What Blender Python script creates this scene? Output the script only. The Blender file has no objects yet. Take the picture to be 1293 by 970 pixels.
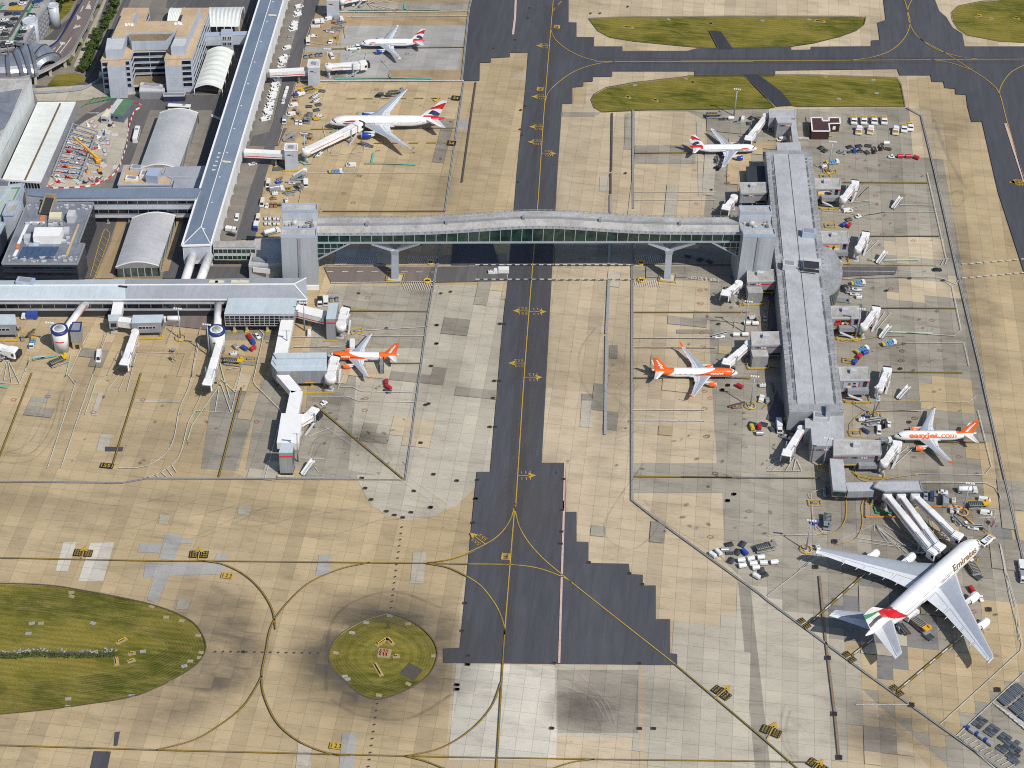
import bpy,bmesh,math,random
from mathutils import Vector,Matrix,geometry
random.seed(7)
PI=math.pi
SC=bpy.context.scene
COL=SC.collection
IW,IH=1293.0,970.0
FPX,PITCH,ROLL,YAW,CH=2450.0,math.radians(40.0),math.radians(3.0),math.radians(4.5),551.0
_fw=Vector((-math.sin(YAW)*math.cos(PITCH),math.cos(YAW)*math.cos(PITCH),-math.sin(PITCH)))
_r0=_fw.cross(Vector((0,0,1))).normalized()
_u0=_r0.cross(_fw).normalized()
_rt=_r0*math.cos(ROLL)+_u0*math.sin(ROLL)
_up=_u0*math.cos(ROLL)-_r0*math.sin(ROLL)
CAMP=Vector((0,0,CH))-_fw*(CH/math.sin(PITCH))
CAMP.z=CH
def P(x,y,z=0.0):
 d=_fw*FPX+_rt*(x-IW/2)-_up*(y-IH/2)
 t=(z-CH)/d.z
 return CAMP+d*t
def V2(p):return Vector((p[0],p[1]))
def H(top,base):
 """height of the point seen at `top` standing straight over the ground point seen at `base`"""
 b=V2(P(*base));best=(1e9,0)
 z=0.0
 while z<60:
  d=(V2(P(top[0],top[1],z))-b).length
  if d<best[0]:best=(d,z)
  z+=0.1
 return best[1]
def Zm(ox,oy,s=3.991):
 return lambda x,y:(ox+x/s,oy+y/s)
Z1,Z2,Z3,Z4=Zm(0,0),Zm(300,0),Zm(600,0),Zm(860,0,2.986)
Z5,Z6,Z7,Z8=Zm(0,220),Zm(290,220),Zm(600,220),Zm(860,220)
Y1,Y2,Y3,Y4=Zm(969,220),Zm(0,400),Zm(290,400),Zm(600,400)
Y5,Y6,Y7,Y8=Zm(860,440),Zm(969,500),Zm(969,670,3.235),Zm(0,640,2.938)
X1,X2,X3,X4=Zm(300,640,2.94),Zm(560,560,2.365),Zm(1010,600,4.569),Zm(1010,670,4.973)
cam=bpy.data.cameras.new('camera');co=bpy.data.objects.new('camera',cam);COL.objects.link(co)
co.matrix_world=Matrix(((_rt.x,_up.x,-_fw.x,CAMP.x),(_rt.y,_up.y,-_fw.y,CAMP.y),(_rt.z,_up.z,-_fw.z,CAMP.z),(0,0,0,1)))
cam.sensor_width=36;cam.lens=36*FPX/IW;cam.clip_start=1;cam.clip_end=9000
SC.camera=co
SHX,SHY,ELEV=-0.79,0.61,math.radians(50)
sd=Vector((-SHX,-SHY,0)).normalized()
tosun=Vector((sd.x*math.cos(ELEV),sd.y*math.cos(ELEV),math.sin(ELEV)))
sl=bpy.data.lights.new('sun','SUN');sl.energy=4.1;sl.angle=math.radians(0.5);sl.color=(1.0,0.95,0.87)
so=bpy.data.objects.new('sun',sl);COL.objects.link(so)
so.rotation_euler=tosun.to_track_quat('Z','Y').to_euler()
w=bpy.data.worlds.new('World');SC.world=w;w.use_nodes=True
nt=w.node_tree;nt.nodes.clear()
sky=nt.nodes.new('ShaderNodeTexSky');sky.sky_type='NISHITA';sky.sun_disc=False
sky.sun_elevation=ELEV;sky.sun_rotation=math.atan2(sd.x,sd.y)
bg=nt.nodes.new('ShaderNodeBackground');bg.inputs[1].default_value=0.098
wo=nt.nodes.new('ShaderNodeOutputWorld')
nt.links.new(sky.outputs[0],bg.inputs[0]);nt.links.new(bg.outputs[0],wo.inputs[0])
SC.view_settings.view_transform='Standard';SC.view_settings.look='None'
SC.view_settings.exposure=EXPO=0.0
SC.view_settings.gamma=1
SC.render.engine='CYCLES'
SC.cycles.use_denoising=False;SC.cycles.pixel_filter_type='BLACKMAN_HARRIS';SC.cycles.filter_width=1.05
SC.cycles.max_bounces=5;SC.cycles.diffuse_bounces=2;SC.cycles.glossy_bounces=2;SC.cycles.transparent_max_bounces=8
MATS={}
def _lin(c):
 return tuple(c)+(1.0,)
def mat(name,col,rough=0.6,metal=0.0,var=0.12,scale=0.4,spec=0.5,bump=0.0,stretch=None):
 """painted / plain surface with broken-up tone"""
 if name in MATS:return MATS[name]
 m=bpy.data.materials.new(name);m.use_nodes=True
 n=m.node_tree.nodes;l=m.node_tree.links;b=n['Principled BSDF']
 b.inputs['Roughness'].default_value=rough;b.inputs['Metallic'].default_value=metal
 b.inputs['Specular IOR Level'].default_value=spec
 if var>0:
  tc=n.new('ShaderNodeTexCoord');mp=n.new('ShaderNodeMapping');nz=n.new('ShaderNodeTexNoise')
  mp.inputs['Scale'].default_value=stretch or(1,1,1)
  nz.inputs['Scale'].default_value=scale;nz.inputs['Detail'].default_value=6;nz.inputs['Roughness'].default_value=0.65
  rp=n.new('ShaderNodeValToRGB')
  rp.color_ramp.elements[0].position=0.3;rp.color_ramp.elements[1].position=0.7
  rp.color_ramp.elements[0].color=_lin([c*(1-var)for c in col]);rp.color_ramp.elements[1].color=_lin([min(1,c*(1+var*0.6))for c in col])
  l.new(tc.outputs['Object'],mp.inputs[0]);l.new(mp.outputs[0],nz.inputs['Vector']);l.new(nz.outputs['Fac'],rp.inputs[0]);l.new(rp.outputs[0],b.inputs['Base Color'])
 else:
  b.inputs['Base Color'].default_value=_lin(col)
 MATS[name]=m
 return m
class NB:
 """tiny node-building helper"""
 def __init__(s,name):
  s.m=bpy.data.materials.new(name);s.m.use_nodes=True
  s.n=s.m.node_tree.nodes;s.l=s.m.node_tree.links;s.b=s.n['Principled BSDF']
  s.tc=s.n.new('ShaderNodeTexCoord')
  MATS[name]=s.m
 def lk(s,a,b):s.l.new(a,b)
 def pos(s,scale=(1,1,1),rot=0.0,out='Object',loc=(0,0,0)):
  mp=s.n.new('ShaderNodeMapping');mp.inputs['Scale'].default_value=scale;mp.inputs['Rotation'].default_value=(0,0,rot);mp.inputs['Location'].default_value=loc
  s.lk(s.tc.outputs[out],mp.inputs[0]);return mp.outputs[0]
 def noise(s,scale,vec=None,detail=4,rough=0.6,dist=0.0):
  z=s.n.new('ShaderNodeTexNoise');z.inputs['Scale'].default_value=scale;z.inputs['Detail'].default_value=detail
  z.inputs['Roughness'].default_value=rough;z.inputs['Distortion'].default_value=dist
  s.lk(vec if vec is not None else s.tc.outputs['Object'],z.inputs['Vector']);return z.outputs['Fac']
 def ramp(s,fac,stops):
  r=s.n.new('ShaderNodeValToRGB');e=r.color_ramp.elements
  while len(e)<len(stops):e.new(0.5)
  for k,(p,c)in enumerate(stops):
   e[k].position=p;e[k].color=(c,c,c,1)if isinstance(c,(int,float))else _lin(c)
  s.lk(fac,r.inputs[0]);return r.outputs[0]
 def mix(s,a,b,fac,mode='MIX'):
  x=s.n.new('ShaderNodeMix');x.data_type='RGBA';x.blend_type=mode
  for sock,v in((x.inputs[6],a),(x.inputs[7],b)):
   if isinstance(v,(tuple,list)):sock.default_value=_lin(v[:3])
   else:s.lk(v,sock)
  if isinstance(fac,(int,float)):x.inputs[0].default_value=fac
  else:s.lk(fac,x.inputs[0])
  return x.outputs[2]
 def brick(s,wid,hei,mortar,c1,c2,cm,vec=None,off=0.0,smooth=0.1):
  t=s.n.new('ShaderNodeTexBrick');t.offset=off;t.squash=1
  t.inputs['Scale'].default_value=1;t.inputs['Brick Width'].default_value=wid;t.inputs['Row Height'].default_value=hei
  t.inputs['Mortar Size'].default_value=mortar;t.inputs['Mortar Smooth'].default_value=smooth
  for k,c in(('Color1',c1),('Color2',c2),('Mortar',cm)):t.inputs[k].default_value=(c,c,c,1)if isinstance(c,(int,float))else _lin(c)
  s.lk(vec if vec is not None else s.tc.outputs['Object'],t.inputs['Vector']);return t
 def math(s,op,a,b=None):
  x=s.n.new('ShaderNodeMath');x.operation=op
  for k,v in((0,a),(1,b)):
   if v is None:continue
   if isinstance(v,(int,float)):x.inputs[k].default_value=v
   else:s.lk(v,x.inputs[k])
  return x.outputs[0]
 def end(s,col,rough=0.7,metal=0.0,spec=0.4,bump=None,bs=0.3):
  s.lk(col,s.b.inputs['Base Color']);s.b.inputs['Metallic'].default_value=metal;s.b.inputs['Specular IOR Level'].default_value=spec
  if isinstance(rough,(int,float)):s.b.inputs['Roughness'].default_value=rough
  else:s.lk(rough,s.b.inputs['Roughness'])
  if bump is not None:
   q=s.n.new('ShaderNodeBump');q.inputs['Strength'].default_value=bs;q.inputs['Distance'].default_value=0.05
   s.lk(bump,q.inputs['Height']);s.lk(q.outputs[0],s.b.inputs['Normal'])
  return s.m
class MB:
 def __init__(s):s.v=[];s.f=[];s.mi=[];s.sm=[]
 def add(s,vs,fs,mi=0,smooth=False):
  o=len(s.v);s.v+=[tuple(v)for v in vs]
  for f in fs:s.f.append([o+i for i in f]);s.mi.append(mi);s.sm.append(smooth)
  return s
 def box(s,c,d,rz=0.0,mi=0,M=None):
  x,y,z=d[0]/2,d[1]/2,d[2]/2;cs,sn=math.cos(rz),math.sin(rz)
  vs=[]
  for k in(-1,1):
   for(i,j)in((-1,-1),(1,-1),(1,1),(-1,1)):
    a,b=i*x,j*y
    vs.append(Vector((c[0]+a*cs-b*sn,c[1]+a*sn+b*cs,c[2]+k*z)))
  if M:vs=[M@v for v in vs]
  return s.add(vs,[(0,3,2,1),(4,5,6,7),(0,1,5,4),(1,2,6,5),(2,3,7,6),(3,0,4,7)],mi)
 def bevbox(s,c,d,b,rz=0.0,mi=0,top=None):
  """box with chamfered upright and upper edges; `top` shrinks the top (x,y)"""
  x,y=d[0]/2,d[1]/2;z0=c[2]-d[2]/2;z1=c[2]+d[2]/2;tx,ty=top or(0,0)
  cs,sn=math.cos(rz),math.sin(rz)
  def ring(xx,yy,bb,z):
   pts=[(-xx+bb,-yy),(xx-bb,-yy),(xx,-yy+bb),(xx,yy-bb),(xx-bb,yy),(-xx+bb,yy),(-xx,yy-bb),(-xx,-yy+bb)]
   return[(c[0]+p*cs-q*sn,c[1]+p*sn+q*cs,z)for p,q in pts]
  return s.loft([ring(x,y,b,z0),ring(x-tx,y-ty,b,z1-b),ring(x-tx-b,y-ty-b,b*0.6,z1)],mi=mi)
 def loft(s,rings,mi=0,caps=True,smooth=False,closed=True):
  o=len(s.v);n=len(rings[0])
  for r in rings:s.v+=[tuple(p)for p in r]
  for k in range(len(rings)-1):
   for i in range(n if closed else n-1):
    j=(i+1)%n
    s.f.append([o+k*n+i,o+k*n+j,o+(k+1)*n+j,o+(k+1)*n+i]);s.mi.append(mi);s.sm.append(smooth)
  if caps:
   s.f.append([o+i for i in reversed(range(n))]);s.mi.append(mi);s.sm.append(False)
   s.f.append([o+(len(rings)-1)*n+i for i in range(n)]);s.mi.append(mi);s.sm.append(False)
  return s
 def prism(s,poly,z0,z1,mi=0,mtop=None):
  poly=[V2(p)for p in poly]
  ar=sum(a.x*b.y-b.x*a.y for a,b in zip(poly,poly[1:]+poly[:1]))
  if ar<0:poly=poly[::-1]
  n=len(poly)
  vs=[(p.x,p.y,z0)for p in poly]+[(p.x,p.y,z1)for p in poly]
  fs=[(i,(i+1)%n,n+(i+1)%n,n+i)for i in range(n)]
  s.add(vs,fs,mi)
  s.add(vs,[tuple(range(n,2*n))],mi if mtop is None else mtop)
  s.add(vs,[tuple(reversed(range(n)))],mi)
  return s
 def sheet(s,poly,z,mi=0):
  poly=[V2(p)for p in poly]
  ar=sum(a.x*b.y-b.x*a.y for a,b in zip(poly,poly[1:]+poly[:1]))
  if ar<0:poly=poly[::-1]
  return s.add([(p.x,p.y,z)for p in poly],[tuple(range(len(poly)))],mi)
 def tube(s,a,b,r,n=6,r2=None,mi=0,smooth=True,caps=True):
  a,b=Vector(a),Vector(b);d=(b-a)
  if d.length<1e-6:return s
  q=d.to_track_quat('Z','Y');r2=r if r2 is None else r2
  R=[[c+q@Vector((rr*math.cos(2*PI*i/n),rr*math.sin(2*PI*i/n),0))for i in range(n)]for c,rr in((a,r),(b,r2))]
  return s.loft(R,mi,caps,smooth)
 def bar(s,a,b,w,h,mi=0):
  """rectangular bar from a to b (centre line), width w, height h"""
  a,b=Vector(a),Vector(b);d=b-a
  if d.length<1e-6:return s
  sx=d.cross(Vector((0,0,1)))
  sx=Vector((1,0,0))if sx.length<1e-6 else sx.normalized()
  uz=sx.cross(d).normalized();sx=sx*w/2;uz=uz*h/2
  R=[[c-sx-uz,c+sx-uz,c+sx+uz,c-sx+uz]for c in(a,b)]
  return s.loft(R,mi)
 def strip(s,pts,w,z,mi=0):
  """flat painted line along 2-D points"""
  pts=[V2(p)for p in pts];L=[];R=[]
  for i,p in enumerate(pts):
   d=(pts[min(i+1,len(pts)-1)]-pts[max(i-1,0)])
   if d.length<1e-9:d=Vector((1,0))
   nrm=Vector((-d.y,d.x)).normalized()*w/2
   L.append(p+nrm);R.append(p-nrm)
  n=len(pts);vs=[(p.x,p.y,z)for p in R]+[(p.x,p.y,z)for p in L]
  return s.add(vs,[(i,i+1,n+i+1,n+i)for i in range(n-1)],mi)
 def rev(s,prof,axis0,axis1,n=24,mi=0,smooth=True,caps=False):
  """revolve (dist along axis, radius) about axis0->axis1"""
  a=Vector(axis0);d=(Vector(axis1)-a).normalized();q=d.to_track_quat('Z','Y')
  return s.loft([[a+q@Vector((r*math.cos(2*PI*i/n),r*math.sin(2*PI*i/n),t))for i in range(n)]for t,r in prof],mi,caps,smooth)
 def mesh(s,name,mats):
  me=bpy.data.meshes.new(name);me.from_pydata(s.v,[],s.f)
  for m in(mats if isinstance(mats,(list,tuple))else[mats]):me.materials.append(m)
  me.polygons.foreach_set('material_index',s.mi);me.polygons.foreach_set('use_smooth',s.sm)
  me.update();return me
 def build(s,name,mats,parent=None,loc=None,rz=None):
  o=bpy.data.objects.new(name,s.mesh(name,mats));COL.objects.link(o)
  if parent:o.parent=parent
  if loc is not None:o.location=loc
  if rz is not None:o.rotation_euler=(0,0,rz)
  return o
LABELS={}
def tag(o,label,cat,group=None):
 o['label']=label;o['category']=cat
 if group:o['group']=group
 return o
def thing(name,label,cat,loc=(0,0,0),rz=0.0,group=None):
 o=bpy.data.objects.new(name,None);COL.objects.link(o);o.empty_display_size=0.5
 o.location=loc;o.rotation_euler=(0,0,rz);return tag(o,label,cat,group)
def kind(o,k,label=None,cat=None):
 o['kind']=k
 if label:o['label']=label
 if cat:o['category']=cat
 return o
KIDS={}
def copytree(o,parent=None):
 c=o.copy();COL.objects.link(c)
 if parent:c.parent=parent
 for ch in o.children:copytree(ch,c)
 return c
def place(proto,loc,rz,label,group=None,s=1.0):
 """a copy of a finished prototype (the first call moves the prototype itself)"""
 if proto.get('_used'):o=copytree(proto)
 else:o=proto;o['_used']=1
 o.location=loc;o.rotation_euler=(0,0,rz);o.scale=(s,s,s);o['label']=label
 if group:o['group']=group
 return o
def smooth_pts(pts,n=8):
 pts=[V2(p)for p in pts];out=[]
 for i in range(len(pts)-1):
  a=pts[max(i-1,0)];b=pts[i];c=pts[i+1];d=pts[min(i+2,len(pts)-1)]
  for k in range(n):
   t=k/n
   out.append(0.5*((2*b)+(c-a)*t+(2*a-5*b+4*c-d)*t*t+(3*b-a-3*c+d)*t**3))
 out.append(pts[-1]);return out
_tx={}
def text_mesh(body,size=1.0,bold=0.0,shear=0.0):
 """outline of the writing as flat polygons: (verts2d, faces)"""
 k=(body,bold,shear)
 if k not in _tx:
  cu=bpy.data.curves.new('t','FONT');cu.body=body;cu.offset=bold;cu.shear=shear;cu.resolution_u=3
  ob=bpy.data.objects.new('t',cu);COL.objects.link(ob)
  dg=bpy.context.evaluated_depsgraph_get();me=bpy.data.meshes.new_from_object(ob.evaluated_get(dg))
  vs=[Vector((v.co.x,v.co.y))for v in me.vertices];fs=[list(p.vertices)for p in me.polygons]
  bpy.data.objects.remove(ob);bpy.data.curves.remove(cu);bpy.data.meshes.remove(me)
  x0=min(v.x for v in vs);x1=max(v.x for v in vs);y0=min(v.y for v in vs);y1=max(v.y for v in vs)
  _tx[k]=([Vector(((v.x-x0),(v.y-y0)))for v in vs],fs,x1-x0,y1-y0)
 return _tx[k]
def put_text(mb,body,origin,ux,uy,mi=0,bold=0.0,shear=0.0,width=None,height=1.0):
 """writing in a plane: ux/uy unit vectors, height of the whole line, optional forced width"""
 vs,fs,tw,th=text_mesh(body,1,bold,shear)
 sy=height/th;sx=(width/tw)if width else sy
 o=Vector(origin);ux=Vector(ux);uy=Vector(uy)
 mb.add([o+ux*(v.x*sx)+uy*(v.y*sy)for v in vs],fs,mi)
 return tw*sx
A1,A2,A3,A4=Zm(0,0,7.98),Zm(162,0,7.98),Zm(0,121,7.98),Zm(162,121,7.98)
A5,A6,A7,A8=Zm(0,230,7.98),Zm(324,0,7.98),Zm(310,110,7.98),Zm(290,200,7.98)
I=lambda x,y:(x,y)
def gp(zm,*pts):return[V2(P(*zm(*p)))for p in pts]
def concrete(name,a,b,joint=0.66,wid=6.0,hei=6.0,contrast=1.0):
 k=NB(name);o=k.pos()
 t1=k.brick(wid,hei,0.09,0.95,1.04,joint,o)
 t2=k.brick(wid*3,hei*2,0.0,0.955,1.03,1.0,o)
 t3=k.brick(wid*1,hei*40,0.0,0.875,1.07,1.0,o)
 big=k.noise(0.012,None,3,0.55);mid=k.noise(0.11,k.pos((0.45,1.3,1)),8,0.72,0.4);fine=k.noise(1.4,k.pos((1,1,1),0.1),5,0.8)
 spot=k.noise(0.55,k.pos((1,1,1),0.4),3,0.5)
 base=k.mix(tuple(x*q for x,q in zip(a,(0.975,0.97,0.955))),tuple(x*q for x,q in zip(b,(1.03,1.025,1.01))),k.ramp(big,[(0.36,0),(0.64,1)]))
 for t in(t1,t2,t3):base=k.mix(base,t.outputs[0],1.0,'MULTIPLY')
 base=k.mix(base,k.ramp(mid,[(0.25,1-0.32*contrast),(0.5,1.0),(0.75,1+0.10*contrast)]),1.0,'MULTIPLY')
 base=k.mix(base,k.ramp(fine,[(0.3,0.86),(0.7,1.08)]),1.0,'MULTIPLY')
 base=k.mix(base,k.ramp(spot,[(0.22,0.55),(0.30,1.0)]),0.8,'MULTIPLY')
 return k.end(base,0.85,0,0.25)
def asphalt(name,a,b):
 k=NB(name)
 big=k.noise(0.02,k.pos((1.6,0.35,1)),4,0.6);mid=k.noise(0.25,k.pos((1.5,0.2,1)),6,0.7);fine=k.noise(1.8,None,5,0.8)
 lanes=k.brick(7.5,4000,0.07,0.95,1.05,0.72)
 base=k.mix(a,b,k.ramp(big,[(0.3,0),(0.7,1)]))
 base=k.mix(base,lanes.outputs[0],1.0,'MULTIPLY')
 base=k.mix(base,k.ramp(mid,[(0.3,0.84),(0.7,1.16)]),1.0,'MULTIPLY')
 base=k.mix(base,k.ramp(fine,[(0.3,0.85),(0.7,1.12)]),1.0,'MULTIPLY')
 return k.end(base,0.8,0,0.3)
concrete('conc_tan',(0.41,0.32,0.19),(0.475,0.375,0.235))
concrete('conc_sand',(0.455,0.37,0.25),(0.525,0.44,0.315))
concrete('conc_grey',(0.275,0.253,0.21),(0.345,0.315,0.26),contrast=1.5)
concrete('conc_pale',(0.415,0.38,0.31),(0.47,0.435,0.355))
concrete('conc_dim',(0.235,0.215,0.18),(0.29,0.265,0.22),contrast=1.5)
concrete('conc_blue',(0.33,0.325,0.315),(0.385,0.38,0.365),0.8)
concrete('conc_white',(0.53,0.50,0.43),(0.58,0.545,0.47))
concrete('conc_brown',(0.34,0.255,0.15),(0.40,0.30,0.185),0.8)
concrete('conc_slate',(0.185,0.182,0.18),(0.23,0.226,0.222),0.8,contrast=1.4);concrete('yard',(0.19,0.175,0.155),(0.25,0.225,0.195),0.85)
asphalt('asphalt',(0.058,0.060,0.072),(0.078,0.080,0.092))
asphalt('asphalt_road',(0.085,0.083,0.086),(0.12,0.115,0.115))
asphalt('asphalt_red',(0.155,0.125,0.115),(0.19,0.155,0.14))
asphalt('asphalt_dark',(0.035,0.037,0.046),(0.045,0.047,0.058))
def grass_mat(name,cx=0,cy=0,rings=False):
 k=NB(name)
 big=k.noise(0.035,k.pos((0.6,1.2,1)),5,0.65,0.5);mid=k.noise(0.22,k.pos((0.35,1.5,1)),6,0.75,0.6);fine=k.noise(1.6,None,5,0.8)
 base=k.mix((0.070,0.078,0.007),(0.25,0.20,0.04),k.ramp(big,[(0.40,0),(0.60,1)]))
 base=k.mix(base,(0.29,0.235,0.065),k.ramp(mid,[(0.44,0),(0.66,0.85)]))
 base=k.mix(base,(0.065,0.08,0.014),k.ramp(fine,[(0.35,0.7),(0.6,0)]))
 wv=k.n.new('ShaderNodeTexWave');wv.wave_type='RINGS' if rings else 'BANDS';wv.bands_direction='Y' if not rings else wv.bands_direction
 if rings:wv.rings_direction='Z'
 wv.inputs['Scale'].default_value=0.09 if rings else 0.13;wv.inputs['Distortion'].default_value=4.0;wv.inputs['Detail'].default_value=3;wv.inputs['Detail Scale'].default_value=0.4
 k.lk(k.pos((1,1,1),0,'Object',(-cx,-cy,0)),wv.inputs[0])
 base=k.mix(base,k.ramp(wv.outputs['Fac'],[(0.2,0.90),(0.7,1.05)]),1.0,'MULTIPLY')
 return k.end(base,0.95,0,0.1,fine,0.5)
grass_mat('grass')
def paint(name,c,wear=0.35):
 k=NB(name);f=k.noise(0.9,None,5,0.75)
 return k.end(k.mix(c,tuple(x*(1-wear)for x in c),k.ramp(f,[(0.45,0),(0.7,1)])),0.6)
paint('p_yellow',(0.47,0.31,0.05));paint('p_white',(0.56,0.545,0.51),0.5);paint('p_black',(0.02,0.02,0.018),0.1)
paint('p_red',(0.40,0.10,0.08));paint('p_teal',(0.14,0.42,0.34));paint('p_drain',(0.31,0.31,0.31));paint('p_hole',(0.03,0.02,0.02),0.1)
paint('p_dkyel',(0.29,0.19,0.03));paint('p_slotbr',(0.24,0.18,0.12));paint('p_pink',(0.56,0.42,0.36));paint('p_slot',(0.09,0.075,0.06));paint('p_green',(0.04,0.25,0.10))
paint('p_tan',(0.33,0.27,0.16));paint('p_edge',(0.12,0.095,0.055));paint('p_kerb',(0.42,0.40,0.36));paint('p_crack',(0.10,0.09,0.075));paint('p_ltgreen',(0.45,0.55,0.42));paint('p_goldbr',(0.42,0.25,0.04))
ZC=[0.0]
def nz():ZC[0]+=0.004;return ZC[0]
def ground(name,m,poly,zm=I,z=None):
 o=MB().sheet(gp(zm,*poly),nz()if z is None else z).build(name,MATS[m]);return kind(o,'structure')
def slabs(name,m,poly):
 """patch of whole slabs: every 6 m cell whose middle lies in the outline"""
 q=gp(I,*poly);x0=int(min(p.x for p in q)//6);x1=int(max(p.x for p in q)//6);y0=int(min(p.y for p in q)//6);y1=int(max(p.y for p in q)//6);mb=MB();z=nz()
 def ins(x,y):
  c=False
  for a,b in zip(q,q[1:]+q[:1]):
   if(a.y>y)!=(b.y>y)and x<(b.x-a.x)*(y-a.y)/(b.y-a.y)+a.x:c=not c
  return c
 for j in range(y0,y1+1):
  i=x0
  while i<=x1:
   if ins(i*6+3,j*6+3):
    k=i
    while k+1<=x1 and ins(k*6+9,j*6+3):k+=1
    mb.sheet([(i*6,j*6),(k*6+6,j*6),(k*6+6,j*6+6),(i*6,j*6+6)],z);i=k
   i+=1
 return kind(mb.build(name,MATS[m]),'structure')
base=MB().sheet([(-1600,-700),(1600,-700),(1600,2600),(-1600,2600)],0).build('apron',MATS['conc_tan']);kind(base,'structure')
ground('apron','conc_sand',[(708,132),(800,132),(800,640),(905,700),(1010,790),(1100,880),(1190,990),(560,990),(572,838),(590,700),(640,360),(645,100),(700,60)])
ground('apron','conc_sand',[(718,-10),(1120,-10),(1120,60),(1100,62),(880,66),(730,60),(718,30)])
ground('apron','conc_sand',[(1178,-10),(1330,-10),(1330,62),(1218,60),(1190,25)])
ground('apron','conc_sand',[(740,88),(1180,86),(1180,140),(740,150)])
ground('apron','conc_grey',[(800,140),(1147,136),(1182,152),(1230,420),(1275,680),(1300,760),(1300,990),(1210,980),(1010,800),(905,700),(799,634)])
ground('apron','conc_sand',[(802,141),(868,141),(891,152),(895,220),(880,335),(880,336),(800,336)])
ground('apron','conc_sand',[(800,355),(896,354),(896,440),(905,585),(800,585)])
ground('apron','conc_sand',[(800,622),(912,622),(915,706),(905,700),(800,635)])
ground('apron','conc_tan',[(1148,100),(1182,97),(1221,136),(1261,243),(1297,380),(1320,520),(1330,990),(1297,760),(1272,660),(1232,420),(1187,152),(1147,136)])
slabs('apron','conc_sand',[(1120,300),(1192,300),(1196,330),(1125,330)]);slabs('apron','conc_sand',[(1128,352),(1205,352),(1210,378),(1126,378)])
slabs('apron','conc_sand',[(1150,130),(1184,152),(1192,200),(1160,200)])
slabs('apron','conc_tan',[(1162,480),(1225,480),(1232,520),(1166,520)]);slabs('apron','conc_tan',[(1225,560),(1258,560),(1272,640),(1240,640)])
slabs('apron','conc_tan',[(1098,740),(1118,735),(1140,770),(1150,820),(1210,830),(1250,760),(1293,760),(1300,850),(1215,912),(1180,940),(1050,830)])
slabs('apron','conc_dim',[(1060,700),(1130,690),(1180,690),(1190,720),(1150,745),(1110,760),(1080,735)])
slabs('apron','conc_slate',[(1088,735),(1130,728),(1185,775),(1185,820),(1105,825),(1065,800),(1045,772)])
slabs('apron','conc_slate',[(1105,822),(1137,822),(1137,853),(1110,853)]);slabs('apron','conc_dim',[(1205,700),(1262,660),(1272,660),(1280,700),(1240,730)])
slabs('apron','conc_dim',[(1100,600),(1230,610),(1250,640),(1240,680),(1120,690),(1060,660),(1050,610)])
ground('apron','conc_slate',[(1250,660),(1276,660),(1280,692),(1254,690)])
slabs('apron','conc_pale',[(1040,790),(1098,850),(1085,900),(1050,990),(960,990),(900,850),(935,730)])
ground('apron','conc_dim',[(932,735),(948,745),(975,990),(955,990)])
slabs('apron','conc_pale',[(848,786),(935,800),(955,990),(850,990),(720,840),(850,840)])
ground('apron','conc_white',[(576,839),(700,840),(704,910),(702,960),(566,960)])
ground('apron','conc_pale',[(700,838),(808,840),(808,932),(703,930)])
ground('apron','conc_grey',[(703,846),(806,846),(806,926),(704,926)])
ground('apron','conc_sand',[(808,842),(812,842),(814,990),(808,990)])
ground('apron','conc_pale',[(545,360),(638,360),(634,420),(617,600),(575,640),(510,658),(470,640),(450,605),(440,594),(450,440),(418,362)])
ground('apron','conc_grey',[(418,362),(545,360),(512,606),(380,606),(395,400)])
ground('apron','conc_pale',[(452,440),(536,440),(512,606),(440,594),(447,520)])
ground('apron','conc_pale',[(450,600),(610,600),(575,636),(548,652),(515,658),(485,650),(463,630)])
ground('apron','conc_grey',[(268,495),(330,495),(300,595),(254,592)]);ground('apron','conc_dim',[(285,395),(350,395),(345,430),(280,430)])
ground('apron','conc_grey',[(330,480),(380,480),(385,594),(310,594)])
ground('apron','conc_tan',[(376,106),(500,104),(606,103),(664,101),(650,265),(350,268),(300,300),(330,200)])
ground('apron','conc_brown',[(380,-10),(596,-10),(585,102),(376,105)])
ground('apron','conc_blue',[Z2(530,132),Z2(1150,130),Z2(1113,355),Z2(762,355),Z2(757,388),Z2(510,388)])
ground('apron','conc_blue',[Z2(345,238),Z2(630,232),Z2(540,270),Z2(330,262)])
ground('apron','conc_grey',[Z2(380,20),Z2(1165,10),Z2(1165,60),Z2(430,75)])
ground('apron','conc_dim',[Z2(440,340),Z2(545,340),Z2(545,400),Z2(440,400)])
ground('apron','conc_blue',[Z2(1110,600),Z2(1165,600),Z2(1160,655),Z2(1105,655)])
for q in([Y8(235,133),Y8(283,133),Y8(252,240),Y8(205,240)],[Y8(335,135),Y8(424,133),Y8(383,278),Y8(290,278)]):ground('apron','conc_white',q)
for q in([Y8(520,135),Y8(600,138),Y8(592,172),Y8(510,170)],[Y8(612,102),Y8(676,105),Y8(648,200),Y8(590,195)],[Y8(668,122),Y8(718,124),Y8(712,138),Y8(665,136)],[Y8(540,208),Y8(840,210),Y8(830,250),Y8(532,262)],[Y8(805,176),Y8(845,178),Y8(836,205),Y8(795,203)],[Y8(575,250),Y8(636,250),Y8(578,360),Y8(545,345)],[X1(302,180),X1(348,180),X1(340,255),X1(290,255)],[X1(388,842),X1(444,842),X1(430,990),X1(375,990)],[Y2(240,380),Y2(260,382),Y2(238,436),Y2(217,432)]):ground('apron','conc_blue',q)
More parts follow.
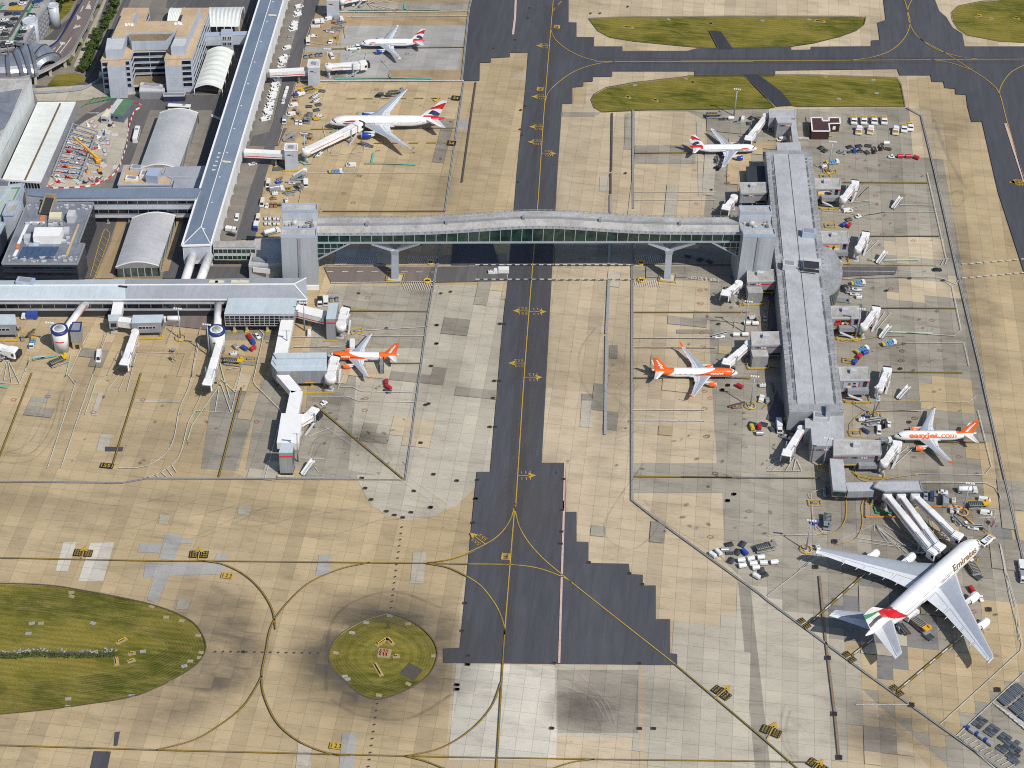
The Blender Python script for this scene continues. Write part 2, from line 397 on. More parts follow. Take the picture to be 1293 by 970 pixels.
for q in([X1(652,170),X1(700,170),X1(690,285),X1(640,285)],[X1(225,880),X1(275,890),X1(270,980),X1(215,980)],[Y2(505,595),Y2(565,596),Y2(540,678),Y2(487,678)],[Y2(495,385),Y2(522,385),Y2(490,500),Y2(460,500)],[Y2(680,416),Y2(905,418),Y2(905,434),Y2(675,432)],[Y8(885,0),Y8(935,0),Y8(925,32),Y8(882,30)],[Y8(660,345),Y8(705,345),Y8(700,382),Y8(652,382)],[Y8(595,30),Y8(632,32),Y8(622,66),Y8(588,64)],[Z3(628,895),Z3(685,895),Z3(680,965),Z3(625,965)],[Z3(1115,615),Z3(1137,615),Z3(1150,990),Z3(1125,990)]):ground('apron','conc_pale',q)
for q in([Z3(805,735),Z3(1110,735),Z3(1110,828),Z3(800,828)],[Z3(755,575),Z3(793,570),Z3(790,755),Z3(750,755)],[Z3(440,568),Z3(640,568),Z3(600,588),Z3(440,588)],[Y4(795,745),Y4(1230,745),Y4(1250,890),Y4(795,890)]):ground('apron','conc_grey',q)
for q in([Y4(675,145),Y4(718,145),Y4(718,215),Y4(675,212)],[Z7(1015,785),Z7(1205,785),Z7(1205,805),Z7(1015,805)],[Y4(535,390),Y4(590,390),Y4(585,425),Y4(535,425)]):ground('apron','conc_dim',q)
for q in([Y4(536,425),Y4(592,425),Y4(585,560),Y4(528,556)],):ground('apron','conc_pale',q)
random.seed(17)
for k in range(46):
 x0,y0=random.choice(((random.uniform(810,1180),random.uniform(150,700)),(random.uniform(0,520),random.uniform(420,600)),(random.uniform(720,900),random.uniform(150,700)),(random.uniform(400,640),random.uniform(110,600)),(random.uniform(1050,1280),random.uniform(600,960))))
 w_,h_=random.choice(((30,22),(60,14),(18,60),(16,16),(40,40),(90,12)));slabs('apron',random.choice(('conc_grey','conc_dim','conc_sand','conc_pale','conc_tan','conc_grey')),[(x0,y0),(x0+w_,y0),(x0+w_,y0+h_),(x0,y0+h_)])
ground('yard','yard',[(-60,-20),(390,-20),(300,320),(330,352),(-60,352)])
ground('road','asphalt_road',[A4(-10,0),A4(1050,0),A4(800,705),A4(700,705),A4(850,250),A4(890,155),A4(220,155),A4(20,700),A4(-160,700),A4(-100,200)])
ground('road','asphalt_road',[A4(850,155),A4(1040,0),A4(1000,130),A4(800,705),A4(710,690)])
ground('road','asphalt_road',[A2(-20,960),A2(1180,960),A2(1290,500),A2(1290,-10),A2(400,-10),A2(380,90),A2(1150,200),A2(1180,300),A2(1030,950),A2(600,900),A2(0,900)])
ground('road','asphalt_road',[A1(1250,-20),A1(1330,-20),A1(1000,800),A1(900,860),A1(600,920),A1(360,910),A1(360,870),A1(600,885),A1(850,840),A1(950,700)])
ground('road','asphalt_road',[A1(1080,-20),A1(1180,-20),A1(900,560),A1(830,690),A1(800,690),A1(960,350)])
ground('road','asphalt_road',[A1(800,-20),A1(880,-20),A1(640,300),A1(560,410),A1(430,410),A1(600,270),A1(700,190)])
ground('path','conc_pale',[A1(1060,-20),A1(1085,-20),A1(800,690),A1(740,680),A1(900,320)])
ground('path','conc_pale',[A1(330,900),A1(1050,850),A1(1290,800),A2(130,950),A3(760,60),A3(380,60)])
ground('road','asphalt_road',[A3(880,180),A3(1200,10),A3(1330,20),A3(1330,80),A3(1000,180),A3(830,340),A3(640,580),A3(560,640),A3(700,320)])
ground('road','asphalt_road',[Z5(480,200),Z5(600,205),Z5(540,380),Z5(470,530),Z5(380,530)])
ground('road','asphalt_road',[Z5(880,200),Z5(970,200),Z5(1000,470),Z5(1290,470),Z5(1290,530),Z5(820,530)])
ground('path','conc_brown',[Z5(600,205),Z5(645,205),Z5(570,530),Z5(480,530),Z5(560,350)]);ground('path','conc_brown',[Z5(890,215),Z5(930,215),Z5(850,490),Z5(810,500)])
TAXI=[(597,-10),(718,-10),(718,29),(728,29.5),(728,47.6),(750,48),(750,59.6),(786,59.6),(786,65.6),(868,65.2),(880,62),(999,59.6),(999,64),(1024,63.6),(1024,60),(1100,59.3),(1100,52),(1111,51.5),(1108,29.5),(1118.5,26),(1114,-10),(1176,-10),(1186,15),(1195,22.8),(1203,36),(1215,43.5),(1218,59.6),(1340,59.6),(1340,520),(1293,345),(1260,243),(1240,154.7),(1226.7,154.7),(1221.7,135.6),(1220,120.5),(1206.6,120),(1206,113),(1192.6,112),(1191.5,104.5),(1176.5,104),(1175,96),(1136,96),(1133,88),(979,90),(978,97),(877,97),(877,91),(773,91),(773,97.7),(748.6,98),(748.6,104),(736.6,104.7),(736.6,110),(722.8,111.5),(722.8,131.6),(710,131.6),(704,218),(694,400),(684,585.4),(714,586),(714,647.5),(728,647.5),(728,685),(743,685.6),(743,712),(794,713),(795.5,726),(811.6,727),(811.6,740.5),(828,740.5),(828,783),(846,783),(846,826),(855,827),(855,841),(560,838),(560,820),(581,819),(602,597),(619,597),(634,420),(641,356),(649,265),(652.6,218),(664.6,100),(667,67),(644,67.5),(644,73),(620,74),(620,80),(606,80),(605.5,103),(582,103)]
ground('taxiway','asphalt',TAXI)
ground('taxiway','asphalt_dark',[Z4(105,119),Z4(149,122),Z4(196,190),Z4(141,190)])
ground('taxiway','asphalt',[(572,307),(621,305),(631,336),(570,336)])
ground('road','asphalt_red',[(409,338),(545,338),(538,358),(418,358)])
ground('road','asphalt_road',[(545,338),(640,337),(640,356),(538,358)])
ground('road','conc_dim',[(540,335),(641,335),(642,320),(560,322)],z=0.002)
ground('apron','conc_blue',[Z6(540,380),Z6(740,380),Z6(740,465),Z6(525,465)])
ground('apron','conc_dim',[Z7(400,360),Z7(790,360),Z7(790,460),Z7(400,460)])  # link bridge's cast shadow put into the ground as dimmer concrete
ground('apron','conc_dim',[Z7(800,380),Z7(1290,380),Z7(1290,460),Z7(800,460)])  # right-hand stretch of the same painted bridge shadow
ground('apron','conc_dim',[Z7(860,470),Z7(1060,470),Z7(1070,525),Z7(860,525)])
ground('road','asphalt_road',[Z8(815,470),Z8(1090,470),Z8(1080,508),Z8(810,520)])
ground('road','asphalt_road',[(403,-10),(388,-10),(366,68),(345,155),(315,243),(298,304),(322,303),(335,225),(367,125),(397,22),(407,-10)])
ground('road','asphalt_road',[A7(75,500),A7(420,420),A7(330,600),A7(40,600)]);ground('road','asphalt_road',[A8(450,30),A8(620,120),A8(430,135)])
ground('road','asphalt_red',[Z5(0,700),Z5(1290,700),Z5(1290,740),Z5(1060,730),Z5(1060,790),Z5(880,770),Z5(300,700)])
ground('road','asphalt_road',[Y5(455,170),Y5(545,350),Y5(540,395),Y5(430,360),Y5(470,260)]);ground('road','asphalt_road',[Z8(440,620),Z8(520,600),Z8(520,800),Z8(440,790)])
for q in([Y5(1000,270),Y5(1210,270),Y5(1205,318),Y5(980,318)],):ground('road','conc_dim',q)
for q in([Y2(530,660),Y2(622,662),Y2(618,682),Y2(532,682)],[Y8(350,910),Y8(412,912),Y8(395,1000),Y8(330,1000)],[Y8(428,840),Y8(446,838),Y8(436,890),Y8(424,890)]):ground('taxiway','asphalt',q)
def grassy(name,poly,zm=I,m='grass',n=0):
 pts=gp(zm,*poly)
 if n:pts=smooth_pts(pts+[pts[0]],n)[:-1]
 k=MB().prism(pts,-0.5,0.05);o=k.build(name,MATS[m]);kind(o,'stuff')
 e=MB().strip(pts+[pts[0]],0.45,nz()+0.05).build('kerb',MATS['p_edge']);kind(e,'structure')
 return pts
g1=grassy('grass',[(-140,732),(-30,737),(30,738.5),(70,741),(107,747),(150,755),(190,764),(222,775),(245,788),(257,805),(260,822),(250,838),(230,852),(200,868),(165,881),(110,890),(50,898),(-30,905),(-140,912)],n=4)
rc=P(484,829);grass_mat('grass_round',rc.x,rc.y,True)
g2=grassy('grass',[X1(560,397),X1(640,425),X1(712,480),X1(742,545),X1(715,620),X1(640,675),X1(530,716),X1(460,700),X1(400,650),X1(346,590),X1(345,530),X1(385,475),X1(470,425)],m='grass_round',n=4)
grassy('grass',[Z3(572,97),Z3(700,90),Z3(1290,85),Z4(650,64),Z4(697,66),Z4(690,95),Z4(660,118),Z4(600,140),Z4(500,165),Z4(400,180),Z4(195,186),Z4(150,122),Z4(105,118),Z4(140,187),Z3(1050,236),Z3(800,212),Z3(680,192),Z3(620,160)])
grassy('grass',[Z3(600,478),Z3(660,445),Z3(800,420),Z3(1060,390),Z4(30,288),Z4(235,284),Z4(300,350),Z4(355,405),Z4(330,412),Z4(0,416),Z3(860,558),Z3(640,568),Z3(600,545),Z3(585,505)])
grassy('grass',[Z4(290,284),Z4(500,285),Z4(815,296),Z4(828,320),Z4(845,405),Z4(640,405),Z4(440,405),Z4(420,402),Z4(380,350)])
grassy('grass',[Z4(1020,50),Z4(1045,25),Z4(1130,8),Z4(1330,-10),Z4(1330,165),Z4(1200,158),Z4(1080,135),Z4(1045,110),Z4(1025,80)])
ground('taxiway','asphalt_dark',[Z4(238,284),Z4(288,284),Z4(378,350),Z4(420,402),Z4(360,405),Z4(300,350)])
for q in([A1(470,880),A1(560,770),A1(760,740),A1(860,790),A1(860,830),A1(700,880)],[A1(520,300),A1(700,130),A1(780,-20),A1(560,-20),A1(520,150),A1(430,320),A1(430,360)],[A1(960,100),A1(990,60),A1(860,330),A1(800,470),A1(690,620),A1(700,660),A1(760,560)]):
 ground('grass','grass',q);COL.objects[-1]['kind']='stuff'
def stain_mat(name,c,scale=0.06,lo=0.35,hi=0.7,amt=1.0,st=(1,1,1),rot=0.0,slab=True):
 k=NB(name);at=k.n.new('ShaderNodeAttribute');at.attribute_name='edge'
 z=k.noise(scale,k.pos(st,rot),7,0.7,0.3)
 sl_=k.brick(6.0,6.0,0.0,0.72,1.1,1.0).outputs[0]
 al=k.math('MULTIPLY',k.math('MULTIPLY',k.math('MULTIPLY',sl_,at.outputs['Fac']),k.ramp(z,[(lo,0.1),(hi,1)])),amt)if slab else k.math('MULTIPLY',k.math('MULTIPLY',at.outputs['Fac'],k.ramp(z,[(lo,0.15),(hi,1)])),amt)
 k.lk(al,k.b.inputs['Alpha']);k.b.inputs['Base Color'].default_value=_lin(c);k.b.inputs['Roughness'].default_value=0.9
 return k.m
stain_mat('stain',(0.10,0.085,0.07),amt=0.42,st=(0.35,1.2,1));stain_mat('oil',(0.05,0.045,0.04),0.5,amt=0.8,slab=False);stain_mat('ring',(0.085,0.075,0.062),0.05,0.3,0.62,0.85,(0.5,1.3,1),0.5);stain_mat('scuff',(0.13,0.11,0.085),0.03,0.35,0.7,0.30,(0.4,1.6,1));stain_mat('pale_scuff',(0.60,0.57,0.50),0.3,0.4,0.7,0.5,(0.1,1,1),0.8)
stain_mat('tyre',(0.09,0.08,0.07),0.1,0.3,0.6,0.28);stain_mat('tyre_pale',(0.62,0.58,0.5),0.1,0.3,0.6,0.22)
def fade_ring(name,m,rings,vals,z=None):
 """rings: list of closed point lists; vals: opacity at each ring"""
 n=len(rings[0]);zz=nz()if z is None else z;mb=MB()
 vs=[(p[0],p[1],zz)for r in rings for p in r]
 mb.add(vs,[(k*n+i,k*n+(i+1)%n,(k+1)*n+(i+1)%n,(k+1)*n+i)for k in range(len(rings)-1)for i in range(n)])
 o=mb.build(name,MATS[m]);a=o.data.attributes.new('edge','FLOAT','POINT')
 a.data.foreach_set('value',[v for v in vals for _ in range(n)]);return kind(o,'structure')
def blob(m,cx,cy,rx,ry,rot=0,z=None,zm=I):
 c=P(*zm(cx,cy));cs,sn=math.cos(rot),math.sin(rot)
 R=[[(c.x+f*(rx*math.cos(t)*cs-ry*math.sin(t)*sn),c.y+f*(rx*math.cos(t)*sn+ry*math.sin(t)*cs))for t in[2*PI*i/28 for i in range(28)]]for f in(0.02,0.45,0.75,1.0)]
 fade_ring('stain',m,R,(1,0.85,0.4,0),z)
def ring_stain(m,pts,outs,vals):
 c=sum(pts,Vector((0,0)))/len(pts)
 R=[[p+(p-c).normalized()*w for p in pts]for w in outs]
 fade_ring('stain',m,R,vals)
ring_stain('ring',g2,(0.2,4,10,20),(1,0.8,0.45,0))
c1=V2(P(120,822));tip=[p for p in g1 if p.x>c1.x-10]
tip=[p for p in g1]
def tipval(p):return max(0,min(1,(p.x-V2(P(150,822)).x)/35))
mbx=MB();zz=nz();N=len(g1);vv=[];ev=[]
for wd,val in((0.3,0.7),(6,0.7),(12,1.0),(19,0.8),(27,0)):
 for p in g1:
  d=Vector((p.x-c1.x,(p.y-c1.y)*1.6)).normalized();q=p+d*wd;vv.append((q.x,q.y,zz));ev.append(val*tipval(p))
mbx.add(vv,[(k*N+i,k*N+(i+1)%N,(k+1)*N+(i+1)%N,(k+1)*N+i)for k in range(4)for i in range(N)])
o=mbx.build('stain',MATS['ring']);o.data.attributes.new('edge','FLOAT','POINT').data.foreach_set('value',ev);kind(o,'structure')
for q in((760,895,24,14),(840,895,14,16),(735,900,18,10),(1110,905,22,22),(1130,930,24,18),(470,780,26,6),(460,560,14,10),(452,545,10,6),(420,505,10,5),(1195,610,14,8),(1190,160,18,30),(1215,330,14,40),(1240,420,12,60)):
 blob('stain' if q[2]<40 else 'scuff',*q)
for q in((475,570,22,18),(800,480,20,60),(770,500,9,90),(560,500,14,40),(60,640,60,8),(300,640,70,8),(200,560,30,20),(90,500,8,40),(560,220,10,60),(650,650,12,40),(690,640,10,50),(670,500,8,80),(690,300,8,70)):
 blob('scuff',*q)
random.seed(11);SP=[]
for(x0,y0,x1,y1,n)in((1065,200,1180,330,22),(1070,340,1200,470,20),(1080,470,1230,600,14),(880,230,940,420,12),(830,520,990,680,30),(20,470,330,590,24),(400,480,520,600,22),(460,110,580,220,12),(1150,600,1260,700,12),(700,400,940,600,12),(1050,690,1260,860,14)):
 for i in range(n):
  c=P(random.uniform(x0,x1),random.uniform(y0,y1));r1,r2,ro=random.uniform(0.5,1.7),random.uniform(0.4,1.0),random.uniform(0,3)
  for f,v in((0.05,1),(0.6,0.9),(1.0,0)):
   SP.append([(c.x+f*(r1*math.cos(t)*math.cos(ro)-r2*math.sin(t)*math.sin(ro)),c.y+f*(r1*math.cos(t)*math.sin(ro)+r2*math.sin(t)*math.cos(ro)),v)for t in[2*PI*k/9 for k in range(9)]])
zz=nz();mbs=MB();av=[]
for g in range(0,len(SP),3):
 mbs.add([(x,y,zz)for r in SP[g:g+3]for x,y,v in r],[(k*9+i,k*9+(i+1)%9,(k+1)*9+(i+1)%9,(k+1)*9+i)for k in(0,1)for i in range(9)])
 av+=[v for r in SP[g:g+3]for x,y,v in r]
o=mbs.build('stain',MATS['oil']);o.data.attributes.new('edge','FLOAT','POINT').data.foreach_set('value',av);kind(o,'structure')
PM=['p_yellow','p_white','p_black','p_red','p_teal','p_drain','p_hole','p_dkyel','p_pink','p_slot','p_green','p_crack','p_ltgreen','p_slotbr','p_tan']
PI_={n:i for i,n in enumerate(PM)}
ZM0=nz()+0.02
def marks(name):
 mb=MB();mb.nm=name;return mb
def fin(mb):return kind(mb.build(mb.nm,[MATS[m]for m in PM]),'structure')
def line(mb,zm,pts,w=0.6,c='p_yellow',sm=0,dz=0.008,edge=0,dash=None):
 if edge and c=='p_yellow':c='p_dkyel'
 q=gp(zm,*pts)
 if sm:q=smooth_pts(q,sm)
 if edge:mb.strip(q,w+edge,ZM0+dz-0.004,PI_['p_black'])
 if dash:
  on,off=dash;
  for a,b in zip(q,q[1:]):
   L=(b-a).length;d=(b-a)/max(L,1e-6);t=0
   while t<L:
    mb.strip([a+d*t,a+d*min(L,t+on)],w,ZM0+dz,PI_[c]);t+=on+off
 else:mb.strip(q,w,ZM0+dz,PI_[c])
def patch(mb,zm,pts,c,dz=0.004):mb.sheet(gp(zm,*pts),ZM0+dz,PI_[c])
cl=marks('taxiway_marking')
L=lambda zm,*p,**k:line(cl,zm,p,**k)
W=0.42
L(I,Z3(393,-20),Z3(392,20),Z3(380,160),Z3(345,590),Z3(320,970),Z7(303,300),Z7(250,970),Y4(205,940),X2(212,200),X2(183,560),w=W,sm=4)
L(I,X2(183,560),X2(157,990),w=W,edge=0.2)
L(X2,(213,190),(195,240),(150,290),(60,335),(0,352),(-60,362),w=W,sm=6);L(X1,(880,170),(790,200),(700,214),w=W,sm=4,edge=0.2)
L(X2,(213,200),(230,260),(280,330),(380,417),(690,662),w=W,sm=6);L(X2,(690,662),(945,877),(1120,1030),w=W,edge=0.2,sm=3)
L(I,(-20,705.5),(190,709.8),(300,710.4),(538,713),(592,714),w=W,edge=0.2,sm=3);L(X2,(75,364),(200,366),(280,376),(350,400),(382,419),w=W,sm=6)
L(X1,(490,212),(380,236),(260,291),(165,385),(123,455),(105,545),(90,630),(100,710),(150,810),(240,882),(350,922),(420,927),w=W,sm=8,edge=0.2)
L(Y8,(735,204),(820,216),(900,252),(965,310),(1010,385),(1023,460),w=W,sm=8,edge=0.2)
L(Y8,(972,632),(950,675),(900,748),(820,812),(720,870),(580,907),w=W,sm=8,edge=0.2)
L(X1,(700,215),(780,230),(850,262),w=W,sm=8,edge=0.2);L(X1,(850,262),(905,300),(960,372),(988,440),(991,480),w=W,sm=8)
L(X1,(978,655),(940,750),(860,837),(750,902),(620,931),w=W,sm=8,edge=0.2)
L(I,Y8(-20,889),Y8(580,907),X1(0,915),X1(620,930),X2(0,940),X2(440,947),X2(1100,955),w=W,edge=0.2)
L(X1,(620,930),(700,950),(800,990),w=W,sm=4,edge=0.2);L(X2,(300,985),(380,957),(450,947),w=W,sm=4,edge=0.2)
L(Z3,(380,150),(400,200),(450,246),(520,285),(600,310),(690,317),(1400,316),w=W,sm=6);L(Z3,(700,317),(600,331),(500,366),(420,420),(370,470),(352,520),w=W,sm=6)
L(Z4,(0,235),(640,232),(1400,227),w=W);L(Z4,(835,-20),(852,40),(862,95),(840,150),(790,195),(720,220),(640,232),w=W,sm=6)
L(Z4,(885,-20),(855,35),(862,95),(900,150),(1000,207),(1090,265),(1160,312),(1200,360),(1230,470),(1293,685),(1330,800),w=W,sm=6)
L(Z4,(900,150),(960,190),(1040,216),(1120,228),w=W,sm=6);L(Z4,(940,229),(1010,240),(1090,266),w=W,sm=4);L(Z4,(1330,235),(1293,250),(1240,280),(1205,330),(1200,362),w=W,sm=6)
L(Z3,(435,12),(415,32),w=W);L(Z3,(403,45),(393,62),w=W)
L(Z3,(205,-10),(200,100),(190,180),w=1.2,c='p_pink');L(X2,(360,175),(345,660),w=0.85,c='p_pink');L(X2,(362,62),(358,200),w=0.6,c='p_pink')
L(Z4,(1222,470),(1293,690),w=1.4,c='p_pink')
fin(cl)
UXW=Vector((1,0,0));UYW=Vector((0,1,0))
ar=marks('taxiway_marking')
def arrow(zm,a,b,txt,txt2=None,boxed=False,h=1.7):
 a=V2(P(*zm(*a)));b=V2(P(*zm(*b)));d=(b-a).normalized();n=Vector((-d.y,d.x))
 if boxed:
  for sgn in(1,-1):
   c=a+d*((b-a).length*0.42)+n*sgn*2.1
   ar.sheet([c-d*1.9-n*1.6,c+d*1.9-n*1.6,c+d*1.9+n*1.6,c-d*1.9+n*1.6],ZM0+0.010,PI_['p_black'])
 ar.strip([a,b-d*2.5],0.42,ZM0+0.016,0);ar.sheet([b,b-d*3.2+n*1.7,b-d*3.2-n*1.7],ZM0+0.016,0)
 c=a+(b-a)*0.42
 for sgn,t in((1,txt),(-1,txt2 or txt)):
  if boxed:
   for k in range(3):
    o=c+n*(sgn*2.1-1.3)+d*(0.75-k*1.15)
    put_text(ar,t,(o.x,o.y,ZM0+0.018),(n.x,n.y,0),(d.x,d.y,0),0,0.0,0,2.6,0.85)
  else:
   dd=d if d.x<0 else-d
   o=c+n*(sgn*0.9+(h if sgn<0 else 0)*-1)-dd*2.4
   nn=n if n.y>0 else-n
   off=c+nn*(1.1+h if sgn>0 else-1.1)-dd*2.3
   put_text(ar,t,(off.x,off.y,ZM0+0.018),(dd.x,dd.y,0),(-nn.x,-nn.y,0),0,0.0,0,4.0,h)
arrow(Z3,(374,237),(305,237),'53','52');arrow(Z3,(356,494),(282,494),'103R','101');arrow(Z3,(345,646),(270,646),'52','53');arrow(Z3,(340,722),(262,722),'103','104');arrow(Z3,(335,780),(410,780),'102','102')
arrow(Z7,(274,697),(188,695),'551');arrow(Z7,(274,699),(360,700),'113');arrow(Y4,(254,241),(165,241),'552');arrow(Y4,(250,312),(340,312),'112');arrow(Y4,(212,807),(307,807),'111')
arrow(X2,(125,305),(78,270),'553');arrow(X2,(810,766),(857,725),'121',boxed=True);arrow(Y7,(0,855),(35,785),'122',boxed=True);arrow(Y7,(185,985),(228,938),'123',boxed=True)
arrow(Y8,(303,196),(318,148),'555',boxed=True);arrow(Y8,(735,203),(744,151),'561',boxed=True);arrow(I,(1293,233),(1274,231),'105');arrow(Y1,(1293,45),(1215,48),'104')
for zm,x,y in((X2,186,342),(Z3,411,141),(Z3,327,455)):
 c=P(*zm(x,y));ar.box((c.x,c.y,ZM0+0.008),(3.6,3.8,0.004),0,0);put_text(ar,'F',(c.x+0.7,c.y+1.2,ZM0+0.014),-UXW,-UYW,2,0.02,0,1.5,2.4)
for zm,x,y in((X1,366,892),(Y8,843,260)):
 c=P(*zm(x,y));ar.box((c.x,c.y,ZM0+0.008),(4.6,3.0,0.004),0,0);put_text(ar,'1 2 3',(c.x-1.8,c.y-1,ZM0+0.014),UXW,UYW,2,0.02,0,3.6,2.0)
for zm,x,y,t in((Y7,148,385,'110'),(Y7,333,522,'110'),(Y7,526,660,'110')):
 c=V2(P(*zm(x,y)));d=Vector((0.75,0.66));n=Vector((-d.y,d.x))
 for s in(-1,1):
  e=c+n*s*1.6;ar.sheet([e-d*1.6-n*1.25,e+d*1.6-n*1.25,e+d*1.6+n*1.25,e-d*1.6+n*1.25],ZM0+0.012,2)
  for k in range(3):
   q=e+n*1.0+d*(0.5-0.95*k);put_text(ar,t,(q.x,q.y,ZM0+0.018),(-n.x,-n.y,0),(d.x,d.y,0),0,0.0,0,2.0,0.7)
c=P(*Y2(540,757));ar.box((c.x,c.y,ZM0+0.008),(5.6,3.0,0.004),0,2);put_text(ar,'1551',(c.x-2.4,c.y-1.0,ZM0+0.014),UXW,UYW,0,0.01,0,4.8,2.0)
fin(ar)
st=marks('stand_marking')
S=lambda zm,*p,**k:line(st,zm,p,**k)
for zm,a,b in((Y2,(162,288),(-10,735)),(Y2,(712,290),(565,765)),(Y2,(1218,362),(1103,815)),(Y3,(430,450),(880,828)),(Y1,(460,47),(812,49)),(Y1,(510,318),(870,318)),(Y1,(560,680),(952,682)),(Y5,(1030,125),(1420,128)),(Y4,(795,314),(1310,314)),(Y4,(795,812),(1293,816)),(Y5,(0,655),(700,660)),(Z7,(800,702),(1380,702)),(Z3,(803,778),(1160,774)),(Z2,(475,252),(1145,243)),(Z6,(470,193),(1085,193)),(Z6,(600,695),(1000,698)),(Y3,(800,241),(965,241)),(Y6,(690,238),(1100,240)),(Y1,(380,47),(470,47)),(Y5,(270,155),(350,158))):
 S(zm,a,b,w=0.45,c='p_dkyel',edge=0.3)
for a,b in(((550,503),(1100,500)),((370,657),(1100,650)),((600,728),(1090,725))):S(Z2,a,b,w=0.6,c='p_dkyel',dash=(5,4)if a[0]!=370 else None)
for a,b in(((400,180),(165,390)),((430,448),(345,515)),((785,445),(530,660))):
 S(Y7,a,b,w=1.0,c='p_black');S(Y7,a,b,w=0.6,c='p_dkyel',dz=0.012);S(Y7,a,b,w=0.6,c='p_white',dash=(3.5,4.5),dz=0.016)
for q in((1100,500),(1078,728)):c=P(*Z2(*q));st.box((c.x,c.y,ZM0+0.01),(4.5,4.5,0.004),0,2);put_text(st,'54',(c.x-1.4,c.y-1.2,ZM0+0.016),UXW,UYW,0,0.02,0,2.8,2.4)
for zm,p in((I,[(798.8,140),(799.5,265)]),(I,[(798.5,305),(797.8,500),(797.8,633),(826,655),(960,752),Y7(0,290),Y7(400,585),Y7(960,985)]),(I,[Z4(850,410),Z4(905,440),Y1(845,0),Y1(970,560),Y1(1068,970),Y6(1100,0),Y6(1200,440),Y6(1300,880)]),(I,[Z2(1180,-10),Z2(1165,60),Z2(1130,410)]),(I,[Z2(1140,420),Z6(1085,195)]),(I,[Z6(1065,345),Y3(1000,0),Y3(885,828),Y2(1293,822),Y2(740,820),Y2(620,842),Y2(-10,836)])):
 S(zm,*p,w=0.95,c='p_drain');S(zm,*p,w=0.22,c='p_slot',dz=0.012)
for zm,p,c in((Z2,[(1200,420),(1130,925)],'p_slot'),(Z3,[(690,575),(686,870)],'p_slot'),(Z7,[(683,0),(683,105)],'p_slot'),(Z7,[(683,108),(683,200)],'p_drain'),(Z7,[(678,340),(672,460)],'p_drain'),(Z7,[(674,540),(661,810)],'p_drain'),(Y4,[(662,100),(655,600)],'p_drain'),(Y7,[(212,190),(235,430),(275,755),(292,935)],'p_slotbr')):
 S(zm,*p,w=1.3 if c=='p_drain' else 0.9,c=c)
S(Z2,(300,412),(1140,412),w=1.0,c='p_white');S(Z2,(430,68),(1160,62),w=0.8,c='p_white');S(Z2,(545,90),(1160,86),w=0.5,c='p_white')
fin(st)
wl=marks('stand_marking')
Wh=lambda zm,*p,**k:line(wl,zm,p,**dict(dict(c='p_white',w=0.34),**k))
for p in([(240,770),(380,345),(345,300),(430,120),(465,60)],[(310,765),(440,380),(520,150),(545,85),(620,75)],[(600,768),(690,768),(770,745),(840,690),(880,610),(905,470),(955,350),(1010,110)],[(740,820),(820,785),(880,740),(915,680),(950,540),(985,480)],[(985,480),(1165,490),(1225,240)],[(780,800),(800,815)],[(810,785),(840,812)],[(840,768),(870,808)],[(865,750),(890,790)],[(690,185),(540,380),(640,383),(690,185)],[(640,290),(600,380)]):
 Wh(Y2,*p,sm=3 if len(p)>5 else 0)
for a in(20,60,100,140):Wh(Y2,(40,215),(a-40,340))
Wh(Y2,(0,340),(100,345),(150,220));Wh(Y2,(1110,330),(1085,485));Wh(Y2,(1110,330),(1165,490));Wh(Y2,(1115,320),(1190,390));Wh(Y2,(1150,270),(1215,260))
for p in([(310,825),(560,830),(650,795),(1000,775)],[(650,810),(700,822),(985,820)],[(305,885),(330,876),(560,876),(620,850)]):Wh(Z6,*p)
for p in([(410,408),(595,408),(655,432),(940,436)],[(560,360),(620,360),(665,382),(945,388)],[(120,330),(130,350),(250,470),(262,500),(180,815)],[(120,325),(165,130),(170,90),(140,60),(90,70)],[(400,608),(510,565)],[(360,720),(470,722)],[(580,290),(545,370)]):Wh(Y3,*p)
for y0,y1 in((97,97),(137,137)):Wh(Z7,(800,y0),(1210,y1-2))
for y in(832,880):Wh(Z7,(800,y),(1210,y+2))
for y in(112,160,474,528):Wh(Y4,(795,y),(1215 if y<200 else 1160,y+2),w=0.6)
for p in([(805,0),(900,430)],[(480,215),(590,197),(850,197)],[(410,150),(510,138),(520,155),(400,182)],[(375,462),(860,466)],[(378,535),(500,527),(870,527),(930,570),(975,790),(940,820),(700,805)],[(640,160),(860,163)],[(530,897),(705,857),(990,857),(1015,970)],[(455,125),(510,70),(430,150),(470,70)],[(480,395),(525,338),(560,338),(490,410)],[(545,770),(590,702),(622,702),(550,790)],[(875,463),(890,435),(915,430)],[(880,530),(950,560),(965,530)],[(895,460),(905,432)],[(380,495),(640,497)]):Wh(Y1,*p)
for p in([(815,62),(780,80),(545,82)],[(1050,10),(1010,35),(760,33)],[(1060,80),(1130,360),(1095,403),(740,400)],[(740,262),(620,375)],[(710,262),(650,310)],[(770,445),(1100,445),(1150,470),(1175,520)],[(0,710),(240,705),(300,690)],[(0,370),(180,250)],[(20,385),(140,310)],[(90,385),(140,310)],[(130,385),(145,320)],[(175,385),(145,320)],[(0,330),(130,290)],[(0,385),(175,385)]):Wh(Y6,*p)
for k,(ex,ey)in enumerate(((250,320),(450,270),(480,270),(520,330),(560,350),(600,380),(640,400),(690,400))):Wh(X3,(430,290),(ex-20,ey+60),w=0.2)
